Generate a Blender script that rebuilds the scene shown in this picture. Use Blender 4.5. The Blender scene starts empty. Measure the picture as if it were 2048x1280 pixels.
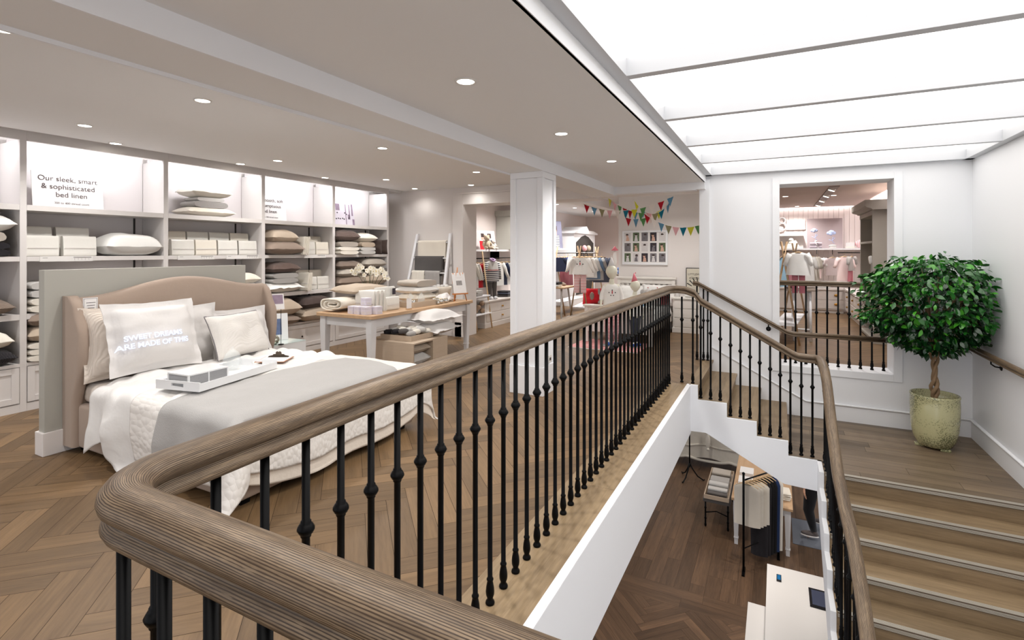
import bpy, math, random
from mathutils import Vector, Matrix
R = math.radians
random.seed(7)
C = bpy.context.scene
COL = C.collection

# ---------------------------------------------------------------- camera
CAM_H = 1.5
YAW = 27.34
cd = bpy.data.cameras.new('camera')
cam = bpy.data.objects.new('camera', cd)
COL.objects.link(cam)
cam.location = (0, 0, CAM_H)
cam.rotation_euler = (R(90), 0, R(YAW))
cd.sensor_fit = 'HORIZONTAL'
cd.sensor_width = 36
cd.lens = 1025 / 2048 * 36
cd.shift_y = -(640 - 503) / 2048
cd.clip_start = 0.02
cd.clip_end = 100
C.camera = cam

# ---------------------------------------------------------------- world, exposure
w = bpy.data.worlds.new('world'); C.world = w; w.use_nodes = True
bg = w.node_tree.nodes['Background']
bg.inputs[0].default_value = (0.93, 0.95, 1.0, 1)
bg.inputs[1].default_value = 1.2
C.view_settings.view_transform = 'Standard'
C.view_settings.look = 'None'
C.view_settings.gamma = 1
C.view_settings.exposure = 0.0
C.view_settings.use_curve_mapping = False
C.cycles.use_denoising = True
C.cycles.max_bounces = 8
C.cycles.diffuse_bounces = 5
C.cycles.sample_clamp_indirect = 4
C.cycles.caustics_reflective = False
C.cycles.caustics_refractive = False
SKY_POWER = 2.65      # luminous skylight panels
SPOT = 62            # watts of one downlight

# ---------------------------------------------------------------- materials
def lin(c):
    return tuple(((x / 255) / 12.92 if x / 255 <= 0.04045 else ((x / 255 + 0.055) / 1.055) ** 2.4) for x in c)
MATS = {}
def mk(name, rgb=(200, 200, 200), rough=0.6, metal=0.0, spec=0.5, bump=0, bscale=200, var=0, vscale=3, coat=0, trans=0, alpha=1, sheen=0, ior=1.45):
    m = bpy.data.materials.new(name); m.use_nodes = True
    nt = m.node_tree; b = nt.nodes['Principled BSDF']
    c = lin(rgb)
    b.inputs['Base Color'].default_value = (*c, 1)
    b.inputs['Roughness'].default_value = rough
    b.inputs['Metallic'].default_value = metal
    b.inputs['Specular IOR Level'].default_value = spec
    b.inputs['Coat Weight'].default_value = coat
    b.inputs['Transmission Weight'].default_value = trans
    b.inputs['IOR'].default_value = ior
    b.inputs['Alpha'].default_value = alpha
    b.inputs['Sheen Weight'].default_value = sheen
    if bump or var:
        tc = nt.nodes.new('ShaderNodeTexCoord')
    if var:
        n = nt.nodes.new('ShaderNodeTexNoise'); n.inputs['Scale'].default_value = vscale; n.inputs['Detail'].default_value = 5
        nt.links.new(tc.outputs['Object'], n.inputs['Vector'])
        mx = nt.nodes.new('ShaderNodeMix'); mx.data_type = 'RGBA'
        mx.inputs[6].default_value = (*[min(1, x * (1 + var)) for x in c], 1)
        mx.inputs[7].default_value = (*[x * (1 - var) for x in c], 1)
        nt.links.new(n.outputs['Fac'], mx.inputs[0])
        nt.links.new(mx.outputs[2], b.inputs['Base Color'])
    if bump:
        n = nt.nodes.new('ShaderNodeTexNoise'); n.inputs['Scale'].default_value = bscale; n.inputs['Detail'].default_value = 3
        nt.links.new(tc.outputs['Object'], n.inputs['Vector'])
        bp = nt.nodes.new('ShaderNodeBump'); bp.inputs['Strength'].default_value = bump; bp.inputs['Distance'].default_value = 0.01
        nt.links.new(n.outputs['Fac'], bp.inputs['Height'])
        nt.links.new(bp.outputs[0], b.inputs['Normal'])
    MATS[name] = m
    return m
def fcol(rgb):
    return mk_fab('fabric_%02x%02x%02x' % tuple(int(x) for x in rgb), rgb)
def mk_fab(name, rgb, kind='weave', scale=260, bump=0.35, rough=0.9):
    if name in MATS: return MATS[name]
    m = mk(name, rgb, rough, sheen=0.15, spec=0.25)
    nt = m.node_tree; b = nt.nodes['Principled BSDF']
    tc = nt.nodes.new('ShaderNodeTexCoord')
    bp = nt.nodes.new('ShaderNodeBump'); bp.inputs['Strength'].default_value = bump; bp.inputs['Distance'].default_value = 0.006
    if kind == 'weave':
        n = nt.nodes.new('ShaderNodeTexNoise'); n.inputs['Scale'].default_value = scale; n.inputs['Detail'].default_value = 2
        n2 = nt.nodes.new('ShaderNodeTexNoise'); n2.inputs['Scale'].default_value = 9; n2.inputs['Detail'].default_value = 3
        nt.links.new(tc.outputs['Object'], n2.inputs['Vector'])
        ad = nt.nodes.new('ShaderNodeMath'); ad.operation = 'MULTIPLY_ADD'; ad.inputs[1].default_value = 2.2
        nt.links.new(n2.outputs['Fac'], ad.inputs[0]); nt.links.new(n.outputs['Fac'], ad.inputs[2])
        h = ad.outputs[0]
        nt.links.new(tc.outputs['Object'], n.inputs['Vector'])
    elif kind == 'rib':
        n = nt.nodes.new('ShaderNodeTexWave'); n.inputs['Scale'].default_value = scale; n.inputs['Distortion'].default_value = 0.6
        n.bands_direction = 'X'
        nt.links.new(tc.outputs['Object'], n.inputs['Vector']); h = n.outputs['Fac']
    elif kind == 'quilt':
        n = nt.nodes.new('ShaderNodeTexVoronoi'); n.inputs['Scale'].default_value = scale
        mp = nt.nodes.new('ShaderNodeMapping'); mp.inputs['Scale'].default_value = (0.55, 1.5, 0.9)
        nt.links.new(tc.outputs['Object'], mp.inputs[0]); nt.links.new(mp.outputs[0], n.inputs['Vector'])
        iv = nt.nodes.new('ShaderNodeMath'); iv.operation = 'MULTIPLY'; iv.inputs[1].default_value = -1
        nt.links.new(n.outputs['Distance'], iv.inputs[0]); h = iv.outputs[0]
    elif kind == 'check':
        n = nt.nodes.new('ShaderNodeTexMagic'); n.inputs['Scale'].default_value = scale; n.turbulence_depth = 1
        nt.links.new(tc.outputs['Object'], n.inputs['Vector']); h = n.outputs['Fac']
    nt.links.new(h, bp.inputs['Height']); nt.links.new(bp.outputs[0], b.inputs['Normal'])
    return m
def mk_stripe(name, c1, c2, scale=60, axis='Z', duty=0.5):
    """woven stripes along one object axis"""
    if name in MATS: return MATS[name]
    m = mk(name, c1, 0.9, sheen=0.1, spec=0.2)
    nt = m.node_tree; b = nt.nodes['Principled BSDF']
    tc = nt.nodes.new('ShaderNodeTexCoord'); sp = nt.nodes.new('ShaderNodeSeparateXYZ')
    nt.links.new(tc.outputs['Object'], sp.inputs[0])
    mu = nt.nodes.new('ShaderNodeMath'); mu.operation = 'MULTIPLY'; mu.inputs[1].default_value = scale
    fr = nt.nodes.new('ShaderNodeMath'); fr.operation = 'FRACT'
    lt = nt.nodes.new('ShaderNodeMath'); lt.operation = 'LESS_THAN'; lt.inputs[1].default_value = duty
    nt.links.new(sp.outputs[axis], mu.inputs[0]); nt.links.new(mu.outputs[0], fr.inputs[0]); nt.links.new(fr.outputs[0], lt.inputs[0])
    mx = nt.nodes.new('ShaderNodeMix'); mx.data_type = 'RGBA'
    mx.inputs[6].default_value = (*lin(c1), 1); mx.inputs[7].default_value = (*lin(c2), 1)
    nt.links.new(lt.outputs[0], mx.inputs[0]); nt.links.new(mx.outputs[2], b.inputs['Base Color'])
    return m
def mk_wood(name, c1, c2, rough=0.45, coord='UV', stretch=(1.5, 28, 28), contrast=0.5, rnd=False, bump=0.15, seam=None, spec=0.4, ring=1.0, pores=0.0):
    m = mk(name, c1, rough, spec=spec)
    nt = m.node_tree; b = nt.nodes['Principled BSDF']
    tc = nt.nodes.new('ShaderNodeTexCoord'); mp = nt.nodes.new('ShaderNodeMapping')
    mp.inputs['Scale'].default_value = stretch
    nt.links.new(tc.outputs[coord], mp.inputs[0])
    vec = mp.outputs[0]
    if rnd:
        at = nt.nodes.new('ShaderNodeAttribute'); at.attribute_name = 'rnd'
        cb = nt.nodes.new('ShaderNodeCombineXYZ')
        ml = nt.nodes.new('ShaderNodeMath'); ml.operation = 'MULTIPLY'; ml.inputs[1].default_value = 53
        nt.links.new(at.outputs['Fac'], ml.inputs[0]); nt.links.new(ml.outputs[0], cb.inputs[0]); nt.links.new(ml.outputs[0], cb.inputs[1])
        va = nt.nodes.new('ShaderNodeVectorMath'); va.operation = 'ADD'
        nt.links.new(mp.outputs[0], va.inputs[0]); nt.links.new(cb.outputs[0], va.inputs[1]); vec = va.outputs[0]
    def nse(scale, detail, rough_, dist):
        n = nt.nodes.new('ShaderNodeTexNoise'); n.inputs['Scale'].default_value = scale; n.inputs['Detail'].default_value = detail
        n.inputs['Roughness'].default_value = rough_; n.inputs['Distortion'].default_value = dist
        nt.links.new(vec, n.inputs['Vector']); return n.outputs['Fac']
    def mul(a, k, add=None):
        m_ = nt.nodes.new('ShaderNodeMath'); m_.operation = 'MULTIPLY_ADD' if add is not None else 'MULTIPLY'
        nt.links.new(a, m_.inputs[0]); m_.inputs[1].default_value = k
        if add is not None: nt.links.new(add, m_.inputs[2])
        return m_.outputs[0]
    coarse = nse(0.45, 3, .5, .8 * ring)      # broad figure
    fine = nse(2.6, 6, .7, .3)                # pores
    m1o = mul(coarse, .5, mul(fine, .5))
    if pores:
        wv = nt.nodes.new('ShaderNodeTexWave'); wv.wave_type = 'BANDS'; wv.bands_direction = 'Y'; wv.inputs['Scale'].default_value = 1.5
        wv.inputs['Distortion'].default_value = 14; wv.inputs['Detail'].default_value = 2; wv.inputs['Detail Scale'].default_value = .22
        nt.links.new(vec, wv.inputs['Vector'])
        mp2 = nt.nodes.new('ShaderNodeMapping'); mp2.inputs['Scale'].default_value = (22, 520, 1)
        nt.links.new(tc.outputs[coord], mp2.inputs[0])
        pn_ = nt.nodes.new('ShaderNodeTexNoise'); pn_.inputs['Scale'].default_value = 1; pn_.inputs['Detail'].default_value = 2
        nt.links.new(mp2.outputs[0], pn_.inputs['Vector'])
        sub = nt.nodes.new('ShaderNodeMath'); sub.operation = 'MULTIPLY'; nt.links.new(pn_.outputs['Fac'], sub.inputs[0]); nt.links.new(wv.outputs['Fac'], sub.inputs[1])
        gt = nt.nodes.new('ShaderNodeMapRange'); gt.inputs[1].default_value = .27; gt.inputs[2].default_value = .38; gt.inputs[3].default_value = 0; gt.inputs[4].default_value = pores
        nt.links.new(sub.outputs[0], gt.inputs[0])
        m3 = nt.nodes.new('ShaderNodeMath'); m3.operation = 'SUBTRACT'; nt.links.new(m1o, m3.inputs[0]); nt.links.new(gt.outputs[0], m3.inputs[1]); m1o = m3.outputs[0]
    cr = nt.nodes.new('ShaderNodeValToRGB')
    cr.color_ramp.elements[0].position = 0.5 - contrast / 2; cr.color_ramp.elements[1].position = 0.5 + contrast / 2
    cr.color_ramp.elements[0].color = (*lin(c2), 1); cr.color_ramp.elements[1].color = (*lin(c1), 1)
    nt.links.new(m1o, cr.inputs[0])
    out = cr.outputs[0]
    if rnd:
        hs = nt.nodes.new('ShaderNodeHueSaturation')
        mr = nt.nodes.new('ShaderNodeMapRange'); mr.inputs[3].default_value = 0.76; mr.inputs[4].default_value = 1.24
        nt.links.new(at.outputs['Fac'], mr.inputs[0]); nt.links.new(mr.outputs[0], hs.inputs['Value'])
        nt.links.new(out, hs.inputs['Color']); out = hs.outputs[0]
    nt.links.new(out, b.inputs['Base Color'])
    bp = nt.nodes.new('ShaderNodeBump'); bp.inputs['Strength'].default_value = bump; bp.inputs['Distance'].default_value = 0.003
    nt.links.new(fine, bp.inputs['Height']); nt.links.new(bp.outputs[0], b.inputs['Normal'])
    return m
def mk_emit(name, rgb, power):
    m = bpy.data.materials.new(name); m.use_nodes = True
    nt = m.node_tree; nt.nodes.remove(nt.nodes['Principled BSDF'])
    e = nt.nodes.new('ShaderNodeEmission'); e.inputs[0].default_value = (*lin(rgb), 1); e.inputs[1].default_value = power
    nt.links.new(e.outputs[0], nt.nodes['Material Output'].inputs[0])
    MATS[name] = m
    return m

# ---------------------------------------------------------------- mesh builder
class MB:
    def __init__(s, M=None):
        s.v = []; s.f = []; s.sm = []; s.uv = None; s.mi = []; s.cur = 0
        s.M = M or Matrix.Identity(4)
    def add(s, vs, fs, smooth=False, uvs=None):
        o = len(s.v)
        s.v += [tuple(s.M @ Vector(p)) for p in vs]
        for k, f in enumerate(fs):
            s.f.append(tuple(i + o for i in f)); s.sm.append(smooth); s.mi.append(s.cur)
            if uvs is not None:
                if s.uv is None: s.uv = {}
                s.uv[len(s.f) - 1] = uvs[k]
        return s
    def box(s, x0, x1, y0, y1, z0, z1):
        if x0 > x1: x0, x1 = x1, x0
        if y0 > y1: y0, y1 = y1, y0
        if z0 > z1: z0, z1 = z1, z0
        return s.add([(x, y, z) for z in (z0, z1) for y in (y0, y1) for x in (x0, x1)],
                     [(0, 2, 3, 1), (4, 5, 7, 6), (0, 1, 5, 4), (2, 6, 7, 3), (0, 4, 6, 2), (1, 3, 7, 5)])
    def cbox(s, c, d):
        return s.box(c[0] - d[0] / 2, c[0] + d[0] / 2, c[1] - d[1] / 2, c[1] + d[1] / 2, c[2] - d[2] / 2, c[2] + d[2] / 2)
    def quad(s, a, b, c, d): return s.add([a, b, c, d], [(0, 1, 2, 3)])
    def prism(s, pts, ax, a, b, smooth=False):
        """polygon extruded along axis ax; pts are the other two coordinates in order"""
        def mk_(p, t):
            return {'x': (t, p[0], p[1]), 'y': (p[0], t, p[1]), 'z': (p[0], p[1], t)}[ax]
        n = len(pts)
        vs = [mk_(p, a) for p in pts] + [mk_(p, b) for p in pts]
        s.add(vs, [tuple(range(n))[::-1], tuple(range(n, 2 * n))])
        o = len(s.v) - 2 * n
        for i in range(n):
            j = (i + 1) % n
            s.f.append((o + i, o + j, o + n + j, o + n + i)); s.sm.append(smooth); s.mi.append(s.cur)
        return s
    def tube(s, pts, r, seg=10, caps=True):
        pts = [Vector(p) for p in pts]; n = len(pts)
        rs = r if isinstance(r, (list, tuple)) else [r] * n
        vs = []; prev = None
        for i, p in enumerate(pts):
            d = (pts[min(i + 1, n - 1)] - pts[max(i - 1, 0)])
            if d.length < 1e-9: d = Vector((0, 0, 1))
            d.normalize()
            a = prev if prev is not None else (Vector((1, 0, 0)) if abs(d.x) < 0.9 else Vector((0, 1, 0)))
            a = (a - d * a.dot(d))
            if a.length < 1e-6: a = d.orthogonal()
            a.normalize(); prev = a; b = d.cross(a)
            for k in range(seg):
                t = 2 * math.pi * k / seg
                vs.append(p + (a * math.cos(t) + b * math.sin(t)) * rs[i])
        fs = []
        for i in range(n - 1):
            for k in range(seg):
                k2 = (k + 1) % seg
                fs.append((i * seg + k, i * seg + k2, (i + 1) * seg + k2, (i + 1) * seg + k))
        if caps: fs += [tuple(range(seg))[::-1], tuple(range((n - 1) * seg, n * seg))]
        return s.add(vs, fs, True)
    def lathe(s, c, prof, seg=16, sx=1, sy=1):
        vs = []; n = len(prof)
        for r, z in prof:
            for k in range(seg):
                t = 2 * math.pi * k / seg
                vs.append((c[0] + r * sx * math.cos(t), c[1] + r * sy * math.sin(t), c[2] + z))
        fs = []
        for i in range(n - 1):
            for k in range(seg):
                k2 = (k + 1) % seg
                fs.append((i * seg + k, i * seg + k2, (i + 1) * seg + k2, (i + 1) * seg + k))
        if prof[0][0] > 1e-5: fs.append(tuple(range(seg))[::-1])
        if prof[-1][0] > 1e-5: fs.append(tuple(range((n - 1) * seg, n * seg)))
        return s.add(vs, fs, True)
    def ball(s, c, r, seg=12, rings=8):
        rr = r if isinstance(r, (list, tuple)) else (r, r, r)
        pr = [(max(math.sin(math.pi * i / rings), 1e-4), -math.cos(math.pi * i / rings)) for i in range(rings + 1)]
        vs = []
        for a, z in pr:
            for k in range(seg):
                t = 2 * math.pi * k / seg
                vs.append((c[0] + rr[0] * a * math.cos(t), c[1] + rr[1] * a * math.sin(t), c[2] + rr[2] * z))
        fs = [(i * seg + k, i * seg + (k + 1) % seg, (i + 1) * seg + (k + 1) % seg, (i + 1) * seg + k) for i in range(rings) for k in range(seg)]
        return s.add(vs, fs, True)
    def grid(s, fn, nu, nv, cu=False, cv=False, smooth=True, uv=False):
        U = nu if cu else nu + 1; V = nv if cv else nv + 1
        vs = [fn(i / nu, j / nv) for j in range(V) for i in range(U)]
        fs = []; uvs = []
        for j in range(nv):
            for i in range(nu):
                a = j * U + i; b = j * U + (i + 1) % U; c = ((j + 1) % V) * U + (i + 1) % U; d = ((j + 1) % V) * U + i
                fs.append((a, b, c, d)); uvs.append([(i / nu, j / nv), ((i + 1) / nu, j / nv), ((i + 1) / nu, (j + 1) / nv), (i / nu, (j + 1) / nv)])
        return s.add(vs, fs, smooth, uvs if uv else None)
    def sweep(s, path, prof, closed=False, caps=True):
        """prof: (lateral, up) pairs; the lateral axis stays horizontal"""
        P_ = [Vector(p) for p in path]; n = len(P_); m = len(prof)
        vs = []; L = [0]
        for i in range(1, n): L.append(L[-1] + (P_[i] - P_[i - 1]).length)
        W = [0]
        for k in range(1, m + 1): W.append(W[-1] + math.dist(prof[k % m], prof[k - 1]))
        for i, p in enumerate(P_):
            d1 = P_[i] - P_[max(i - 1, 0)]; d2 = P_[min(i + 1, n - 1)] - P_[i]
            h1 = Vector((d1.x, d1.y, 0)); h2 = Vector((d2.x, d2.y, 0))
            if h1.length < 1e-9: h1 = h2.copy()
            if h2.length < 1e-9: h2 = h1.copy()
            h1.normalize(); h2.normalize()
            d = (h1 + h2).normalized(); k_ = 1 / max(0.5, d.dot(h1))
            lat = Vector((d.y, -d.x, 0)) * k_
            for a, b in prof: vs.append(p + lat * a + Vector((0, 0, b)))
        fs = []; uvs = []
        for i in range(n - 1):
            for k in range(m):
                k2 = (k + 1) % m
                fs.append((i * m + k, i * m + k2, (i + 1) * m + k2, (i + 1) * m + k))
                uvs.append([(L[i], W[k]), (L[i], W[k + 1]), (L[i + 1], W[k + 1]), (L[i + 1], W[k])])
        if caps:
            fs += [tuple(range(m)), tuple(range((n - 1) * m, n * m))[::-1]]
            uvs += [[(q[0], q[1]) for q in prof], [(q[0], q[1]) for q in prof][::-1]]
        return s.add(vs, fs, True, uvs)

def build(name, mb, mats, parent=None, bevel=0, solid=0, sub=0, smooth_angle=None, loc=None, rot=0):
    me = bpy.data.meshes.new(name)
    vs = mb.v
    me.from_pydata(vs, [], mb.f)
    me.polygons.foreach_set('use_smooth', mb.sm)
    if not isinstance(mats, (list, tuple)): mats = [mats]
    for m in mats: me.materials.append(m)
    if len(mats) > 1: me.polygons.foreach_set('material_index', mb.mi)
    if mb.uv is not None:
        ul = me.uv_layers.new(name='uv')
        for fi, us in mb.uv.items():
            p = me.polygons[fi]
            for k, li in enumerate(p.loop_indices): ul.data[li].uv = us[k]
    me.update()
    o = bpy.data.objects.new(name, me); COL.objects.link(o)
    if loc is not None: o.location = loc
    if rot: o.rotation_euler = (0, 0, rot)
    if solid:
        md = o.modifiers.new('solid', 'SOLIDIFY'); md.thickness = solid; md.offset = 0
    if bevel:
        md = o.modifiers.new('bevel', 'BEVEL'); md.width = bevel; md.segments = 2; md.limit_method = 'ANGLE'; md.angle_limit = R(40)
        me.polygons.foreach_set('use_smooth', [False] * len(me.polygons)) if smooth_angle is None and not any(mb.sm) else None
    if sub:
        md = o.modifiers.new('sub', 'SUBSURF'); md.levels = sub; md.render_levels = sub
    if parent is not None: o.parent = parent
    return o
def tag(o, label, cat, group=None, kind=None):
    o['label'] = label; o['category'] = cat
    if group: o['group'] = group
    if kind: o['kind'] = kind
    return o
def thing(name, label, cat, loc=(0, 0, 0), rot=0, group=None):
    o = bpy.data.objects.new(name, None); COL.objects.link(o)
    o.empty_display_size = 0.05
    o.location = loc; o.rotation_euler = (0, 0, rot)
    return tag(o, label, cat, group)
def struct(name, mb, mat, **k):
    o = build(name, mb, mat, **k)
    if o.parent is None: o['kind'] = 'structure'
    return o
def one(name, mb, mat, label, cat, group=None, kind=None, **k):
    return tag(build(name, mb, mat, **k), label, cat, group, kind)
def dup(root, loc, rot=None, label=None, group=None):
    def cp(o, par):
        c = o.copy(); COL.objects.link(c); c.parent = par
        for ch in list(o.children): cp(ch, c)
        return c
    r = cp(root, None); r.location = loc
    if rot is not None: r.rotation_euler = (0, 0, rot)
    if label: r['label'] = label
    if group: r['group'] = group
    return r
def W(root):
    """matrix that turns world coordinates into the local ones of a thing"""
    return (Matrix.Translation(root.location) @ Matrix.Rotation(root.rotation_euler[2], 4, 'Z')).inverted()
def area(name, loc, size, watts, rot=(0, 0, 0), col=(1, .95, .9), size_y=None):
    l = bpy.data.lights.new(name, 'AREA'); l.energy = watts; l.color = col; l.size = size
    if size_y: l.shape = 'RECTANGLE'; l.size_y = size_y
    o = bpy.data.objects.new(name, l); COL.objects.link(o); o.location = loc; o.rotation_euler = rot
    return o
# ---------------------------------------------------------------- shared materials
white = mk('white_paint', (236, 237, 240), 0.55)
offwhite = mk('off_white_paint', (226, 221, 218), 0.6)
ceilm = mk('ceiling_paint', (236, 236, 236), 0.8)
greige = mk('grey_green_paint', (172, 170, 162), 0.55)
cab = mk('cabinet_paint', (214, 208, 203), 0.5)
darkgap = mk('dark_recess', (60, 56, 54), 0.8)
iron = mk('black_iron', (4, 4, 5), 0.38, spec=0.14)
floorw = mk_wood('oak_floor', (130, 104, 74), (88, 68, 46), 0.42, stretch=(1.8, 26, 1), contrast=0.42, rnd=True, bump=0.08)
floorl = mk_wood('dark_oak_floor', (112, 86, 64), (66, 50, 38), 0.42, stretch=(1.6, 22, 1), contrast=0.42, rnd=True, bump=0.08)
stairw = mk_wood('stair_oak', (158, 136, 106), (106, 88, 66), 0.45, stretch=(1.5, 22, 1), contrast=0.42, rnd=True, bump=0.08)
landw = mk_wood('landing_oak', (134, 116, 94), (86, 72, 58), 0.4, stretch=(1.2, 18, 1), contrast=0.42, rnd=True, bump=0.08)
railw = mk_wood('handrail_oak', (156, 134, 108), (62, 48, 36), 0.4, stretch=(4.0, 60, 1), contrast=0.40, bump=0.3, ring=1.6, pores=.26)
gapm = mk('floor_joint', (50, 38, 28), 0.9)
lampm = mk_emit('lamp_glow', (255, 246, 232), 14)
rimm = mk('lamp_rim', (225, 222, 218), 0.35)
skym = mk_emit('skylight_panel', (255, 251, 246), SKY_POWER)

ZL = -3.25            # lower floor
LAND = -0.62
RISE = 0.155
WELL = (-0.88, 0.40, 0.60, 6.05)   # stairwell hole x0 x1 y0 y1 (the flight is beyond x1)

def set_rnd(o, vals):
    a = o.data.attributes.new('rnd', 'FLOAT', 'FACE')
    a.data.foreach_set('value', vals)
def clip(poly, x0, x1, y0, y1):
    """Sutherland-Hodgman on (x, y, u, v) points"""
    def cut(P, inside, t):
        out = []
        for i in range(len(P)):
            a = P[i]; b = P[(i + 1) % len(P)]
            ia, ib = inside(a), inside(b)
            if ia: out.append(a)
            if ia != ib:
                k = t(a, b); out.append(tuple(a[q] + (b[q] - a[q]) * k for q in range(4)))
        return out
    for ins, t in ((lambda p: p[0] >= x0, lambda a, b: (x0 - a[0]) / (b[0] - a[0])), (lambda p: p[0] <= x1, lambda a, b: (x1 - a[0]) / (b[0] - a[0])),
                   (lambda p: p[1] >= y0, lambda a, b: (y0 - a[1]) / (b[1] - a[1])), (lambda p: p[1] <= y1, lambda a, b: (y1 - a[1]) / (b[1] - a[1]))):
        if not poly: return []
        poly = cut(poly, ins, t)
    return poly
def rect_minus(rects, holes):
    out = list(rects)
    for h in holes:
        nw = []
        for r in out:
            x0, x1, y0, y1 = r
            if h[0] >= x1 or h[1] <= x0 or h[2] >= y1 or h[3] <= y0: nw.append(r); continue
            if h[0] > x0: nw.append((x0, h[0], y0, y1))
            if h[1] < x1: nw.append((h[1], x1, y0, y1))
            a, b = max(x0, h[0]), min(x1, h[1])
            if h[2] > y0: nw.append((a, b, y0, h[2]))
            if h[3] < y1: nw.append((a, b, h[3], y1))
        out = nw
    return out
def planks(rects, z, W_=0.125, L_=0.625, herring=True, ang=45, gap=0.0012):
    """flat plank faces with UVs along each plank and one random value per plank"""
    vs, fs, uvs, rn = [], [], [], []
    X0 = min(r[0] for r in rects); X1 = max(r[1] for r in rects); Y0 = min(r[2] for r in rects); Y1 = max(r[3] for r in rects)
    cx, cy = (X0 + X1) / 2, (Y0 + Y1) / 2; rad = math.hypot(X1 - X0, Y1 - Y0) / 2 + 1
    c, s_ = math.cos(R(ang)), math.sin(R(ang))
    boards = []
    if herring:
        n = int(L_ / W_)
        N = int(rad / W_) + n
        for i in range(-N, N):
            k0 = int((-rad / W_ - i) / (2 * n)) - 1; k1 = int((rad / W_ - i) / (2 * n)) + 2
            for k in range(k0, k1):
                # horizontal boards: row i, shifted one width each row; period 2n
                x = (i + 2 * n * k) * W_; y = i * W_
                boards.append((x, y, L_, W_, 0)); boards.append((x - W_, y, W_, L_, 1))
    else:
        N = int(rad / W_) + 1
        for i in range(-N, N):
            off = random.random() * L_
            for k in range(-int(rad / L_) - 2, int(rad / L_) + 2):
                boards.append((k * L_ + off, i * W_, L_, W_, 0))
    for bx, by, bw, bh, o in boards:
        mx, my = bx + bw / 2, by + bh / 2
        if abs(mx) > rad + 1 or abs(my) > rad + 1: continue
        wx, wy = cx + mx * c - my * s_, cy + mx * s_ + my * c
        if wx < X0 - 1 or wx > X1 + 1 or wy < Y0 - 1 or wy > Y1 + 1: continue
        q = [(bx + gap, by + gap), (bx + bw - gap, by + gap), (bx + bw - gap, by + bh - gap), (bx + gap, by + bh - gap)]
        r_ = random.random(); r_ = r_ if random.random() < .8 else random.random() ** 2
        poly = []
        for (px, py) in q:
            u, v = (px, py) if o == 0 else (py, px)
            poly.append((cx + px * c - py * s_, cy + px * s_ + py * c, u, v))
        for rc in rects:
            p = clip(poly, *rc)
            if len(p) >= 3:
                o_ = len(vs); vs += [(a[0], a[1], z) for a in p]; fs.append(tuple(range(o_, o_ + len(p))))
                uvs.append([(a[2], a[3]) for a in p]); rn.append(r_)
    mb = MB(); mb.add(vs, fs, False, uvs)
    # joint bed under the planks
    nb = len(fs)
    for rc in rects: mb.box(rc[0], rc[1], rc[2], rc[3], z - 0.06, z - 0.0015)
    return mb, rn + [0.3] * (len(mb.f) - nb), nb

def plank_floor(name, rects, z, mat, **k):
    mb, rn, nb = planks(rects, z, **k)
    mb.mi = [0] * nb + [1] * (len(mb.f) - nb)
    o = struct(name, mb, [mat, gapm]); set_rnd(o, rn)
    return o
def board(name, x0, x1, y0, y1, z0, z1, mat, along='y', n=1, seed=1):
    """solid boards with grain along one axis"""
    rr = random.Random(seed); vs = MB(); rn = []
    for i in range(n):
        if along == 'y': a = (x0, x1, y0 + (y1 - y0) * i / n, y0 + (y1 - y0) * (i + 1) / n)
        else: a = (x0 + (x1 - x0) * i / n, x0 + (x1 - x0) * (i + 1) / n, y0, y1)
        g = 0.0006
        X0, X1, Y0, Y1 = (a[0], a[1], a[2] + g, a[3] - g) if along == 'y' else (a[0] + g, a[1] - g, a[2], a[3])
        P8 = [(x, y, z) for z in (z0, z1) for y in (Y0, Y1) for x in (X0, X1)]
        F = [(0, 2, 3, 1), (4, 5, 7, 6), (0, 1, 5, 4), (2, 6, 7, 3), (0, 4, 6, 2), (1, 3, 7, 5)]
        uv = []
        for f in F:
            uv.append([((P8[q][1], P8[q][0] + P8[q][2]) if along == 'y' else (P8[q][0], P8[q][1] + P8[q][2])) for q in f])
        vs.add(P8, F, False, uv); rn += [rr.uniform(.25, .8)] * 6
    o = struct(name, vs, mat, bevel=0.002); set_rnd(o, rn)
    return o

# ---------------------------------------------------------------- floors
main = rect_minus([(-6.9, 2.6, -2.6, 18.0)], [(-1.22, 2.6, 0.26, 6.05), (-0.89, 2.6, 6.0, 7.62), (2.0, 2.7, -3, 18)])
plank_floor('floor', main, 0.0, floorw)
board('trim_1', -1.22, -0.875, 0.26, 6.05, -0.05, 0.001, stairw, 'y', 4, 3)          # long border board beside the stairwell
board('trim_2', -0.875, 2.0, 0.26, 0.60, -0.05, 0.001, stairw, 'x', 2, 4)
mb = MB(); mb.box(-0.905, -0.86, 0.60, 6.07, -0.54, 0.004)
struct('trim_3', mb, white, bevel=0.003)                                             # white fascia of the slab
mb = MB(); mb.box(-0.86, 2.0, 0.57, 0.605, -0.54, 0.004)
struct('trim_4', mb, white, bevel=0.003)
slab = rect_minus([(-6.9, 2.0, -2.6, 18.0)], [(-0.89, 2.6, 0.6, 7.62)])
mb = MB()
for r in slab: mb.box(r[0], r[1], r[2], r[3], -0.54, -0.062)
struct('ceiling_lower', mb, ceilm)
plank_floor('floor_lower', [(-8, 5, 7.5, 17)], ZL, floorl, herring=False, ang=90, W_=0.2, L_=1.6)
plank_floor('floor_lower_border', [(-8, 5, 7.1, 7.5)], ZL, floorl, herring=False, ang=0, W_=0.2, L_=1.8)
plank_floor('floor_lower_herringbone', [(-8, 5, -1, 7.1)], ZL, floorl, W_=0.12, L_=0.72)

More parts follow.
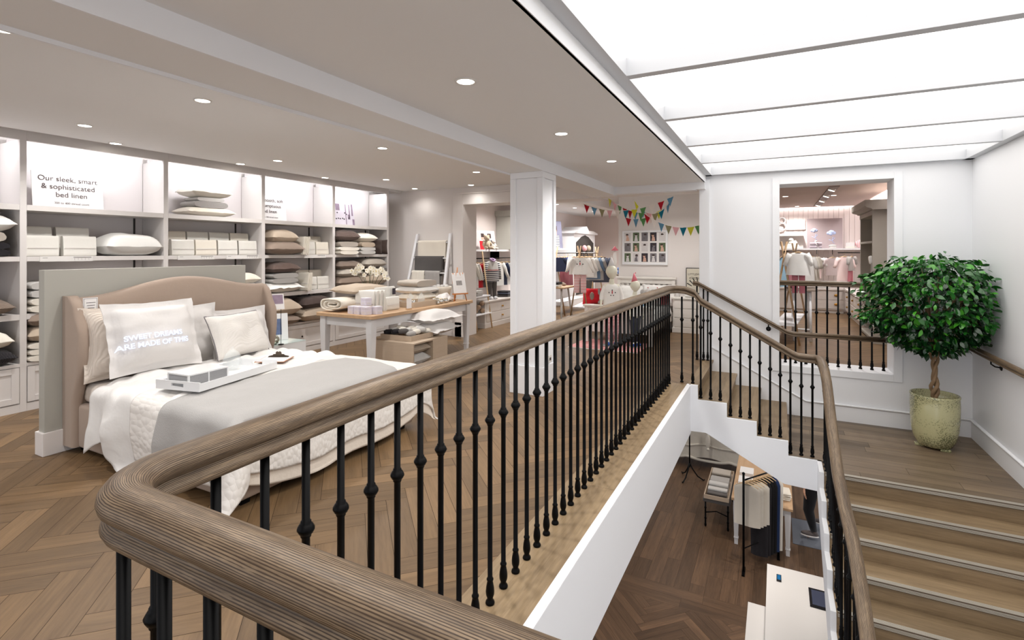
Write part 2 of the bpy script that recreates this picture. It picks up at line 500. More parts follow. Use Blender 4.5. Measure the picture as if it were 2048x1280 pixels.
# ---------------------------------------------------------------- walls
T_ = 0.28
mb = MB()     # long cross wall at y 7.6 with its openings
Y0 = 7.6; Y1 = Y0 + 0.42
mb.box(-6.9, -4.88, Y0, Y1, 0, 2.75)
mb.box(-4.88, -2.5, Y0, Y1, 2.32, 2.75)
mb.box(-2.5, -0.96, Y0, Y1, 2.36, 2.75)
struct('wall_back_left', mb, offwhite)
mb = MB()
mb.box(-0.96, 0.03, Y0, Y1, -0.02, 3.2); mb.box(-0.96, -.4, Y0, Y1 - .15, -.54, -0.02); mb.box(-.4, 0.03, Y0, Y1 - .15, -.80, -0.02)
mb.box(0.03, 1.25, Y0, Y1, 2.38, 3.2); mb.box(0.03, 1.25, Y0, Y1, -.92, -0.062)
mb.box(1.25, 2.3, Y0, Y1, -.92, 3.2)
struct('wall_back', mb, white)
mb = MB(); mb.box(1.98, 2.3, -2.6, 7.6, -3.3, 3.2)
struct('wall_right', mb, white)
mb = MB(); mb.box(-6.95, -6.75, -2.6, 7.6, 0, 2.75)
struct('wall_left', mb, offwhite)
# frame around the opening in the white wall
def frame(name, x0, x1, z0, z1, y, w_, d, mat, bottom=True):
    mb = MB()
    mb.box(x0 - w_, x0, y - d, y, z0 - (w_ if bottom else 0), z1 + w_)
    mb.box(x1, x1 + w_, y - d, y, z0 - (w_ if bottom else 0), z1 + w_)
    mb.box(x0, x1, y - d, y, z1, z1 + w_)
    if bottom: mb.box(x0, x1, y - d, y, z0 - w_, z0)
    return struct(name, mb, mat, bevel=0.003)
frame('trim_5', 0.03, 1.25, 0.015, 2.38, Y0, 0.085, 0.02, white)
mb = MB(); mb.box(0.03, 1.25, 7.6, 8.02, -0.06, 0.012)
struct('trim_6', mb, white)
mb = MB(); mb.box(-5.09, -4.88, 7.565, 7.6, 0, 2.5); mb.box(-4.88, -2.5, 7.57, 7.6, 2.32, 2.5); mb.box(-5.04, -4.9, 7.55, 7.57, 0, .28)
mb.box(-5.1, -2.5, 7.56, 7.6, 2.5, 2.53)
struct('trim_7', mb, offwhite, bevel=0.003)
mb = MB(); mb.box(-5.09, -4.86, 7.55, 7.6, 0, .26); struct('baseboard_back', mb, offwhite, bevel=0.004)
# pilaster at the corner of the stairs
mb = MB(); mb.box(-0.965, -0.83, 7.56, 7.6, 0, 2.5); struct('trim_8', mb, white, bevel=0.003)

# baseboards on the landing: flat skirting with a bead, following the upper flight
mb = MB()
pts = [(-0.83, 0.19), (0.33, -0.42), (1.985, -0.42), (1.985, -0.66), (0.1, -0.66), (-0.83, -0.25)]
mb.prism(pts, 'y', 7.582, 7.60)
struct('baseboard_landing', mb, white, bevel=0.002)
mb = MB(); mb.sweep([(-0.83, 7.58, 0.19), (0.33, 7.58, -0.42), (1.97, 7.58, -0.42)], [(-.012, -.008), (.012, -.008), (.012, .008), (-.004, .014), (-.012, .012)])
struct('trim_9', mb, white)
mb = MB()
mb.prism([(7.6, -0.42), (5.62, -0.42), (2.0, -2.40), (2.0, -2.75), (5.6, -0.8), (7.6, -0.66)], 'x', 1.962, 1.98)
struct('baseboard_right', mb, white, bevel=0.002)
mb = MB(); mb.sweep([(1.966, 7.58, -0.42), (1.966, 5.62, -0.42), (1.966, 2.0, -2.40)], [(-.012, -.008), (.014, -.008), (.014, .008), (-.004, .014), (-.012, .012)])
struct('trim_10', mb, white)

# ---------------------------------------------------------------- column
mb = MB()
mb.box(-2.51, -2.17, 4.87, 5.19, 0.301, 2.269)
for (a, b, c, d) in ((-2.53, -2.465, 4.85, 4.90), (-2.215, -2.15, 4.85, 4.90), (-2.53, -2.465, 5.15, 5.21), (-2.215, -2.15, 5.15, 5.21)):
    mb.box(a, b, c, d, 0.301, 2.269)
mb.box(-2.53, -2.15, 4.85, 5.21, 2.27, 2.334)
mb.box(-2.535, -2.145, 4.845, 5.215, 0, .30)
struct('trim_11', mb, white, bevel=0.003)
mb = MB(); mb.box(-2.146, -2.138, 4.98, 5.06, .32, .40)
sw = one('floor_socket', mb, rimm, 'small metal power socket plate low on the white column', 'power socket', bevel=.002)
mb = MB(); mb.box(-2.137, -2.1365, 5.0, 5.04, .345, .375); build('socket_insert', mb, darkgap, sw)

# ---------------------------------------------------------------- ceilings and beams
mb = MB(); mb.box(-2.15, -0.88, -2.6, 7.6, 2.455, 2.64); struct('ceiling_middle', mb, ceilm)
mb = MB(); mb.box(-2.53, -2.151, -2.6, 7.6, 2.335, 2.64); struct('trim_12', mb, ceilm)
mb = MB(); mb.box(-2.15, -2.138, -2.6, 7.45, 2.334, 2.455); mb.box(-2.15, -0.88, 7.45, 7.6, 2.36, 2.455)
mb.box(-2.545, -2.53, -2.6, 4.85, 2.315, 2.36)
struct('trim_13', mb, white)
mb = MB(); mb.box(-6.16, -2.53, -2.6, 7.6, 2.62, 2.8); mb.box(-6.8, -6.16, -2.6, 7.6, 2.76, 2.8); mb.box(-6.8, -6.27, 7.25, 7.6, 2.6, 2.8)
struct('ceiling', mb, ceilm)
mb = MB(); mb.box(-6.175, -6.16, -2.6, 7.3, 2.62, 2.76); struct('trim_14', mb, offwhite)

# skylight: fascia, kerb, bars, luminous diffuser panels
mb = MB(); mb.box(-0.895, -0.875, -2.6, 7.6, 2.455, 2.51); struct('trim_15', mb, white)
mb = MB(); mb.box(-0.91, -0.89, -2.6, 7.6, 2.50, 2.66); struct('trim_16', mb, mk('skylight_kerb', (190, 192, 188), .6))
bars = [-1.56, -0.41, 0.74, 1.89, 3.04, 4.19, 5.34, 6.455]
barm = mk('skylight_bar_paint', (206, 208, 212), .5)
sk = bpy.data.objects.new('window_1', None); COL.objects.link(sk); sk.location = (0.5, 2.5, 2.6); sk['kind'] = 'structure'
mb = MB(W(sk))
mb.box(-0.89, -0.80, -2.6, 7.6, 2.55, 2.66); mb.box(1.90, 2.0, -2.6, 7.6, 2.55, 2.66)
mb.box(-0.89, 2.0, 7.50, 7.6, 2.55, 2.66); mb.box(-0.89, 2.0, -2.6, -2.5, 2.55, 2.66)
build('window_frame', mb, barm, sk)
for yb in bars:
    mb = MB(W(sk)); mb.box(-0.80, 1.90, yb, yb + 0.07, 2.551, 2.659); build('glazing_bar', mb, barm, sk)
ys = [-2.5] + bars + [7.52]
for i in range(len(ys) - 1):
    mb = MB(W(sk)); mb.box(-0.8, 1.92, ys[i] + .07, ys[i + 1], 2.66, 2.665); build('diffuser_panel', mb, skym, sk)

# ---------------------------------------------------------------- stairs
# upper flight (descends towards +x), four risers, to the landing; nosings at x
UX = [-0.80, -0.50, -0.205, 0.09]
st = bpy.data.objects.new('stairs_1', None); COL.objects.link(st); st.location = (-0.3, 6.8, -0.62)
st['label'] = 'short upper flight of grey oak steps down from the shop floor to the landing'; st['category'] = 'stairs'
def tread(name, x0, x1, y0, y1, z, along, parent, seed, th=0.03):
    o = board(name, x0, x1, y0, y1, z - th, z, stairw, along, 1, seed)
    if 'kind' in o: del o['kind']
    o.parent = parent; o.matrix_parent_inverse = Matrix.Translation(-Vector(parent.location)); return o
tread('tread', -0.90, UX[0] + .02, 6.05, 7.6, 0.001, 'y', st, 1)
for i in range(3):
    z = -RISE * (i + 1)
    tread('tread', UX[i] - .01, UX[i + 1] + .02, 6.05, 7.59, z, 'y', st, i + 5)
for i in range(4):
    z = -RISE * i
    tread('riser', UX[i] - .012, UX[i], 6.05, 7.585, z - .03, 'y', st, i + 9, th=RISE - .03)
# white saw-tooth stringer of the upper flight
mb = MB()
pts = [(-0.88, 0.004)]
pts += [(UX[0] + .015, 0.004), (UX[0] + .015, -RISE), (UX[1] + .015, -RISE), (UX[1] + .015, -2 * RISE), (UX[2] + .015, -2 * RISE), (UX[2] + .015, -3 * RISE), (UX[3] + .015, -3 * RISE), (UX[3] + .015, LAND), (0.405, LAND), (0.405, -0.93), (0.065, -0.915), (-0.70, -0.51), (-0.88, -0.515)]
mb.prism(pts, 'y', 6.03, 6.065)
struct('trim_17', mb, white, bevel=0.002)
# soffit slab of the flight and the landing
mb = MB()
mb.prism([(-0.88, -0.06), (-0.8, -0.2), (0.1, -0.70), (0.41, -0.70), (0.41, -0.90), (0.065, -0.90), (-0.70, -0.50), (-0.88, -0.50)], 'y', 6.06, 7.6)
mb.box(0.41, 1.98, 5.80, 7.6, -0.90, -0.69)
struct('ceiling_landing', mb, white)
mb, rn, nb = planks([(0.09, .40, 6.05, 7.6), (.40, 1.98, 5.80, 7.6)], LAND, herring=False, ang=0, W_=0.16, L_=1.5)
mb.mi = [0] * nb + [1] * (len(mb.f) - nb)
o = struct('floor_landing', mb, [landw, gapm]); set_rnd(o, rn)
# lower flight, going down towards the camera
NY = [5.74 - 0.287 * i for i in range(17)]
st2 = bpy.data.objects.new('stairs_2', None); COL.objects.link(st2); st2.location = (1.2, 3.4, ZL)
st2['label'] = 'long lower flight of oak steps with ribbed metal nosings beside the right wall'; st2['category'] = 'stairs'
nos = mk('nosing_metal', (190, 184, 172), 0.4, metal=0.3); rubber = mk('nosing_groove', (92, 78, 64), .7)
tread('tread', 0.40, 1.975, NY[0] + .0, 5.80, LAND, 'x', st2, 31)
for i in range(16):
    z = LAND - RISE * (i + 1)
    tread('tread', 0.40, 1.975, NY[i + 1], NY[i] + .02, z, 'x', st2, 40 + i)
    tread('riser', 0.40, 1.975, NY[i] + .012, NY[i] + .026, z + RISE - .03, 'x', st2, 60 + i, th=RISE - .03)
for i in range(17):
    z = LAND - RISE * i
    mb = MB(W(st2)); mb.box(0.41, 1.965, NY[i] - .004, NY[i] + .045, z - .034, z + .0035)
    n_ = build('nosing', mb, rubber, st2)
    mb = MB(W(st2))
    for k in range(4): mb.box(0.41, 1.965, NY[i] + .001 + k * .0115, NY[i] + .0085 + k * .0115, z + .003, z + .006)
    for k in range(3): mb.box(0.41, 1.965, NY[i] - .007, NY[i] - .003, z - .010 - k * .009, z - .005 - k * .009)
    build('nosing_rib', mb, nos, n_)
    n_.children[0]
# white stringer of the lower flight
mb = MB()
pts = [(6.065, LAND), (NY[0], LAND)]
for i in range(16):
    z = LAND - RISE * (i + 1); pts += [(NY[i], z), (NY[i + 1], z)]
pts += [(NY[16], ZL), (NY[14], ZL), (6.065, -0.93)]
mb.prism(pts, 'x', 0.362, 0.402)
struct('trim_18', mb, white, bevel=0.002)

# ---------------------------------------------------------------- balustrade
_h = [(.024, 0), (.032, .003), (.036, .011), (.034, .020), (.027, .027), (.022, .033), (.023, .038), (.031, .041), (.039, .047), (.0415, .056), (.039, .067), (.031, .077), (.018, .084), (.006, .0865)]
RAILP = _h + [(-a_, b_) for a_, b_ in _h[::-1]]
def baluster(mb, x, y, z0, z1, knob):
    r = .0105
    pr = [(.018, 0), (.0205, .006), (.0185, .014), (.013, .020), (.0125, .026), (.0175, .040), (.0185, .055), (.0165, .075), (.0125, .095), (.012, .100), (.015, .104), (.0145, .110), (r, .114), (r, knob - z0 - .022),
          (.0135, knob - z0 - .020), (.0135, knob - z0 - .015), (.017, knob - z0 - .012), (.0225, knob - z0 - .002), (.0225, knob - z0 + .002), (.017, knob - z0 + .012), (.0135, knob - z0 + .015), (.0135, knob - z0 + .020), (r, knob - z0 + .022), (r, z1 - z0)]
    mb.lathe((x, y, z0), pr, 12)
def arc(cx, cy, r, a0, a1, z, n=8):
    return [(cx + r * math.cos(R(a0 + (a1 - a0) * i / n)), cy + r * math.sin(R(a0 + (a1 - a0) * i / n)), z) for i in range(n + 1)]
RX = -1.085; RYN = 0.47
bal = thing('balustrade', 'long balustrade around the stairwell with curved oak handrail and black iron bars', 'balustrade', (RX, 3.3, 0))
ZR = 1.03
ZN = 1.016
path = [(1.95, RYN, ZN), (-0.6, RYN, ZN)] + arc(RX + .135, RYN + .135, .135, 270, 180, ZN, 12) + [(RX, 1.2, ZR - .004), (RX, 3, ZR), (RX, 5.85, ZR)]
path += [(RX + .01, 5.98, ZR - .003), (RX + .06, 6.08, ZR - .006), (RX + .15, 6.12, ZR - .014), (-0.83, 6.12, ZR - .05)]
# down the upper flight
z_at = lambda x: 0.36 - (x - 0.175) * 0.568
path += [(x, 6.12, z_at(x)) for x in (-0.76, -0.4, 0.0, 0.15)]
path += [(0.20, 6.12, 0.355), (0.30, 6.12, 0.35)] + arc(0.31, 6.04, .08, 90, 0, 0.35, 5)
path += [(0.395, 5.85, 0.35), (0.40, 5.68, 0.325), (0.405, 5.5, 0.25)]
zd = lambda y: 0.25 - (5.5 - y) * 0.54
path += [(0.405, 5.0, zd(5.0)), (0.41, 4.6, zd(4.6)), (0.43, 4.35, zd(4.35)), (0.455, 4.1, zd(4.1)), (0.465, 3.8, zd(3.8)), (0.465, 3.0, zd(3.0)), (0.465, 1.6, zd(1.6))]
mb = MB(W(bal)); mb.sweep(path, RAILP); build('handrail', mb, railw, bal)
# flat run along the well, 12 cm apart
def addbal(par, x, y, z0, z1, k):
    mb = MB(W(par)); baluster(mb, x, y, z0, z1, k); return build('baluster', mb, iron, par)
for i in range(46):
    addbal(bal, RX, 0.575 + .12 * i, 0.0, ZR + .01, 0.782)
for i in range(10): addbal(bal, -0.985 + .12 * i, RYN, 0.0, ZR + .01, 0.782)
for x, zb in ((-0.97, 0), (-0.85, 0), (-0.765, -RISE), (-0.66, -RISE), (-0.56, -RISE), (-0.455, -2 * RISE), (-0.355, -2 * RISE), (-0.26, -2 * RISE), (-0.165, -3 * RISE), (-0.065, -3 * RISE), (0.03, -3 * RISE), (0.125, LAND), (0.225, LAND), (0.325, LAND)):
    zt = z_at(x) if x < .15 else .35
    if x < -.8: zt = ZR - .06
    addbal(bal, x, 6.12, zb, zt + .012, zt - .25)
for i in range(30):
    y = 6.0 - .115 * i
    k = max(0, min(15, int(math.floor((NY[0] - y) / .287)) + 1)) if y < NY[0] else 0
    zt = .35 if y > 5.75 else (0.35 - (5.75 - y) * .4 if y > 5.5 else zd(y))
    x = 0.425 if y > 4.5 else (0.455 if y < 4.1 else .44)
    addbal(bal, x, y, LAND - RISE * k, zt + .012, zt - .25)

# balustrade in the opening of the white wall
b2 = thing('balustrade', 'low guard rail of oak and black iron across the opening in the white wall', 'balustrade', (.64, 7.8, 0))
mb = MB(W(b2)); mb.sweep([(0.03, 7.80, 1.045), (1.25, 7.80, 1.045)], [(a * .8, b * .8) for a, b in RAILP]); build('handrail', mb, railw, b2)
for i in range(10): addbal(b2, 0.10 + .12 * i, 7.80, 0.013, 1.05, .70)

# handrail along the outer walls of the stair
wr = thing('wall_handrail', 'oak handrail on black brackets following the outer walls of the stair down', 'handrail', (.5, 7.5, 0))
yw = 7.5
hp = [(-1.04, yw - .01, 1.03), (-0.97, yw, 1.02), (0.12, yw, 0.425), (0.19, yw, 0.41), (1.80, yw, 0.41)] + arc(1.80, yw - .1, .1, 90, 0, 0.41, 6) + [(1.90, 5.75, 0.41), (1.90, 5.6, .37), (1.90, 2.0, .37 - 3.6 * .54)]
mb = MB(W(wr)); mb.sweep(hp, [(a * .72, b * .72) for a, b in RAILP]); build('handrail', mb, railw, wr)
for x, zb in ((-0.985, 0), (-0.90, 0), (-0.845, 0)):
    addbal(wr, x, 7.49, zb, 1.03 - (x + .97) * .55, .55) if x > -.97 else addbal(wr, x, 7.49, zb, 1.03, .60)
for (x, y, z, wx, wy) in ((-0.10, 7.5, .54, -.10, 7.6), (1.39, 7.5, .41, 1.39, 7.6), (1.90, 6.75, .41, 1.98, 6.75), (1.90, 5.70, .40, 1.98, 5.70), (1.90, 4.6, -.17, 1.98, 4.6)):
    mb = MB(W(wr)); mb.tube([(x, y, z + .005), (x, y, z - .035), (x + (wx - x) * .4, y + (wy - y) * .4, z - .06), (wx, wy, z - .065)], .007, 8)
    ax = Vector((wx - x, wy - y, 0)).normalized(); p = Vector((wx, wy, z - .065)); mb.tube([p - ax * .012, p - ax * .004, p + ax * .003], [.018, .03, .032], 14)
    build('bracket', mb, iron, wr)

# ---------------------------------------------------------------- downlights
def downlight(x, y, z, label, watts=SPOT, r=.048, spot=True, energy=None, grp=None):
    t = thing('downlight', label, 'ceiling light', (x, y, z), 0, grp)
    mb = MB(); mb.lathe((0, 0, -.006), [(r, .004), (r + .002, 0), (r + .012, .0), (r + .014, .006)], 24); build('rim', mb, rimm, t)
    mb = MB(); mb.lathe((0, 0, -.004), [(.0001, 0), (r, 0), (r, .002)], 20); build('lamp', mb, lampm, t)
    l = bpy.data.lights.new('bulb', 'SPOT'); l.energy = watts; l.spot_size = R(150); l.spot_blend = .8; l.shadow_soft_size = .05; l.color = (1, .965, .93)
    lo = bpy.data.objects.new('bulb', l); COL.objects.link(lo); lo.parent = t; lo.location = (0, 0, -.02)
    return t

for i, y in enumerate((-0.4, 1.0, 2.433, 3.867, 5.284, 6.7)):
    downlight(-1.55, y, 2.455, ['recessed downlight in the middle ceiling strip above the near rail corner', 'recessed downlight in the middle ceiling strip behind the viewer', 'largest recessed downlight in the ceiling beside the skylight', 'second nearest downlight in the ceiling beside the skylight', 'third downlight beside the skylight, just right of the column top', 'small downlight beside the skylight nearest the bunting'][i]) if 0 < i < 5 else None
names = {(-5.46, 2.30): 'downlight in the shop ceiling above the left shelf bay with the sign', (-3.78, 2.32): 'largest downlight in the shop ceiling, above the bed', (-5.46, 4.28): 'downlight in the shop ceiling in front of the third shelf bay', (-3.79, 4.28): 'middle downlight of the row nearest the white beam', (-5.40, 6.18): 'downlight in the shop ceiling in front of the last shelf bay', (-3.76, 6.18): 'farthest downlight of the row nearest the white beam, above the display table', (-3.46, 1.11): 'downlight cut by the left edge of the picture', (-5.46, 0.3): 'downlight behind the left edge'}
for (x, y), n_ in names.items(): downlight(x, y, 2.62, n_, watts=92 if x < -5 else 66)
for y, n_ in ((2.83, 'wall washer in the ceiling slot above the sign shelf'), (4.22, 'wall washer in the ceiling slot above the cushion stack shelf'), (5.60, 'wall washer in the ceiling slot above the mirrored sign')):
    downlight(-6.085, y, 2.62, n_, watts=14)
downlight(-5.72, 7.30, 2.62, 'wall washer in the ceiling above the blanket ladder', watts=10)
downlight(-4.57, 7.34, 2.62, 'wall washer in the ceiling above the doorway frame', watts=10)
# LED strips inside the top bays
for y in (1.5, 2.8, 4.05, 5.32, 6.6): area('shelf_strip', (-6.34, y, 2.60), .05, 6.5, (0, R(32), 0), (.99, .98, 1), 1.05)
# ---------------------------------------------------------------- soft goods builders
from mathutils import noise as NZ
def nz(x, y, z=0, s=1.0): return NZ.noise(Vector((x * s, y * s, z * s)))
def pillow_mb(w, d, t, flange=0.0, n=16, pinch=.07, seed=0, M=None, wr=.012):
    mb = MB(M); tot = n * 2
    def f(top):
        def g(a, b):
            u, v = a * 2 - 1, b * 2 - 1
            fx = flange / (w / 2); fy = flange / (d / 2)
            iu = min(1, abs(u) / (1 - fx)); iv = min(1, abs(v) / (1 - fy))
            th = max(0, (1 - iu ** 3.2)) ** .45 * max(0, (1 - iv ** 3.2)) ** .45
            x = u * w / 2 * (1 - pinch * (1 - v * v) * abs(u)); y = v * d / 2 * (1 - pinch * (1 - u * u) * abs(v))
            r = nz(x + seed, y - seed, seed * .37 + (3 if top else 0), 7) * wr * (.3 + th) + nz(x * 1.0 + seed, y * 3, seed, 6) * wr * .5
            h = th * t / 2
            z = t * .42 + (h * 1.16 + r if top else -h * .84 + r * .3) + (0.002 if top else -0.002)
            if abs(u) > .97 or abs(v) > .97: z += nz(x + seed, y, 5, 14) * .006
            if flange and (iu >= 1 or iv >= 1): z += nz(x * 1.3, y * 1.3, seed, 9) * .02
            return (x, y, max(z, .001))
        return g
    N = n
    mb.grid(f(True), N, N); mb.grid(lambda a, b: f(False)(1 - a, b), N, N)
    # seam strip
    rim = []
    for k in range(4 * N):
        e, q = divmod(k, N); s_ = q / N
        ab = [(s_, 0), (1, s_), (1 - s_, 1), (0, 1 - s_)][e]
        rim.append((f(True)(*ab), f(False)(*ab)))
    vs = [p for r in rim for p in r]; L = len(rim)
    mb.add(vs, [(2 * i, 2 * i + 1, (2 * i + 3) % (2 * L), (2 * i + 2) % (2 * L)) for i in range(L)], True)
    return mb
def slab(mb, w, d, h, z0, seed=0, round_=.45, nx=10, bulge=.0):
    """soft rounded slab: folded cloth; the rounded fold runs along x"""
    na = 20
    def g(a, b):
        t = 2 * math.pi * a; x = (b * 2 - 1)
        c, s_ = math.cos(t), math.sin(t)
        e = round_
        y = math.copysign(abs(c) ** e, c) * d / 2; z = math.copysign(abs(s_) ** (e * 1.5), s_) * h / 2
        k = 1 - .06 * abs(x) ** 8
        r = nz(x * w * .5 + seed, t, seed, 2.3) * h * .12
        return (x * w / 2 * (1 + .01 * nz(t, seed, 0, 3)), y * k + r, z0 + h / 2 + z * k * (1 + bulge * (1 - x * x)) + r * .5)
    mb.grid(lambda a, b: g(a, b), na, nx, cu=True)
    for sgn in (0, 1):
        vs = [g(i / na, sgn) for i in range(na)]
        mb.add(vs, [tuple(range(na))[::1 if sgn else -1]], True)
def folded_mb(w, d, h, n=2, seed=0, M=None):
    mb = MB(M); rr = random.Random(seed)
    for k in range(n):
        slab(mb, w * (1 - rr.uniform(0, .03)), d * (1 - rr.uniform(0, .04)), h / n * 1.06, h / n * k, seed + k * 3.1)
    return mb
def rolled_mb(w, d, h, seed=0, M=None, turns=2.6):
    """thick quilt folded over on itself: a spiral sheet extruded along x"""
    mb = MB(M); pts = []
    N = 60; th = h / 7
    for i in range(N + 1):
        t = i / N; a = -math.pi / 2 + t * turns * 2 * math.pi
        k = 1 - .78 * t
        c, s_ = math.cos(a), math.sin(a)
        y = math.copysign(abs(c) ** .6, c) * d / 2 * k; z = math.copysign(abs(s_) ** .75, s_) * (h / 2 - th / 2) * k
        pts.append((y, z + h / 2))
    prof = [(p[0], p[1]) for p in pts]
    nx = 8
    def g(a, b):
        i = min(N, int(round(a * N))); y, z = prof[i]
        x = (b - .5) * w
        return (x + nz(a * 9, seed, 0, 1) * .012, y + nz(x * 4, a * 6 + seed) * .008, z + nz(x * 3, a * 7 + seed, 2) * .008)
    mb.grid(g, N, nx)
    return mb, th
COLN = {}
def M_(k):
    t = {'white': (228, 227, 224), 'cream': (228, 221, 208), 'ivory': (232, 227, 216), 'beige': (198, 184, 165), 'taupe': (140, 124, 112), 'brown': (98, 82, 76), 'dark brown': (70, 58, 54), 'grey': (166, 163, 160), 'charcoal': (92, 88, 86), 'black': (38, 36, 40), 'silver': (196, 194, 191), 'sand': (184, 168, 150), 'stone': (176, 168, 158)}
    return t[k]
def fm(colour, kind='weave', scale=None):
    nm = 'cloth_%s_%s' % (colour.replace(' ', '_'), kind)
    return mk_fab(nm, M_(colour), kind, scale or {'weave': 300, 'rib': 60, 'quilt': 34, 'check': 70}[kind], {'weave': .3, 'rib': .8, 'quilt': .9, 'check': .8}[kind])
ORD = {1: ['only'], 2: ['lower', 'upper'], 3: ['lowest', 'middle', 'topmost'], 4: ['lowest', 'second lowest', 'third from the bottom', 'topmost'], 5: ['lowest', 'second lowest', 'middle', 'second from the top', 'topmost'], 6: ['lowest', 'second lowest', 'third from the bottom', 'third from the top', 'second from the top', 'topmost']}
SEED = [1]
def stack(desc, x, y, z, items, rot=0.0, group=None):
    """items from the bottom up: (what, w, d, h, colour, texture[, flange])"""
    n = len(items); zz = z + .001
    for k, it in enumerate(items):
        what, w_, d_, h_, col, tex = it[:6]; fl = it[6] if len(it) > 6 else 0
        SEED[0] += 1; sd = SEED[0] * 1.7
        if what in ('cushion', 'pillow'): h_ *= 1.22
        else: h_ *= 1.08
        if what in ('cushion', 'pillow'): mb = pillow_mb(w_, d_, h_, fl, seed=sd, pinch=.05)
        elif what == 'pillow_': mb = pillow_mb(w_, d_, h_, fl, seed=sd)
        else: mb = folded_mb(w_, d_, h_, max(1, int(round(h_ / .062))), seed=sd)
        cat = {'cushion': 'cushion', 'pillow': 'pillow', 'throw': 'folded blanket', 'blanket': 'folded blanket', 'quilt': 'folded quilt'}[what]
        tw = {'weave': 'plain', 'rib': 'ribbed', 'quilt': 'quilted', 'check': 'knitted'}[tex]
        o_ = ORD[n][k]
        lab = f"{tw} {col} {what}, {desc}" if n == 1 else f"{tw} {col} {what}, {o_} {desc}"
        nm = {'cushion': 'cushion', 'pillow': 'pillow'}.get(what, 'folded_' + what)
        o = one(nm, mb, fm(col, tex), lab, cat, group, loc=(x, y, zz), rot=rot + (random.Random(sd).uniform(-.05, .05)))
        zz += h_ * (.84 if what in ('cushion', 'pillow') else 1.0) + .001
    return zz
packm = mk('linen_pack_white', (226, 224, 218), .35, coat=.3, var=.03, bump=.12, bscale=12)
packm2 = mk('linen_pack_ivory', (230, 224, 212), .35, coat=.3, var=.03, bump=.12, bscale=12)
bandm = mk('pack_label', (212, 206, 202), .5)
inkm = mk('print_ink', (70, 58, 60), .6)
paperm = mk('paper_card', (232, 230, 229), .6)
def pack(x, y, z, w_, h_, t_, label, group=None, face='x', m=None, tilt=.06, ground=True):
    """flat folded set of bed linen in a clear sleeve, standing on edge; face looks along +x or -y"""
    r = thing('linen_pack', label, 'bed linen pack', (x, y, z), 0 if face == 'x' else -math.pi / 2, group)
    T_ = Matrix.Rotation(-tilt, 4, 'Y')
    mb = MB(T_); sd = SEED[0] = SEED[0] + 1
    mb.grid(lambda a, b: ((-t_ / 2 + (t_ / 2) * math.copysign(abs(math.cos(2 * math.pi * a)) ** .35, math.cos(2 * math.pi * a)) + nz(b * 3, a * 4, sd) * .004), (b - .5) * w_, h_ / 2 + h_ / 2 * math.copysign(abs(math.sin(2 * math.pi * a)) ** .35, math.sin(2 * math.pi * a))), 20, 8, cu=True)
    for s_ in (0, 1): mb.add([(-t_ / 2 + (t_ / 2) * math.copysign(abs(math.cos(2 * math.pi * i / 20)) ** .35, math.cos(2 * math.pi * i / 20)), (s_ - .5) * w_, h_ / 2 + h_ / 2 * math.copysign(abs(math.sin(2 * math.pi * i / 20)) ** .35, math.sin(2 * math.pi * i / 20))) for i in range(20)], [tuple(range(20))])
    build('folded_linen', mb, m or packm, r)
    mb = MB(T_); mb.box(.0045, .0065, -w_ / 2 + .01, w_ / 2 - .01, h_ * .38, h_ * .42); build('sleeve_band', mb, bandm, r)
    return r
def text(s_, size, m, parent, M, name='lettering', align='CENTER', sx=1.0, ext=.0004, space=1.0, bold=0.0):
    c = bpy.data.curves.new(name, 'FONT'); c.body = s_; c.size = size; c.align_x = align; c.align_y = 'CENTER'; c.extrude = ext; c.space_line = space; c.offset = bold
    t = bpy.data.objects.new(name, c); COL.objects.link(t)
    bpy.context.view_layer.update()
    dg = bpy.context.evaluated_depsgraph_get()
    me = bpy.data.meshes.new_from_object(t.evaluated_get(dg))
    bpy.data.objects.remove(t)
    me.transform(M @ Matrix.Diagonal((sx, 1, 1, 1))); me.materials.clear(); me.materials.append(m)
    o = bpy.data.objects.new(name, me); COL.objects.link(o)
    if parent is not None: o.parent = parent
    return o
def faceM(loc, face='+x', tilt=0.0):
    """matrix that stands text (drawn in xy) upright, facing +x or -y, leaning back by tilt"""
    b = Matrix.Rotation(R(90), 4, 'X')
    rz = Matrix.Rotation(R(90) if face == '+x' else 0, 4, 'Z')
    return Matrix.Translation(loc) @ rz @ Matrix.Rotation(-tilt, 4, 'X') @ b

# ---------------------------------------------------------------- partition behind the bed
pt = thing('partition_screen', 'low grey-green free-standing partition behind the upholstered headboard', 'partition', (-4.82, 2.56, 0))
mb = MB(W(pt)); mb.box(-4.85, -4.765, 1.76, 3.36, 0, 1.363); build('panel', mb, greige, pt, bevel=.002)
mb = MB(W(pt)); mb.box(-4.875, -4.75, 1.745, 3.375, 0, .17); build('plinth', mb, offwhite, pt, bevel=.004)

# ---------------------------------------------------------------- bed
uph = mk_fab('bed_upholstery', (168, 150, 136), 'weave', 420, .4)
sheetm = mk_fab('sheet_cotton', (226, 216, 204), 'weave', 60, .25)
duvm = mk_fab('duvet_cotton', (228, 226, 223), 'weave', 14, .35)
quiltm = mk_fab('quilt_cotton', (224, 220, 215), 'quilt', 30, 1.0)
throwm = mk_fab('throw_wool', (172, 170, 168), 'weave', 180, .4)
linenm = mk_fab('linen_white', (216, 213, 211), 'weave', 22, .3)
BX0, BX1, BY0, BY1 = -4.74, -2.76, 1.90, 3.50
bed = thing('bed', 'upholstered beige double bed with curved winged headboard', 'bed', (-3.75, 2.7, 0))
def sbox(name, x0, x1, y0, y1, z0, z1, m, par, bev=.03):
    mb = MB(W(par)); mb.box(x0, x1, y0, y1, z0, z1); o = build(name, mb, m, par, bevel=bev); o.modifiers['bevel'].segments = 4
    for p in o.data.polygons: p.use_smooth = True
    return o
sbox('bed_base', BX0, BX1, BY0, BY1, .045, .36, uph, bed, .02)
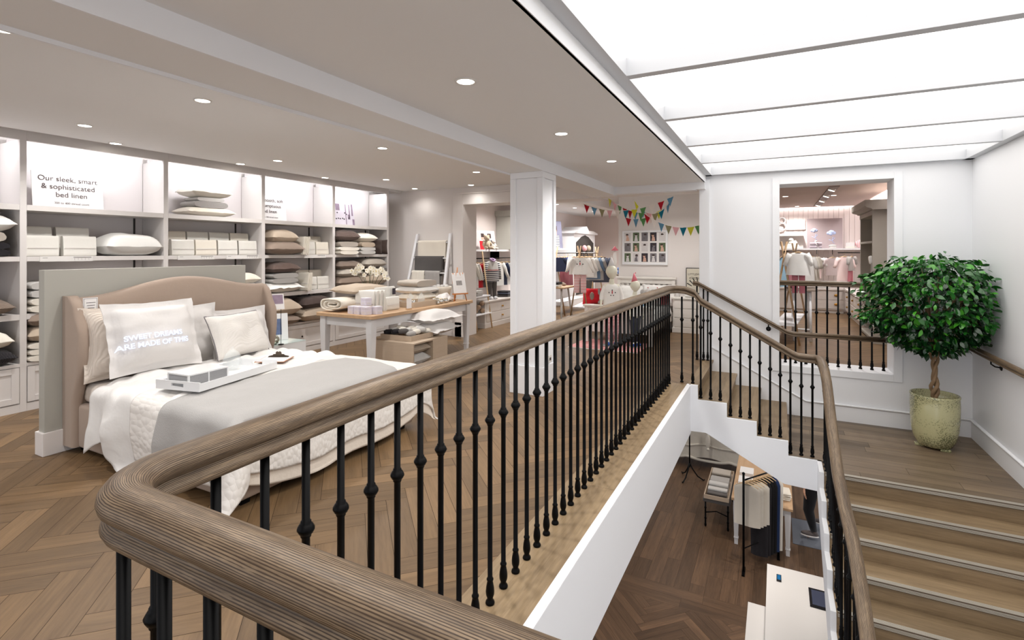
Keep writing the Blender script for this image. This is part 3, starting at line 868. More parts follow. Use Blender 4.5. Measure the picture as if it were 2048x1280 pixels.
for x in (BX0 + .08, BX1 - .08):
    for y in (BY0 + .08, BY1 - .08):
        mb = MB(W(bed)); mb.box(x - .03, x + .03, y - .03, y + .03, 0, .046); build('foot', mb, iron, bed)
sbox('mattress', BX0 + .08, BX1 - .03, BY0 + .04, BY1 - .04, .36, .51, sheetm, bed, .05)
# headboard: shaped slab plus two swept wings
def hb_top(y):
    t = (y - BY0) / (BY1 - BY0) * 2 - 1
    return 1.165 + .115 * max(0, math.cos(t * math.pi * .5 * 1.12)) ** 1.6 + .012 * t
def hb(a, b):
    # a around the section (front, top, back), b along y
    y = BY0 + (BY1 - BY0) * b; h = hb_top(y); x0, x1 = -4.745, -4.645
    if a < .45: return (x1 + .012 * math.sin(a / .45 * math.pi), y, .05 + (h - .09) * a / .45)
    if a < .55:
        t = (a - .45) / .10 * math.pi; return ((x0 + x1) / 2 + (x1 - x0) / 2 * math.cos(t), y, h - .04 + .04 * math.sin(t))
    return (x0, y, h - .04 - (h - .09) * (a - .55) / .45)
mb = MB(W(bed)); mb.grid(hb, 40, 40)
build('headboard', mb, uph, bed)
for s_, yb in ((0, BY0), (1, BY1)):
    sg = -1 if s_ == 0 else 1
    def wf(z):   # forward reach of the wing at height z
        if z < .38: return -4.60
        t = (z - .38) / (1.17 - .38)
        return -4.60 + .10 * math.sin(min(1, t * 1.25) * math.pi * .75) - .09 * max(0, t - .7) / .3
    def wing(a, b):
        z = .05 + 1.115 * b; top = max(0, (b - .93) / .07)
        xf = wf(z) - .05 * top ** 2; th = .032 * (1 - .25 * top)
        # section: outer side back->front, rounded nose, inner side back
        if a < .4: x = -4.76 + (xf - .03 + 4.76) * a / .4; y = yb + sg * (.035 + .03 * top * 0)
        elif a < .6:
            t = (a - .4) / .2 * math.pi; x = xf - .03 + .03 * math.sin(t); y = yb + sg * (.035 * math.cos(t))
        else: x = xf - .03 + (-4.76 - xf + .03) * (a - .6) / .4; y = yb - sg * .035
        return (x, y + sg * .0, z)
    mb = MB(W(bed)); mb.grid(wing, 30, 30)
    for bb in (1,):
        vs = [wing(i / 30, 1) for i in range(31)]; mb.add(vs, [tuple(range(31))], True)
    build('wing', mb, uph, bed)
# hang tag on the headboard
mb = MB(W(bed)); mb.box(-4.622, -4.620, 1.935, 2.03, 1.01, 1.15)
tg = build('price_tag', mb, paperm, bed)
mb = MB(W(bed))
for k in range(4): mb.box(-4.6198, -4.6192, 1.955 + .005 * k, 2.015 - .004 * k, 1.11 - .02 * k, 1.114 - .02 * k)
for a, b, c, d in ((1.94, 2.025, 1.142, 1.144), (1.94, 2.025, 1.016, 1.018), (1.94, 1.942, 1.018, 1.142), (2.023, 2.025, 1.018, 1.142)): mb.box(-4.6198, -4.6192, a, b, c, d)
build('tag_print', mb, inkm, tg)

def drape(a0, a1, b0, b1, ztop, off, na, nb, dome=.05, fold=.03, freq=7, seed=0, flo=.012, skew=None, hems=0, rumple=0):
    """a sheet laid over the mattress: a along x, b along y, hanging over the sides and the foot"""
    X1 = BX1 + .01 + off; YA = BY0 - .01 - off; YB = BY1 + .01 + off; r = .07
    def bend(e):
        if e <= 0: return e, 0
        q = r * math.pi / 2
        if e < q: t = e / r; return r * math.sin(t), r * (1 - math.cos(t))
        return r, r + (e - q)
    def f(u, v):
        a = a0 + (a1 - a0) * u; b = b0 + (b1 - b0) * v
        if skew: a, b = skew(a, b, u, v)
        ex = a - (X1 - r); side = -1 if b < (BY0 + BY1) / 2 else 1
        ey = (YA + r - b) if side < 0 else (b - YB + r)
        yb = YA + r if side < 0 else YB - r
        if ex > 0 and ey > 0:
            L = math.hypot(ex, ey); d_, h_ = bend(L); d_ += (.10 * d_ / r + (.32 if side < 0 else .08) * h_) * math.sin(2 * math.atan2(ey, ex)) ** 2 * min(1, L / .2)
            x = (X1 - r) + d_ * ex / L; y = yb + side * d_ * ey / L; hx = h_ * ex / L; hy = h_ * ey / L; drop = h_
        else:
            dx, hx = bend(ex); x = (X1 - r) + dx if ex > 0 else a
            dy, hy = bend(ey); y = yb + side * dy if ey > 0 else b
            hx = max(hx, 0); hy = max(hy, 0); drop = max(hx, hy)
        cy = max(-1, min(1, (b - (BY0 + BY1) / 2) / ((BY1 - BY0) / 2)))
        top = ztop + off + dome * (1 - cy ** 4) * (1 - max(0, (a - (X1 - .35)) / .35) ** 2 if a > X1 - .35 else 1)
        wx = nz(a * 1.0 + seed, seed, 0, 1.7) * 1.6
        if hy > 0:
            k = min(1, hy / .25); s_ = -1 if b < (BY0 + BY1) / 2 else 1
            y += s_ * k * (fold * (1 + 1.1 * max(0, min(1, (-3.75 - a) / .3))) * (math.sin((a + wx * .15) * freq * 2.2) * .5 + .6 + nz(a + seed, hy, 0, 3) * .7))
            x += k * nz(a * 2 + seed, hy, 4, 2) * .03
        if hx > 0:
            k = min(1, hx / .25); x += k * (fold * (math.sin((b + wx * .2) * freq * 1.6) * .4 + .5 + nz(b + seed, hx, 9, 3) * .5))
        z = top - drop
        if drop == 0 or True: z += nz(a * 1 + seed, b * 1, 0, 3.2) * .014 + nz(a + seed, b * 1.0, 3, 9) * .005 + rumple * (abs(nz(a * .6 + b * .5, b * .3 - a * .5, 7, 7)) * .06 + nz(a, b, 2, 12) * .012)
        if z < flo + .05:
            over = flo + .05 - z; z = flo + .05 * math.exp(-over / .05)
            if hy > 0: y += (-1 if b < 2.7 else 1) * over * .5
            if hx > 0: x += over * .5
        return (x, y, z)
    mb = MB(); mb.grid(f, na, nb)
    return mb
SOL = .012
mb = drape(-4.34, -3.42, BY0 - .46, BY1 + .35, .50, .020, 60, 150, .035, .032, 7, 5.7, skew=lambda a, b, u, v: (a + (.0 if b > BY0 else (BY0 - b) * (-.12 * (1 - u) + .12)), b + (.10 * math.sin(u * 9) if v < .1 else 0) * (1 - v * 10 if v < .1 else 0)), rumple=1)
one('duvet', mb, duvm, 'smooth white cotton duvet under the pillows, hanging crumpled over the near side of the bed', 'duvet', solid=SOL)
mb = drape(-3.80, BX1 + .33, BY0 - .42, BY1 + .40, .50, .038, 110, 150, .035, .032, 7, 5.7, skew=lambda a, b, u, v: (a + .18 * (1 - u) * (max(0, BY0 - b)) + .0, b))
one('quilt', mb, quiltm, 'stitched off-white quilt hanging over the foot and near corner of the bed', 'quilt', solid=.014)
mb = drape(-3.32, BX1 + .06, BY0 - .40, BY1 - .22, .50, .055, 50, 140, .035, .032, 7, 5.7, skew=lambda a, b, u, v: (a - .12 * (1 - v) * (1 - u) + (.10 if False else 0) * u, b + .04 * math.sin(u * 5)))
one('throw_blanket', mb, throwm, 'grey wool throw spread across the foot of the bed', 'blanket', solid=.008)
mb = drape(-2.98, BX1 + .38, BY0 - .02, BY1 + .30, .50, .028, 60, 120, .035, .032, 7, 5.7)
one('bed_sheet', mb, sheetm, 'plain white sheet edge showing below the quilt at the foot of the bed', 'sheet', solid=.006)

def standing_pillow(x, y, z, w_, h_, t_, lean, yaw, m, label, flange=0, seed=1, name='pillow'):
    """stands on its lower edge, front faces +x before yaw; leans back towards the headboard"""
    r = thing(name, label, 'pillow', (x, y, z), yaw)
    Mx = Matrix.Rotation(-lean, 4, 'Y') @ Matrix.Translation((-t_ * .42, 0, h_ / 2)) @ Matrix.Rotation(R(90), 4, 'Z') @ Matrix.Rotation(R(90), 4, 'X')
    mb = pillow_mb(w_, h_, t_, flange, n=26, seed=seed, pinch=.06, M=Mx, wr=.022)
    # (clamping in pillow_mb is along its own thickness only)
    build('pillowcase', mb, m, r)
    return r, Mx
creamq = mk_fab('pillow_quilted', (214, 203, 192), 'rib', 26, .6)
r, _ = standing_pillow(-4.47, 2.19, .53, .62, .56, .16, .20, -.05, creamq, 'quilted cream pillow leaning on the headboard behind the lettered pillow', .03, 3)
r, _ = standing_pillow(-4.46, 2.62, .53, .60, .52, .15, .2, .0, linenm, 'plain white pillow at the middle of the headboard, mostly hidden', .04, 5)
r, _ = standing_pillow(-4.44, 3.12, .53, .62, .45, .16, .25, .05, linenm, 'white flanged pillow at the far end of the headboard', .05, 7)
r, Mx = standing_pillow(-4.26, 2.28, .575, .66, .56, .20, .30, -.05, linenm, 'large white pillow with wide flange and the words sweet dreams are made of this', .05, 9)
glow = mk_emit('glowing_words', (226, 232, 255), 1.35)  # words emit their own brightness; nothing is projected on the pillow
for s_, zz in (('SWEET DREAMS', .045), ('ARE MADE OF THIS', -.015)):
    t = text(s_, .054, glow, r, Mx @ Matrix.Translation((-.055, zz - .065, .0)), bold=.0016)
    for v in t.data.vertices:
        p = Mx.inverted() @ v.co; u, w__ = p.x / .33, p.y / .28
        iu = min(1, abs(u) / (1 - .05 / .33)); iv = min(1, abs(w__) / (1 - .05 / .28))
        th = max(0, 1 - iu ** 3.2) ** .45 * max(0, 1 - iv ** 3.2) ** .45
        v.co = Mx @ Vector((p.x, p.y, .20 * .42 + th * .1 * 1.16 + .026))
r, Mx = standing_pillow(-4.22, 2.97, .575, .54, .40, .16, .42, .12, mk_fab('pillow_ribbed_white', (220, 216, 211), 'rib', 40, .3), 'square white pillow with grey piped edge, right of the lettered pillow', 0, 12)
mb = MB(Mx); N = 24
for k in range(4):
    pts = []
    for i in range(N + 1):
        s_ = i / N * 2 - 1; u, v = [(s_, -1), (1, s_), (-s_, 1), (-1, -s_)][k]
        pts.append((u * .27 * (1 - .06 * (1 - v * v)), v * .20 * (1 - .06 * (1 - u * u)), .16 * .42))
    mb.tube(pts, .005, 6)
build('piping', mb, mk('piping_grey', (120, 116, 118), .8), r)

# ---------------------------------------------------------------- things on the bed
wl = mk('white_lacquer', (230, 231, 232), .2, coat=.5)
tr = thing('serving_tray', 'white lacquered serving tray with cut-out handles on the bed', 'tray', (-3.56, 2.32, .592), R(12))
mb = MB(); mb.box(-.175, .175, -.35, .35, 0, .008)
build('tray_base', mb, wl, tr)
for s_ in (-1, 1):
    mb = MB(); mb.box(s_ * .175 - .005, s_ * .175 + .005, -.345, .345, 0, .05); build('side', mb, wl, tr)
    mb = MB(); y = s_ * .35
    for a, b, c, d in ((-.18, -.05, 0, .06), (.05, .18, 0, .06), (-.05, .05, 0, .022), (-.05, .05, .045, .06)): mb.box(a, b, y - .005, y + .005, c, d)
    build('handle_end', mb, wl, tr)
bx = thing('jewellery_box', 'white box with beaded sides standing in the tray on the bed', 'box', (-3.53, 2.14, .602), R(4))
mb = MB(); mb.box(-.10, .10, -.14, .14, .006, .080); build('box_body', mb, mk('beaded_silver', (176, 176, 178), .5, bump=.9, bscale=350), bx)
mb = MB(); mb.box(-.105, .105, -.145, .145, .080, .090); mb.box(-.105, .105, -.145, .145, 0, .006); mb.box(-.104, .104, -.004, .004, 0.006, .08)
for a in (-.1, .1):
    for b in (-.14, .14): mb.box(a - .006, a + .006, b - .006, b + .006, 0.006, .08)
build('box_lid', mb, wl, bx, bevel=.001)
glass = mk('clear_glass', (244, 250, 250), .05, spec=1.0, alpha=.13)
def goblet_dome(x, y, z, r, h, label, knob=True):
    t = thing('glass_cloche', label, 'glass jar', (x, y, z))
    pr = [(r, 0), (r * 1.02, h * .1), (r, h * .45), (r * .8, h * .68), (r * .45, h * .82), (.012, h * .87)]
    mb = MB(); mb.lathe((0, 0, 0), pr, 20); mb.lathe((0, 0, 0), [(max(a - .003, .001), b) for a, b in pr], 20)
    build('bell', mb, glass, t)
    if knob: mb = MB(); mb.ball((0, 0, h * .93), .014, 10, 6); build('knob', mb, glass, t)
    return t
goblet_dome(-3.70, 2.50, .602, .065, .17, 'clear glass cloche with knob standing at the far end of the bed tray')
cb = thing('clipboard', 'wooden clipboard with white sheet and ornate metal clip lying on the bed', 'clipboard', (-3.74, 2.90, .593), R(-60))
mb = MB(); mb.box(-.115, .105, -.12, .12, 0, .004); build('board', mb, mk('clipboard_wood', (168, 120, 88), .5), cb)
mb = MB(); mb.box(-.10, .095, -.11, .11, .004, .006); build('sheet', mb, paperm, cb)
mb = MB(Matrix.Translation((-.09, 0, .006)) @ Matrix.Rotation(R(8), 4, 'Y'))
prof_ = [(-.085, 0), (-.085, .008), (-.05, .016), (-.045, .024), (-.025, .026), (-.022, .044), (-.010, .050), (0, .044), (.010, .050), (.022, .044), (.025, .026), (.045, .024), (.05, .016), (.085, .008), (.085, 0)]
mb.prism(prof_, 'x', -.002, .002); mb.box(-.002, .02, -.085, .085, 0, .004)
build('clip', mb, mk('aged_metal', (88, 78, 68), .5, metal=.6), cb)

# ---------------------------------------------------------------- bedside cube and what stands on it
cu = thing('bedside_cube', 'white lacquered cube table beside the head of the bed', 'side table', (-4.95, 3.85, 0))
mb = MB(); mb.box(-.23, .23, -.22, .22, .0, .50); build('cube_body', mb, wl, cu, bevel=.004)
mb = MB(); mb.box(-.232, .232, -.222, .222, .497, .502); build('glass_top', mb, mk('pale_glass_top', (214, 228, 224), .08, coat=.6), cu)
# framed photograph leaning on the cube
def picture(name, loc, w_, h_, lean, yaw, label, cat, art, frame_m, fw=.02, face='x', th=.015, grp=None):
    t = thing(name, label, cat, loc, yaw, grp)
    Mx = Matrix.Rotation(-lean, 4, 'Y')
    mb = MB(Mx); mb.box(-th, 0, -w_ / 2, w_ / 2, 0, h_); build('frame', mb, frame_m, t, bevel=.002)
    for i, (nm, a, b, c, d, m) in enumerate(art):
        mb = MB(Mx); mb.box(0, .0012 + .0002 * i, a * w_, b * w_, c * h_, d * h_); build(nm, mb, m, t)
    return t, Mx
bluep = mk('photo_blue', (96, 112, 148), .4, var=.5, vscale=18); darkp = mk('photo_dark', (52, 46, 56), .4, var=.5, vscale=25)
mauvep = mk('photo_mauve', (146, 128, 146), .4, var=.4, vscale=14); skinp = mk('photo_skin', (206, 168, 150), .5)
picture('framed_picture', (-4.99, 3.90, .503), .24, .30, .22, -.55, 'white photo frame with a blue seaside picture on the bedside cube', 'framed picture', [('photograph', -.22, .22, .2, .8, bluep), ('photo_subject', -.2, -.02, .22, .78, darkp)], wl)
vt = thing('glass_votive', 'round ribbed mercury glass votive on the bedside cube', 'candle holder', (-4.80, 3.72, .503))
merc = mk('mercury_glass', (200, 204, 190), .12, metal=.85)
mb = MB(); mb.lathe((0, 0, 0), [(.02, 0), (.045, .012), (.056, .04), (.05, .07), (.034, .085), (.034, .092), (.028, .09), (.03, .08)], 24); build('bowl', mb, merc, vt)
sh = thing('sign_holder', 'thin black rod sign holder with a tilted photo card beside the bed', 'sign holder', (-4.72, 3.74, .503))
mb = MB(); mb.lathe((0, 0, 0), [(.03, 0), (.03, .006), (.004, .01)], 16); mb.tube([(0, 0, .008), (0, 0, .40)], .003, 8); build('rod', mb, iron, sh)
mb = MB(Matrix.Translation((0, -.03, .38)) @ Matrix.Rotation(-.5, 4, 'Z') @ Matrix.Rotation(-.35, 4, 'Y')); mb.box(-.003, 0, -.11, .06, 0, .17); cd_ = build('card', mb, paperm, sh)
mb = MB(Matrix.Translation((0, -.03, .38)) @ Matrix.Rotation(-.5, 4, 'Z') @ Matrix.Rotation(-.35, 4, 'Y')); mb.box(0, .0008, -.10, .05, .06, .16); build('photograph', mb, mauvep, cd_)
# ---------------------------------------------------------------- wall shelving, one unit per bay
PY = [0.90, 2.162, 3.424, 4.689, 5.951, 7.225]
FX, BXK = -6.27, -6.72
shelfm = mk('shelf_paint', (218, 214, 212), .5)
backm = mk('shelf_back', (214, 209, 209), .6)
stripm = mk('shelf_edge_strip', (228, 226, 224), .5)
knobm = mk('cup_knob', (30, 26, 26), .3, metal=.3)
TOPZ, S2, S3, CABZ = 1.94, 1.452, .912, .452
bayn = ['leftmost shelving bay cut by the picture edge', 'shelving bay with the lettered bed linen sign', 'shelving bay with the cushion pile on its top shelf', 'shelving bay with the second lettered sign', 'last shelving bay with the mauve photograph']
units = []
for i in range(5):
    y0, y1 = PY[i] + .0255, PY[i + 1] + .0245
    t = thing('shelving_unit', 'pale grey ' + bayn[i], 'shelves', (FX, (y0 + y1) / 2, 0)); units.append(t)
    w_ = W(t); iy0, iy1 = y0, y1 - .05
    mb = MB(w_); mb.box(FX - .43, FX, iy1, y1, 0, 2.545)
    if i == 0: mb.box(FX - .43, FX, y0 - .05, y0, 0, 2.545)
    build('upright', mb, shelfm, t, bevel=.0015)
    mb = MB(w_); mb.box(BXK, BXK + .015, iy0, iy1, 0, 2.6); build('back_panel', mb, backm, t)
    mb = MB(w_); mb.box(FX - .03, FX + .001, iy0, y1, 2.545, 2.759); build('header', mb, shelfm, t)
    for z in (TOPZ, S2, S3):
        mb = MB(w_); mb.box(FX - .42, FX - .002, iy0, iy1, z - (.052 if z != S2 else .045), z); build('shelf', mb, shelfm, t, bevel=.001)
    mb = MB(w_); mb.box(FX - .42, FX, iy0, iy1, CABZ - .03, CABZ); build('cabinet_top', mb, shelfm, t, bevel=.001)
    mb = MB(w_); mb.box(FX - .42, FX - .02, iy0, iy1, 0, CABZ - .03); build('cabinet_body', mb, shelfm, t)
    mb = MB(w_); mb.box(FX - .02, FX - .002, iy0, iy1, 0, .075); build('plinth', mb, shelfm, t)
    n = 2 if i < 2 else 1
    for k in range(n):
        a = iy0 + (iy1 - iy0) * k / n + .004; b = iy0 + (iy1 - iy0) * (k + 1) / n - .004
        mb = MB(w_); z0, z1 = .085, CABZ - .036; f = .055
        mb.box(FX - .012, FX + .004, a, a + f, z0, z1); mb.box(FX - .012, FX + .004, b - f, b, z0, z1)
        mb.box(FX - .012, FX + .004, a + f, b - f, z0, z0 + f); mb.box(FX - .012, FX + .004, a + f, b - f, z1 - f, z1)
        mb.box(FX - .018, FX - .006, a + f, b - f, z0 + f, z1 - f)
        d = build('drawer' if i >= 2 else 'door', mb, shelfm, t, bevel=.0015)
        mb = MB(w_); mb.ball((FX + .02, (a + b) / 2 if i >= 2 else (b - .03 if k == 0 else a + .03), .24 if i >= 2 else .33), .014, 10, 6); build('knob', mb, knobm, d)
    for q, (s0, s1) in enumerate(((CABZ, S3), (S3, S2), (S2, TOPZ))):
        mb = MB(w_); mb.box(BXK + .015, BXK + .03, iy1 - .10, iy1 - .085, s0, s1 - .045); build('shelf_rail', mb, darkgap, t)
def strip(y0, y1, label):
    t = thing('price_strip', label, 'price label', (FX + .001, (y0 + y1) / 2, S2 - .05))
    mb = MB(); mb.box(0, .003, -(y1 - y0) / 2, (y1 - y0) / 2, 0, .052); build('strip', mb, stripm, t)
    mb = MB(); L = (y1 - y0)
    mb.box(.003, .0036, L * .12, L * .47, .040, .044); mb.box(.003, .0036, L * .12, L * .47, .033, .035)
    for k in range(5): mb.box(.003, .0036, L * (.14 + k * .07), L * (.14 + k * .07) + .001, .012, .032)
    mb.box(.003, .0036, -L * .45, -L * .36, .034, .037); build('print', mb, inkm, t)
strip(2.281, 2.709, 'price strip on the shelf edge under the two white linen packs')
strip(3.553, 3.993, 'left price strip under the rows of eight linen packs')
strip(4.151, 4.614, 'right price strip under the rows of eight linen packs')
strip(5.362, 5.781, 'price strip under the linen packs beside the brown cushions')

# signs on the top shelf
def sign(y, w_, h_, lines, label, lean=.12, x=-6.52):
    t = thing('sign_board', label, 'sign', (x, y, TOPZ + .001)); Mx = Matrix.Rotation(-lean, 4, 'Y')
    mb = MB(Mx); mb.box(-.012, 0, -w_ / 2, w_ / 2, 0, h_); build('board', mb, paperm, t, bevel=.001)
    for s_, sz, yy, zz in lines: text(s_, sz, inkm, t, Mx @ faceM((.003, yy, zz * h_)), sx=1.0)
    return t
sign(2.62, .60, .37, [('Our sleek, smart', .074, 0.0, .82), ('& sophisticated', .074, 0.0, .60), ('bed linen', .074, .02, .38), ('200 to 400 thread count', .030, .02, .15)], 'white lettered sign reading our sleek, smart and sophisticated bed linen')
sign(4.98, .58, .37, [('Our smooth, soft', .070, 0.0, .82), ('& sumptuous', .070, 0.02, .60), ('bed linen', .070, .0, .38), ('100 to 300 thread count', .028, .0, .15)], 'white lettered sign reading our smooth, soft and sumptuous bed linen')
pc, Mx = picture('poster', (-6.48, 6.33, TOPZ + .001), .58, .38, .12, 0, 'mauve photograph of a laid table standing on the top shelf of the last bay', 'poster', [('photo_field', -.5, .5, 0, 1, mk('photo_pale', (222, 216, 226), .5, var=.12, vscale=6))], paperm)
mb = MB(Mx)
for a, b, c, d in ((.16, .19, .05, .95), (.30, .34, .3, .95), (.40, .46, .45, .98), (-.2, -.05, .66, .95), (.42, .5, 0, .3), (.25, .34, .28, .5)): mb.box(0, .002, a * .58, b * .58, c * .38, d * .38)
build('photo_shapes', mb, mauvep, pc)
mb = MB(Mx)
for a, c in ((-.2, .28), (-.12, .3), (-.05, .29), (.04, .31), (-.15, .55), (.14, .56), (.2, .5), (.28, .34), (.1, .28)): mb.ball((.001, a * .58, c * .38), (.003, .016, .012), 8, 5)
build('photo_details', mb, darkp, pc)

# goods, bay by bay (desc says where)
X_ = -6.46
stack('of the cushion pile on the top shelf', X_, 3.99, TOPZ, [('cushion', .36, .62, .10, 'cream', 'weave'), ('blanket', .30, .46, .075, 'grey', 'check'), ('throw', .28, .38, .045, 'silver', 'weave'), ('cushion', .36, .52, .12, 'ivory', 'weave')])
stack('of the pile on the second shelf of the leftmost bay', X_ + .02, 1.86, S2, [('throw', .36, .46, .12, 'black', 'rib'), ('throw', .33, .40, .085, 'stone', 'weave'), ('pillow', .38, .50, .14, 'white', 'weave')])
stack('on the third shelf of the leftmost bay', X_ + .03, 1.84, S3, [('cushion', .44, .50, .14, 'taupe', 'rib')])
stack('on the cabinet of the leftmost bay', X_ + .03, 1.84, CABZ, [('cushion', .44, .54, .14, 'black', 'check'), ('cushion', .42, .48, .15, 'ivory', 'weave')])
for k, (y, w_) in enumerate(((2.335, .25), (2.635, .28))):
    for q in range(2):
        pack(X_ + .12 - .17 * q, y + .01 * q, S2 + .001, w_, (.205, .30)[q], .06, ['low', 'tall'][q] + ' white linen pack standing ' + ['in front', 'behind'][q] + ' ' + ['at the left end below the sign', 'beside the plump pillow below the sign'][k], 'linen packs below the sign')
stack('lying alone right of the two linen packs', X_ + .02, 3.10, S2, [('pillow', .40, .56, .20, 'white', 'weave')])
stack('partly hidden by the partition, third shelf of the sign bay', X_ + .02, 2.42, S3, [('blanket', .38, .44, .13, 'ivory', 'weave'), ('blanket', .38, .44, .14, 'silver', 'weave')])
stack('behind the partition, on the cabinet of the sign bay', X_ + .02, 2.42, CABZ, [('quilt', .4, .46, .16, 'ivory', 'weave'), ('cushion', .42, .46, .14, 'sand', 'weave'), ('cushion', .42, .46, .14, 'taupe', 'weave')])
for q in range(2):
    for k in range(4):
        y = 3.66 + k * .283
        pack(X_ + .12 - .17 * q, y, S2 + .001, .262, (.195, .30)[q], .06, ['front', 'rear'][q] + ' row linen pack, ' + ['first from the left', 'second from the left', 'third from the left', 'right-hand end'][k] + ', in the bay with the cushion pile', 'eight linen packs in two rows', m=packm2 if (k + q) % 3 == 1 else packm)
stack('on the third shelf just right of the partition', X_ + .06, 4.42, S3, [('pillow', .46, .50, .15, 'white', 'weave', .05), ('cushion', .36, .40, .12, 'cream', 'weave')])
stack('on the cabinet just right of the partition', X_ + .02, 4.35, CABZ, [('cushion', .4, .5, .14, 'sand', 'weave')])
stack('of the pair below the second lettered sign', X_ + .05, 5.02, S2, [('cushion', .46, .60, .16, 'taupe', 'weave'), ('cushion', .38, .44, .16, 'sand', 'weave')])
for q in range(2):
    for k in range(2):
        pack(X_ + .12 - .17 * q, 5.52 + k * .27, S2 + .001, .25, (.20, .29)[q], .06, ['front', 'rear'][q] + ' ' + ['left', 'right'][k] + ' linen pack on the second shelf beside the brown cushions', 'linen packs beside the cushions', m=packm2 if k else packm)
for k in range(5): pack(X_ + .10, 5.30 + k * .022, S2 + .001, .30, .27, .016, 'thin linen pack edge-on left of the upright packs, place %s in the row' % ['one', 'two', 'three', 'four', 'five'][k], 'thin packs standing edge-on, second shelf', face='y', m=packm2, tilt=.12)
stack('of the pile on the third shelf of the second sign bay', X_ + .05, 5.02, S3, [('pillow', .48, .66, .13, 'white', 'weave', .05), ('quilt', .38, .46, .13, 'grey', 'weave'), ('cushion', .42, .48, .13, 'brown', 'weave')])
for q in range(2):
    for k in range(2):
        pack(X_ + .12 - .17 * q, 5.56 + k * .25, S3 + .001, .235, (.20, .30)[q], .06, ['front', 'rear'][q] + ' ' + ['left', 'right'][k] + ' linen pack on the third shelf beside the grey quilt', 'linen packs on the third shelf', m=packm2 if q else packm)
for k in range(4): pack(X_ + .10, 5.38 + k * .02, S3 + .001, .30, .27, .015, 'thin linen pack edge-on on the third shelf, place %s in the row' % ['one', 'two', 'three', 'four'][k], 'thin packs standing edge-on, third shelf', face='y', m=packm2, tilt=.1)
stack('on the cabinet behind the sign card', X_ + .08, 4.98, CABZ, [('cushion', .42, .52, .12, 'taupe', 'weave'), ('cushion', .46, .52, .20, 'sand', 'weave')])
stack('on the cabinet left of the display table', X_ + .08, 5.56, CABZ, [('cushion', .46, .60, .18, 'sand', 'check'), ('cushion', .46, .58, .15, 'dark brown', 'weave')])
stack('of the left pile beside the upright brown cushions', X_ + .05, 6.22, S2, [('quilt', .42, .46, .11, 'ivory', 'weave'), ('blanket', .42, .42, .08, 'stone', 'check'), ('cushion', .42, .50, .16, 'brown', 'rib')])
stack('of the right pile beside the upright brown cushions', X_ + .05, 6.66, S2, [('quilt', .42, .38, .11, 'silver', 'weave'), ('blanket', .42, .34, .08, 'sand', 'weave'), ('cushion', .42, .46, .13, 'ivory', 'weave')])
for k in range(2):
    r, _ = standing_pillow(X_ + .14, 6.93 + k * .15, S2 + .001, .26, .26, .10, .1, -.7, fm('dark brown', 'weave'), 'small dark brown cushion standing upright, ' + ['left', 'right'][k] + ' of the pair at the end of the shelf', 0, 21 + k, 'cushion')
stack('of the left pile behind the orchids', X_ + .05, 6.28, S3, [('cushion', .46, .56, .16, 'taupe', 'weave'), ('cushion', .46, .52, .12, 'stone', 'weave'), ('cushion', .44, .52, .12, 'taupe', 'rib')])
stack('of the right pile behind the orchids', X_ + .05, 6.85, S3, [('cushion', .46, .58, .17, 'sand', 'weave'), ('cushion', .44, .5, .12, 'dark brown', 'weave'), ('cushion', .44, .56, .14, 'stone', 'weave')])
stack('on the cabinet of the last bay', X_ + .05, 6.5, CABZ, [('quilt', .46, .9, .14, 'ivory', 'weave')])

# ---------------------------------------------------------------- ladder with blankets against the back wall
ld = thing('blanket_ladder', 'white wooden ladder hung with blankets leaning on the back wall', 'ladder', (-5.55, 7.3, 0))
yl = lambda z: 7.18 + .36 * z / 1.85
for s_, xa, xb in ((0, -6.02, -5.85), (1, -5.13, -5.13)):
    mb = MB(W(ld)); mb.prism([(xa - .025, 0), (xa + .025, 0), (xb + .025, 1.82), (xb - .025, 1.82)], 'y', 0, .035)
    mb.v = [(v[0], v[1] + yl(v[2]) , v[2]) for v in mb.v]
    o = build('rail', mb, white, ld, bevel=.003)
for k, z in enumerate((.25, .56, .87, 1.12, 1.38, 1.66)):
    mb = MB(W(ld)); xa = -6.02 + .17 * z / 1.82
    mb.tube([(xa, yl(z) + .017, z), (-5.13, yl(z) + .017, z)], .012, 8); build('rung', mb, white, ld)
def hung(x0, x1, z, drop, m, label, back=.25, seed=0, th=.012):
    y = yl(z) + .017
    def f(a, b):
        x = x0 + (x1 - x0) * a; s_ = b * (drop + back + .06)
        w_ = nz(a * 4 + seed, b * 2, seed, 1.5) * .01
        if s_ < drop: zz = z + .018 - (drop - s_); yy = y - .02 - .008 + w_ - (yl(z) - yl(zz)) * 1.0 * 0
        elif s_ < drop + .06: t = (s_ - drop) / .06 * math.pi; zz = z + .018 + .016 * math.sin(t); yy = y - .028 * math.cos(t)
        else: zz = z + .018 - (s_ - drop - .06); yy = y + .028 + w_
        return (x + nz(b * 3, a, seed) * .006, yy, zz)
    mb = MB(); mb.grid(f, 20, 40)
    return one('blanket', mb, m, label, 'blanket', 'blankets hung on the white ladder', solid=th)
hung(-5.80, -5.19, 1.66, .36, fm('cream', 'weave'), 'cream blanket over the top rung of the white ladder', seed=1)
hung(-5.82, -5.22, 1.38, .33, fm('charcoal', 'rib'), 'charcoal ribbed blanket over the middle rung of the white ladder', .22, seed=2)
hung(-5.86, -5.58, 1.12, .32, fm('ivory', 'weave'), 'small ivory blanket on the left half of a lower ladder rung', .2, seed=3)
hung(-5.57, -5.25, 1.12, .32, fm('grey', 'weave'), 'small grey blanket on the right half of a lower ladder rung', .2, seed=4)
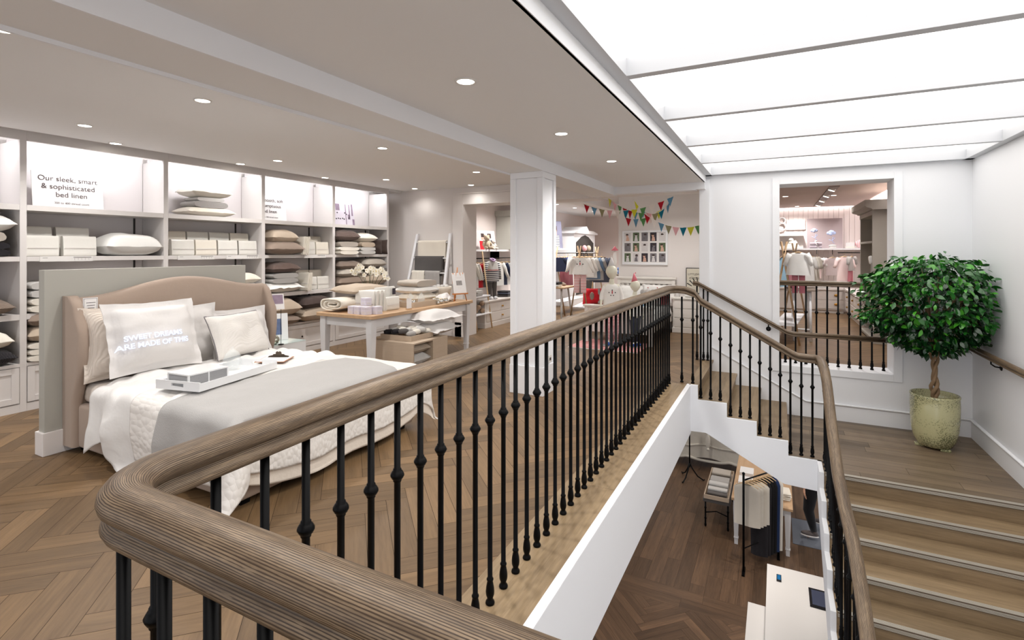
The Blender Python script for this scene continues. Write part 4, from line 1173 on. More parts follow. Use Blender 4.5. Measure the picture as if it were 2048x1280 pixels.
# ---------------------------------------------------------------- display table
oak = mk_wood('table_oak', (204, 172, 138), (176, 142, 108), .5, coord='Object', stretch=(24, 1.6, 24), contrast=.6, bump=.05)
oakx = mk_wood('pale_veneer', (196, 178, 158), (178, 160, 140), .55, coord='Object', stretch=(3, 3, 40), contrast=.6, bump=.03)
tbw = mk('table_white', (226, 226, 228), .45)
TX0, TX1, TY0, TY1, TZ = -5.02, -4.10, 4.45, 6.68, .76
tb = thing('display_table', 'long white display table with an oak top behind the bed', 'table', (-4.56, 5.565, 0))
w_ = W(tb)
mb = MB(w_); r_ = .06
pl = []
for cx, cy, a0 in ((TX1 - r_, TY1 - r_, 0), (TX0 + r_, TY1 - r_, 90), (TX0 + r_, TY0 + r_, 180), (TX1 - r_, TY0 + r_, 270)):
    pl += [(cx + r_ * math.cos(R(a0 + 15 * i)), cy + r_ * math.sin(R(a0 + 15 * i))) for i in range(7)]
mb.prism(pl, 'z', TZ - .04, TZ); build('tabletop', mb, oak, tb, bevel=.004)
for s_ in (TX0 + .09, TX1 - .09): mb = MB(w_); mb.box(s_ - .012, s_ + .012, TY0 + .1, TY1 - .1, TZ - .15, TZ - .04); build('apron', mb, tbw, tb)
for s_ in (TY0 + .09, TY1 - .09): mb = MB(w_); mb.box(TX0 + .1, TX1 - .1, s_ - .012, s_ + .012, TZ - .15, TZ - .04); build('apron', mb, tbw, tb)
def tleg(x, y, zt, par, m, w0=.042, w1=.026, z0=0):
    mb = MB(W(par)); vs = []
    for z, q in ((z0, w1), (z0 + .10, w1 + .003), (zt - .16, w0), (zt, w0)): vs += [(x - q, y - q, z), (x + q, y - q, z), (x + q, y + q, z), (x - q, y + q, z)]
    fs = [(0, 3, 2, 1), (12, 13, 14, 15)]
    for k in range(3):
        for j in range(4): a = k * 4 + j; b = k * 4 + (j + 1) % 4; fs.append((a, b, b + 4, a + 4))
    mb.add(vs, fs); q = w1 + .009; mb.box(x - q, x + q, y - q, y + q, z0 + .10, z0 + .112)
    return build('leg', mb, m, par)
for x in (TX0 + .09, TX1 - .09):
    for y in (TY0 + .09, TY1 - .09): tleg(x, y, TZ - .04, tb, tbw)

def T(o, label, cat): return tag(o, label, cat)
mb, th = rolled_mb(.56, .40, .17, 4)
one('folded_quilt', mb, mk_fab('cloth_quilted_ivory', (226, 219, 206), 'weave', 18, .6), 'thick cream quilt folded in a roll on the near left corner of the display table', 'folded quilt', solid=th * .8, loc=(-4.80, 4.80, TZ + .012), rot=R(90))
one('cushion', pillow_mb(.62, .50, .12, seed=31), fm('sand'), 'beige cushion lying on the rolled cream quilt on the display table', 'cushion', loc=(-4.80, 5.02, TZ + .195), rot=R(80))
# scented candle boxes
bxm = mk('candle_box', (214, 208, 218), .6, var=.10, vscale=60)
def cbox(x, y, z, label):
    t = thing('candle_box', label, 'box', (x, y, z), R(-8), 'small lilac boxes stacked on the table')
    mb = MB(); mb.box(-.045, .045, -.045, .045, 0, .092); build('carton', mb, bxm, t, bevel=.002)
    mb = MB()
    for f in range(2):
        M2 = Matrix.Rotation(R(90) * f - R(90), 4, 'Z')
        q = MB(M2); q.box(.045, .0458, -.03, .03, .02, .028); q.box(.045, .0458, -.022, .022, .034, .038); mb.add(q.v, q.f)
    build('printed_band', mb, bandm, t)
    mb = MB(); mb.box(-.0455, .0455, -.0455, .0455, .066, .069); build('lid_line', mb, mk('lid_line', (180, 172, 184), .6) if 'lid_line' not in MATS else MATS['lid_line'], t)
    return t
cbox(-4.49, 4.56, TZ, 'small lilac candle box at the left end of the front row')
cbox(-4.39, 4.555, TZ, 'small lilac candle box in the middle of the front row')
cbox(-4.28, 4.555, TZ, 'small lilac candle box at the table corner, front row right')
cbox(-4.21, 4.66, TZ, 'small lilac candle box behind the corner one')
cbox(-4.38, 4.66, TZ + .093, 'single small lilac candle box on top of the others')
# linen packs standing in a row
for k in range(6): pack(-4.50 + .012 * (k % 2), 4.74 + .035 * k, TZ + .001, .30, .26, .022, 'white linen pack edge-on on the table, %s behind the candle boxes' % ORD[6][k].replace('lowest', 'nearest').replace('from the bottom', 'from the front').replace('from the top', 'from the back').replace('topmost', 'farthest'), 'linen packs edge-on on the display table', face='y', tilt=.10)
pack(-4.30, 5.06, TZ + .001, .24, .17, .10, 'low stack of white linen packs standing before a tall one on the table', face='x')
pack(-4.42, 5.08, TZ + .001, .34, .29, .05, 'tall white linen pack with a photo label on the display table', face='x')
mb = MB(); mb.box(0, .002, -.03, .03, 0, .08); one('photo_label', mb, darkp, 'small dark photograph card on the tall linen pack', 'photo card', loc=(-4.405, 5.19, TZ + .185))
# price stand in a small wooden foot
ps = thing('price_stand', 'white price card in a small wooden foot at the front edge of the display table', 'price sign', (-4.17, 5.20, TZ), R(-10))
mb = MB(); mb.box(-.02, .02, -.035, .035, 0, .015); build('wood_foot', mb, oak, ps)
mb = MB(); mb.box(-.002, .002, -.035, .045, .015, .14); build('card', mb, paperm, ps)
# orchids
og = mk('orchid_stem', (44, 62, 26), .5); opet = mk('orchid_petal', (244, 240, 228), .6); oye = mk('orchid_centre', (206, 180, 60), .6)
orc = thing('potted_orchid', 'white orchid with many arching stems of flowers on the display table', 'orchid', (-4.90, 5.28, TZ))
mb = MB(); mb.lathe((0, 0, 0), [(.06, 0), (.075, .12), (.078, .13), (.07, .13), (.068, .115)], 18, 1.8, 1); build('pot', mb, white, orc)
rr = random.Random(5)
stems = []
for k in range(8):
    a = (k - 3.5) / 3.5; bx_ = a * .06; top = (a * .25 + rr.uniform(-.02, .02), rr.uniform(-.03, .03), .44 + rr.uniform(-.04, .05) + .05 * (1 - abs(a)))
    pts = [(bx_ * (1 - t) + top[0] * t ** 1.4, top[1] * t, .12 + (top[2] - .12) * t + .01 * math.sin(t * 5)) for t in [i / 8 for i in range(9)]]
    mb = MB(); mb.tube(pts, .0032, 6); s_ = build('stem', mb, og, orc); stems.append((top, s_))
for k in range(5):
    a = k * 72 + 20; mb = MB(Matrix.Translation((0, 0, .12)) @ Matrix.Rotation(R(a), 4, 'Z'))
    mb.grid(lambda u, v: (.02 + u * .17, (v - .5) * .06 * math.sin(math.pi * min(.97, u * .9 + .08)), .03 * math.sin(u * 3) + .012 * abs(v - .5)), 8, 4); build('leaf', mb, og, orc, solid=.003)
def blossom(M, s):
    mb = MB(M)
    for k in range(5):
        q = MB(M @ Matrix.Rotation(R(72 * k), 4, 'Y'))
        q.grid(lambda u, v: ((v - .5) * s * .9 * math.sin(math.pi * min(.98, .12 + u * .85)) ** .6, -.15 * s * u * u, u * s), 4, 4); mb.v += q.v; o = len(mb.v) - len(q.v); mb.f += [tuple(i + o for i in f) for f in q.f]; mb.sm += q.sm; mb.mi += q.mi
    return mb
for (top, s_) in stems:
    n = 6
    for j in range(n):
        t = j / (n - 1); sx = 1 if top[0] > 0 else -1
        p = Vector((top[0] + sx * .01 * j + rr.uniform(-.025, .025), top[1] + rr.uniform(-.04, .02), top[2] - .015 + .10 * t * (1 - .9 * t) * 2.2 - .03 * t + rr.uniform(-.02, .02)))
        Mx = Matrix.Translation(p) @ Matrix.Rotation(rr.uniform(-.8, .8) + .5, 4, 'Z') @ Matrix.Rotation(rr.uniform(0, 6), 4, 'Y')
        b_ = build('blossom', blossom(Mx, .034), opet, s_)
    mb = MB()
    for ch in s_.children:
        c = sum((v.co for v in ch.data.vertices), Vector()) / len(ch.data.vertices); mb.ball(c + Vector((0, -.004, 0)), .006, 6, 4)
    build('flower_centres', mb, oye, s_)
# right-hand pile
stack('of the pile at the far end of the display table', -4.80, 6.18, TZ, [('cushion', .40, .50, .11, 'ivory', 'weave'), ('cushion', .44, .54, .10, 'white', 'weave'), ('blanket', .38, .52, .085, 'stone', 'weave')])
stack('of the loose pile behind the glass jars', -4.74, 6.52, TZ, [('blanket', .26, .24, .10, 'cream', 'weave'), ('cushion', .3, .26, .08, 'silver', 'weave')])
# low wooden tray with jars
wt = thing('wooden_tray', 'low wooden tray holding glass jars on the display table', 'tray', (-4.38, 5.62, TZ))
mb = MB(); mb.box(-.16, .16, -.26, .26, 0, .01); build('tray_base', mb, oakx, wt)
for a, b, c, d in ((-.16, .16, -.26, -.25), (-.16, .16, .25, .26), (-.16, -.15, -.25, .25), (.15, .16, -.25, .25)): mb = MB(); mb.box(a, b, c, d, .01, .07); build('tray_side', mb, oakx, wt)
silm = mk('silver_glass', (206, 206, 204), .12, metal=.9)
def votive(x, y, z, r, h, label, m=None):
    t = thing('glass_votive', label, 'candle holder', (x, y, z), 0, 'silvered votives on the display table')
    mb = MB(); mb.lathe((0, 0, 0), [(r * .5, 0), (r * .9, h * .15), (r, h * .45), (r * .85, h * .8), (r * .65, h), (r * .55, h), (r * .7, h * .8)], 18); build('bowl', mb, m or silm, t)
    mb = MB(); mb.lathe((0, 0, 0), [(r * .66, h * .98), (r * .69, h * 1.0), (r * .66, h * 1.02)], 18); build('gilt_rim', mb, mk('gilt', (206, 178, 110), .25, metal=.9) if 'gilt' not in MATS else MATS['gilt'], t)
    return t
votive(-4.33, 5.44, TZ + .011, .028, .07, 'small silver votive at the near end of the wooden tray')
votive(-4.36, 5.53, TZ + .011, .034, .08, 'cylindrical silver votive inside the wooden tray')
goblet_dome(-4.46, 5.60, TZ + .011, .05, .17, 'left glass storage jar in the wooden tray')
goblet_dome(-4.40, 5.76, TZ + .011, .05, .17, 'right glass storage jar in the wooden tray')
for k, (x, y, r, h) in enumerate(((-4.33, 5.93, .036, .06), (-4.24, 6.00, .042, .07), (-4.24, 6.12, .040, .065), (-4.38, 6.04, .036, .075), (-4.42, 6.16, .034, .06), (-4.20, 5.88, .022, .05))):
    votive(x, y, TZ, r, h, 'round silvered votive, %s of six on the table edge' % ['left rear', 'second from left in front', 'right one in front', 'rear middle', 'rear right', 'smallest and leftmost'][k])
mb = MB(); rr = random.Random(8)
mb.grid(lambda u, v: ((u - .5) * .24, (v - .5) * .3, .03 + .08 * (1 - (2 * u - 1) ** 2) * (1 - (2 * v - 1) ** 2) + .035 * nz(u * 6, v * 6, 2, 1.3)), 24, 24)
one('crumpled_linen', mb, linenm, 'crumpled heap of white linen beside the easel on the display table', 'linen', solid=.004, loc=(-4.40, 6.32, TZ))
# wire basket of light fabric
bk = thing('lined_basket', 'pale lined basket with fabric behind the easel on the display table', 'basket', (-4.62, 6.58, TZ), R(15))
mb = MB(); mb.lathe((0, 0, 0), [(.10, 0), (.14, .16), (.145, .2), (.135, .2), (.12, .1)], 20); build('basket_body', mb, fm('cream'), bk)
mb = MB()
for k in range(7): mb.ball((.07 * math.cos(k), .07 * math.sin(k), .19 + .01 * (k % 2)), (.04, .035, .03), 8, 6)
build('filling', mb, fm('silver'), bk)
mb = MB(); mb.box(-.012, 0, -.17, .17, 0, .19); one('pleated_board', mb, fm('cream', 'rib'), 'cream pleated board standing behind the basket on the display table', 'board', loc=(-4.74, 6.45, TZ + .2) if False else (-4.86, 6.60, TZ), rot=R(-20))
# easel with card
ez = thing('table_easel', 'small wooden easel holding a white card at the far end of the display table', 'easel', (-4.24, 6.46, TZ), R(-25))
eo = mk('easel_wood', (190, 120, 62), .45)
for s_ in (-1, 1): mb = MB(); mb.tube([(.05, s_ * .11, 0), (-.03, s_ * .03, .42)], .008, 8); build('leg', mb, eo, ez)
mb = MB(); mb.tube([(-.10, 0, 0), (-.04, 0, .50)], .008, 8); build('leg', mb, eo, ez)
for s_ in (-1, 1): mb = MB(); mb.tube([(-.02, s_ * .09, .26), (-.03, s_ * .085, .42)], .010, 8); build('upright_peg', mb, eo, ez)
mb = MB(); mb.box(.03, .06, -.13, .13, .10, .118); build('ledge', mb, eo, ez)
mb = MB(Matrix.Translation((.05, 0, .118)) @ Matrix.Rotation(R(-14), 4, 'Y')); mb.box(-.004, 0, -.11, .11, 0, .31)
cd2 = one('display_card', mb, paperm, 'white printed card with a small grey picture standing on the wooden easel', 'card', loc=(-4.24, 6.46, TZ), rot=R(-25))
mb = MB(Matrix.Translation((.05, 0, .118)) @ Matrix.Rotation(R(-14), 4, 'Y')); mb.box(0, .001, -.05, .05, .12, .19)
build('picture', mb, mk('card_picture', (150, 146, 144), .6, var=.3, vscale=40), cd2)
mb = MB(Matrix.Translation((.05, 0, .118)) @ Matrix.Rotation(R(-14), 4, 'Y')); mb.box(0, .001, -.06, .06, .24, .243); mb.box(0, .001, -.04, .04, .225, .228); mb.box(0, .001, -.035, .035, .085, .087); mb.box(0, .001, -.03, .03, .07, .072)
build('card_print', mb, bandm, cd2)

# ---------------------------------------------------------------- cube shelves under the table
def cubby(x0, x1, y0, y1, h, label, open_=True):
    t = thing('display_cube', label, 'shelf cube', ((x0 + x1) / 2, (y0 + y1) / 2, 0)); w_ = W(t)
    def P(nm, *b): mb = MB(w_); mb.box(*b); build(nm, mb, oakx, t, bevel=.001)
    P('side_panel', x0, x1, y0, y0 + .018, 0, h); P('side_panel', x0, x1, y1 - .018, y1, 0, h)
    P('top_panel', x0, x1, y0 + .018, y1 - .018, h - .018, h); P('bottom_panel', x0, x1, y0 + .018, y1 - .018, 0, .018)
    if open_: P('back_panel', x0, x0 + .012, y0 + .018, y1 - .018, .018, h - .018)
    else: P('front_panel', x1 - .012, x1, y0 + .018, y1 - .018, .018, h - .018)
    return t
cubby(-4.32, -3.72, 4.72, 5.12, .435, 'pale wood display cube open to the front and filled with cushions')
cubby(-4.30, -3.74, 5.125, 5.44, .43, 'pale wood display cube with closed face, right of the open one', False)
for k, (h, col, tx) in enumerate(((.15, 'white', 'weave'), (.15, 'silver', 'check'), (.14, 'sand', 'rib'))):
    one('cushion', pillow_mb(.50, .34, h, seed=40 + k), fm(col, tx), ['white cushion at the bottom of the open display cube', 'grey knitted cushion in the middle of the open display cube', 'beige ribbed cushion at the top of the open display cube'][k], 'cushion', loc=(-3.99, 4.92, .02 + k * .130))
tr2 = thing('wooden_tray', 'wooden tray of rolled socks on top of the open display cube', 'tray', (-4.03, 5.02, .436), 0)
mb = MB(); mb.box(-.27, .20, -.20, .24, 0, .008); build('tray_base', mb, oakx, tr2)
for a, b, c, d in ((-.27, .20, -.20, -.19), (-.27, .20, .23, .24), (-.27, -.26, -.19, .23), (.19, .20, -.19, .23)): mb = MB(); mb.box(a, b, c, d, .008, .060); build('tray_side', mb, oakx, tr2)
sc = [('black', 0), ('black', 1), ('charcoal', 2), ('grey', 3), ('white', 4), ('ivory', 5), ('grey', 6), ('ivory', 7), ('ivory', 8), ('white', 9), ('ivory', 10), ('silver', 11), ('white', 12), ('ivory', 13), ('white', 14), ('ivory', 15)]
rr = random.Random(3)
for col, k in sc:
    x = -4.24 + (k % 4) * .115; y = 4.90 + (k // 4) * .10; mb = MB(Matrix.Rotation(rr.uniform(-.5, .5) + 1.2, 4, 'Z'))
    mb.tube([(-.055, 0, .03), (-.03, 0, .035), (.03, 0, .034), (.055, 0, .03)], [.024, .032, .033, .026], 12)
    one('rolled_socks', mb, fm(col), '%s rolled sock bundle, %s from the left in the %s row of the tray' % (col, ['first', 'second', 'third', 'fourth'][k % 4], ['front', 'second', 'third', 'back'][k // 4]), 'socks', 'rolled socks in the wooden tray', loc=(x, y, .478 + .012 * (k % 3)))
one('pillow', pillow_mb(.46, .66, .15, .05, seed=51), linenm, 'white flanged pillow lying lower on the closed display cube', 'pillow', loc=(-3.98, 5.50, .432), rot=.1)
one('pillow', pillow_mb(.50, .74, .17, .06, seed=52), linenm, 'large white flanged pillow on top of another beside the sock tray', 'pillow', loc=(-4.02, 5.53, .565), rot=-.05)
# ---------------------------------------------------------------- children's room beyond the wide opening
pinkw = mk('pale_pink_paint', (222, 212, 208), .65)
mb = MB(); mb.box(-2.86, -0.55, 10.25, 10.40, 0, 2.62); struct('wall_kids', mb, offwhite)
mb = MB(); mb.box(-0.70, -0.55, 8.02, 10.25, 0, 2.62); struct('wall_divider', mb, offwhite)
mb = MB(); mb.box(-5.75, -5.55, 8.02, 16.2, 0, 2.72); struct('wall_kids_left', mb, pinkw)
mb = MB(); mb.box(-5.55, -0.4, 16.0, 16.2, 0, 2.72); struct('wall_kids_end', mb, pinkw)
mb = MB(); mb.box(-5.75, -0.3, 8.02, 16.2, 2.62, 2.8); struct('ceiling_kids', mb, ceilm)
mb = MB(); mb.box(-3.7, -3.3, 8.02, 12.5, 2.45, 2.62); mb.box(-5.6, -2.2, 8.3, 8.7, 2.50, 2.62); struct('trim_19', mb, ceilm)
mb = MB(); mb.box(-2.2, -1.0, 7.46, 7.6, 2.35, 2.37); struct('trim_20', mb, white)
mb = MB(); mb.box(-2.86, -.7, 10.235, 10.25, 0, .16); struct('baseboard_kids', mb, offwhite, bevel=.003)
mb = MB(); mb.box(-3.05, -2.98, 12.6, 16.0, 0, 2.62); struct('wall_kids_inner', mb, pinkw)
for i, (x, y, n_) in enumerate(((-4.75, 9.3, 'downlight in the children\'s room ceiling seen above the white shelf'), (-4.65, 11.3, 'left downlight of the row seen behind the bunting'), (-4.6, 12.4, 'second downlight of the row seen behind the bunting'), (-4.55, 13.8, 'farthest downlight of the row seen behind the bunting'), (-3.95, 10.6, 'downlight seen between the first flags of the bunting'), (-1.6, 8.9, 'downlight above the white children\'s bed'))):
    downlight(x, y, 2.62, n_, watts=40 if y > 13 else 120)

# photo frame with fifteen pictures
pf = thing('framed_pictures', 'large white frame with fifteen small photographs on the back wall', 'framed pictures', (-2.33, 10.25, 1.237))
w_ = W(pf)
mb = MB(w_); x0, x1, z0, z1 = -2.775, -1.885, 1.237, 1.915
for b in ((x0, x1, 10.21, 10.25, z0, z0 + .035), (x0, x1, 10.21, 10.25, z1 - .035, z1), (x0, x0 + .035, 10.21, 10.25, z0 + .035, z1 - .035), (x1 - .035, x1, 10.21, 10.25, z0 + .035, z1 - .035)): mb.box(*b)
build('frame', mb, white, pf, bevel=.003)
mb = MB(w_); mb.box(x0 + .035, x1 - .035, 10.235, 10.249, z0 + .035, z1 - .035); build('mount', mb, paperm, pf)
greenp = mk('photo_green', (92, 108, 78), .4, var=.6, vscale=30); greyp = mk('photo_grey', (120, 116, 120), .4, var=.6, vscale=30); palep = mk('photo_pale_grey', (216, 212, 212), .4, var=.1, vscale=20)
hairp = mk('photo_hair', (60, 44, 40), .5)
bgs = [palep, greenp, greyp, darkp, palep, greyp, greenp, palep, darkp, greenp, greenp, palep, darkp, greyp, greyp]
for k in range(15):
    cx = x0 + .105 + (k % 5) * .170; cz = z1 - .125 - (k // 5) * .205
    mb = MB(w_); mb.box(cx - .062, cx + .062, 10.232, 10.236, cz - .085, cz + .085); p = build('photograph', mb, bgs[k], pf)
    mb = MB(w_); mb.ball((cx + .01 * (k % 3 - 1), 10.232, cz + .03), (.026, .002, .03), 10, 6); mb.prism([(cx - .035, cz - .08), (cx + .035, cz - .08), (cx + .022, cz), (cx - .022, cz)], 'y', 10.2305, 10.232); build('sitter', mb, [skinp, palep, greyp][k % 3], p)
    mb = MB(w_); mb.ball((cx + .01 * (k % 3 - 1), 10.2315, cz + .045), (.028, .002, .02), 10, 6); build('hair', mb, hairp, p)

# bunting: flags on cords
flagc = {'red': (176, 24, 40), 'blue': (96, 146, 176), 'olive': (150, 144, 110), 'pink': (232, 178, 184), 'white': (236, 230, 224), 'teal': (24, 116, 140), 'yellow': (214, 210, 60), 'green': (92, 148, 92)}
for k_, c_ in flagc.items(): mk_fab('flag_' + k_, c_, 'weave', 300, .2)
tapem = mk('bunting_tape', (236, 232, 226), .8)
def bunting(label, p0, p1, sag, cols, size=.108):
    t = thing('bunting', label, 'bunting', tuple((Vector(p0) + Vector(p1)) / 2)); w_ = W(t)
    P0, P1 = Vector(p0), Vector(p1)
    at = lambda s: P0.lerp(P1, s) + Vector((0, 0, -sag * 4 * s * (1 - s)))
    mb = MB(w_); mb.tube([at(i / 24) for i in range(25)], .004, 5); build('tape', mb, tapem, t)
    n = len(cols)
    for i, c in enumerate(cols):
        s = (i + .5) / n; a = at(s - .28 / n); b = at(s + .28 / n); m_ = (a + b) / 2
        tw = random.Random(i + len(label)).uniform(-.35, .35)
        d = (b - a).normalized() * size / 2 * math.cos(tw) + Vector((0, size / 2 * math.sin(tw), 0))
        A = m_ - d; B = m_ + d; Cc = m_ + Vector((0, .01 * math.sin(i), -size * 1.25))
        nrm = (B - A).cross(Cc - A).normalized() * .0015
        mb = MB(w_); mb.add([A - nrm, B - nrm, Cc - nrm, A + nrm, B + nrm, Cc + nrm], [(0, 2, 1), (3, 4, 5), (0, 1, 4, 3), (1, 2, 5, 4), (2, 0, 3, 5)]); build('flag', mb, MATS['flag_' + c], t)
YB_ = 7.95
bunting('front string of flags from red at far left to blue high on the right', (-2.93, YB_ + .35, 2.31), (-1.34, YB_ - .1, 2.335), .17, ['red', 'blue', 'olive', 'pink', 'white', 'teal', 'yellow', 'green', 'white', 'red', 'blue'])
bunting('string of flags falling steeply from the ceiling in the middle of the opening', (-2.02, YB_ + .15, 2.33), (-1.42, YB_ + .05, 2.28), .22, ['yellow', 'blue', 'pink', 'olive', 'teal', 'blue'])
bunting('lowest string of flags crossing in front of the photo frame to the right wall', (-1.85, YB_ + .1, 2.10), (-.975, YB_ + .03, 1.90), .12, ['red', 'white', 'blue', 'olive', 'pink', 'teal', 'yellow', 'green'])
bunting('short string of flags from the left ceiling to the middle', (-2.55, YB_ + .5, 2.42), (-1.85, YB_ + .1, 2.10), .06, ['yellow', 'pink', 'green', 'red', 'red', 'blue', 'green'])
bunting('string of flags hanging below the crossing point', (-2.20, YB_ + .3, 2.06), (-1.42, YB_ + .05, 2.28), .13, ['red', 'blue', 'green', 'white', 'yellow', 'white'])

# children's bed
kb = thing('child_bed', 'white wooden child\'s bed with slatted headboard against the back wall', 'bed', (-2.28, 9.1, 0)); w_ = W(kb)
bw = mk('bed_white', (232, 228, 222), .45)
for x in (-2.82, -1.76):
    mb = MB(w_); mb.box(x - .03, x + .03, 10.12, 10.19, 0, .98); build('post', mb, bw, kb, bevel=.004)
    mb = MB(w_); mb.box(x - .03, x + .03, 8.14, 8.20, 0, .60); build('post', mb, bw, kb, bevel=.004)
mb = MB(w_); mb.box(-2.87, -1.71, 10.10, 10.21, .965, 1.0); mb.box(-2.79, -1.79, 10.13, 10.18, .87, .965); build('top_rail', mb, bw, kb, bevel=.004)
mb = MB(w_)
mb.box(-2.79, -1.79, 10.13, 10.18, .40, .62)
for k in range(10): mb.box(-2.77 + .102 * k, -2.72 + .102 * k, 10.14, 10.17, .62, .87)
build('headboard_slats', mb, bw, kb)
mb = MB(w_); mb.box(-2.87, -1.71, 8.12, 8.22, .59, .62); build('foot_rail', mb, bw, kb, bevel=.004)
mb = MB(w_); mb.box(-2.79, -1.79, 8.15, 8.19, .18, .59); build('footboard', mb, bw, kb)
for x in (-2.82, -1.76): mb = MB(w_); mb.box(x - .015, x + .015, 8.2, 10.12, .2, .36); build('side_rail', mb, bw, kb)
sbox('mattress', -2.79, -1.79, 8.22, 10.10, .22, .42, sheetm, kb, .04)
mb = MB(); mb.grid(lambda u, v: (-2.83 + 1.1 * u, 8.3 + 1.5 * v, .47 + .02 * nz(u * 3, v * 5) - (.16 if u < .03 or u > .97 else 0)), 24, 24)
one('patterned_duvet', mb, fm('white'), 'white duvet on the child\'s bed', 'duvet', solid=.03)
red = mk_fab('cloth_red', (188, 30, 40), 'weave', 300, .3)
lblue = mk_fab('cloth_light_blue', (150, 190, 214), 'weave', 300, .3)
navy = mk_fab('cloth_navy', (36, 42, 64), 'weave', 300, .3)
def dots(mb, pts, r, t=.002):
    for p in pts: mb.ball(p, (r, t, r), 8, 5)
k1, Mx = standing_pillow(-2.52, 9.98, .45, .50, .40, .14, .25, R(-90), fm('white'), 'white pillow on the child\'s bed, left end', 0, 61)
k2, Mx = standing_pillow(-2.0, 9.92, .46, .62, .42, .14, .25, R(-90), fm('white'), 'white pillow with red motifs on the child\'s bed, right side', 0, 62)
mb = MB(Mx)
for a in range(3):
    for b in range(4): mb.ball((-.2 + .18 * a, -.14 + .09 * b, .145 - .02 * abs(a - 1)), (.010, .010, .004), 8, 5)
build('printed_dots', mb, red, k2)
one('cushion', pillow_mb(.3, .3, .12, seed=63, M=Matrix.Rotation(R(70), 4, 'X')), lblue, 'light blue cushion on the child\'s bed behind the mannequins', 'cushion', loc=(-2.25, 9.7, .47))
# grey elephant
el = thing('toy_elephant', 'small grey plush elephant on the child\'s bed', 'soft toy', (-2.07, 9.4, .49))
mb = MB(); mb.ball((0, 0, .12), (.09, .09, .12), 14, 10); mb.ball((0, -.07, .26), (.075, .07, .075), 14, 10)
build('body', mb, fm('grey'), el)
for s_ in (-1, 1): mb = MB(); mb.ball((s_ * .09, -.05, .27), (.05, .015, .06), 10, 8); build('ear', mb, fm('grey'), el)
mb = MB(); mb.tube([(0, -.13, .26), (0, -.17, .20), (0, -.17, .12), (0, -.19, .08)], [.025, .02, .015, .012], 8); build('trunk', mb, fm('grey'), el)
mb = MB(Matrix.Rotation(.6, 4, 'Z')); mb.box(-.07, .07, -.04, .04, 0, .16); one('red_box', mb, red, 'small red gift bag at the right end of the child\'s bed headboard', 'bag', loc=(-1.86, 9.85, .5), bevel=.01)

# red striped rug and box of the footboard
rug = mk_stripe('rug_stripes', (196, 38, 50), (238, 228, 222), 14, 'Y', .42)
mb = MB(); mb.box(-.55, .55, -.42, .42, 0, .012); one('striped_rug', mb, rug, 'red and white striped rug in front of the child\'s bed', 'rug', loc=(-2.36, 7.96, 0), rot=0)

# chest of drawers
ch = thing('chest_of_drawers', 'cream chest of drawers with three round-knobbed drawers beside the child\'s bed', 'chest of drawers', (-1.42, 10.02, 0)); w_ = W(ch)
mb = MB(w_); mb.box(-1.72, -1.12, 9.84, 10.23, .08, .62); build('carcass', mb, bw, ch, bevel=.003)
mb = MB(w_); mb.box(-1.75, -1.09, 9.81, 10.24, .62, .65); build('top', mb, bw, ch, bevel=.004)
mb = MB(w_); mb.box(-1.73, -1.11, 9.82, 10.22, 0, .09); build('plinth', mb, bw, ch, bevel=.003)
for k in range(3):
    z = .11 + k * .17; mb = MB(w_); mb.box(-1.69, -1.15, 9.828, 9.84, z, z + .155); d = build('drawer', mb, bw, ch, bevel=.003)
    mb = MB(w_)
    for x in (-1.55, -1.29): mb.ball((x, 9.815, z + .08), .018, 10, 8)
    for q, x in enumerate((-1.55, -1.29)): mb = MB(w_); mb.ball((x, 9.815, z + .08), .018, 10, 8); build('knob', mb, white, d)
hk = thing('party_hat', 'white cone party hat standing on the chest of drawers', 'party hat', (-1.66, 9.98, .652)); mb = MB(); mb.lathe((0, 0, 0), [(.05, 0), (.002, .15)], 16); build('cone', mb, paperm, hk); mb = MB(); mb.ball((0, 0, .155), .012, 8, 6); build('pompom', mb, paperm, hk)
ft = thing('folded_shirts', 'short pile of striped shirts lying on the chest of drawers', 'folded clothes', (-1.6, 9.95, .652)) if False else None
stack('on the chest of drawers below the circus sign', -1.42, 9.98, .652, [('blanket', .2, .24, .05, 'white', 'weave'), ('blanket', .2, .24, .05, 'silver', 'rib')])
# circus sign
sg = thing('wall_sign', 'framed black and cream circus sign with rays at the edge of the back wall', 'sign', (-1.30, 10.23, .72)); w_ = W(sg)
mb = MB(w_); mb.box(-1.545, -1.05, 10.215, 10.23, .70, 1.19); build('sign_frame', mb, mk('sign_black', (40, 38, 36), .5), sg, bevel=.012)
mb = MB(w_); mb.box(-1.530, -1.065, 10.21, 10.216, .715, 1.175); build('sign_face', mb, mk('sign_cream', (206, 200, 184), .6), sg)
mb = MB(w_)
for k in range(9):
    a0 = R(18 + 16 * k); a1 = a0 + R(5); c = (-1.30, .76)
    r0, r1 = .16, .26
    mb.add([(c[0] + r0 * math.cos(a0), 10.2095, c[1] + r0 * math.sin(a0)), (c[0] + r1 * math.cos(a0), 10.2095, c[1] + r1 * math.sin(a0)), (c[0] + r1 * math.cos(a1), 10.2095, c[1] + r1 * math.sin(a1)), (c[0] + r0 * math.cos(a1), 10.2095, c[1] + r0 * math.sin(a1))], [(0, 1, 2, 3)])
build('rays', mb, MATS['sign_black'], sg)
text('LITTLEWHITE', .055, MATS['sign_black'], sg, w_ @ faceM((-1.34, 10.209, 1.065), '-y'))
text('circus', .085, MATS['sign_black'], sg, w_ @ faceM((-1.38, 10.209, 1.00), '-y'))

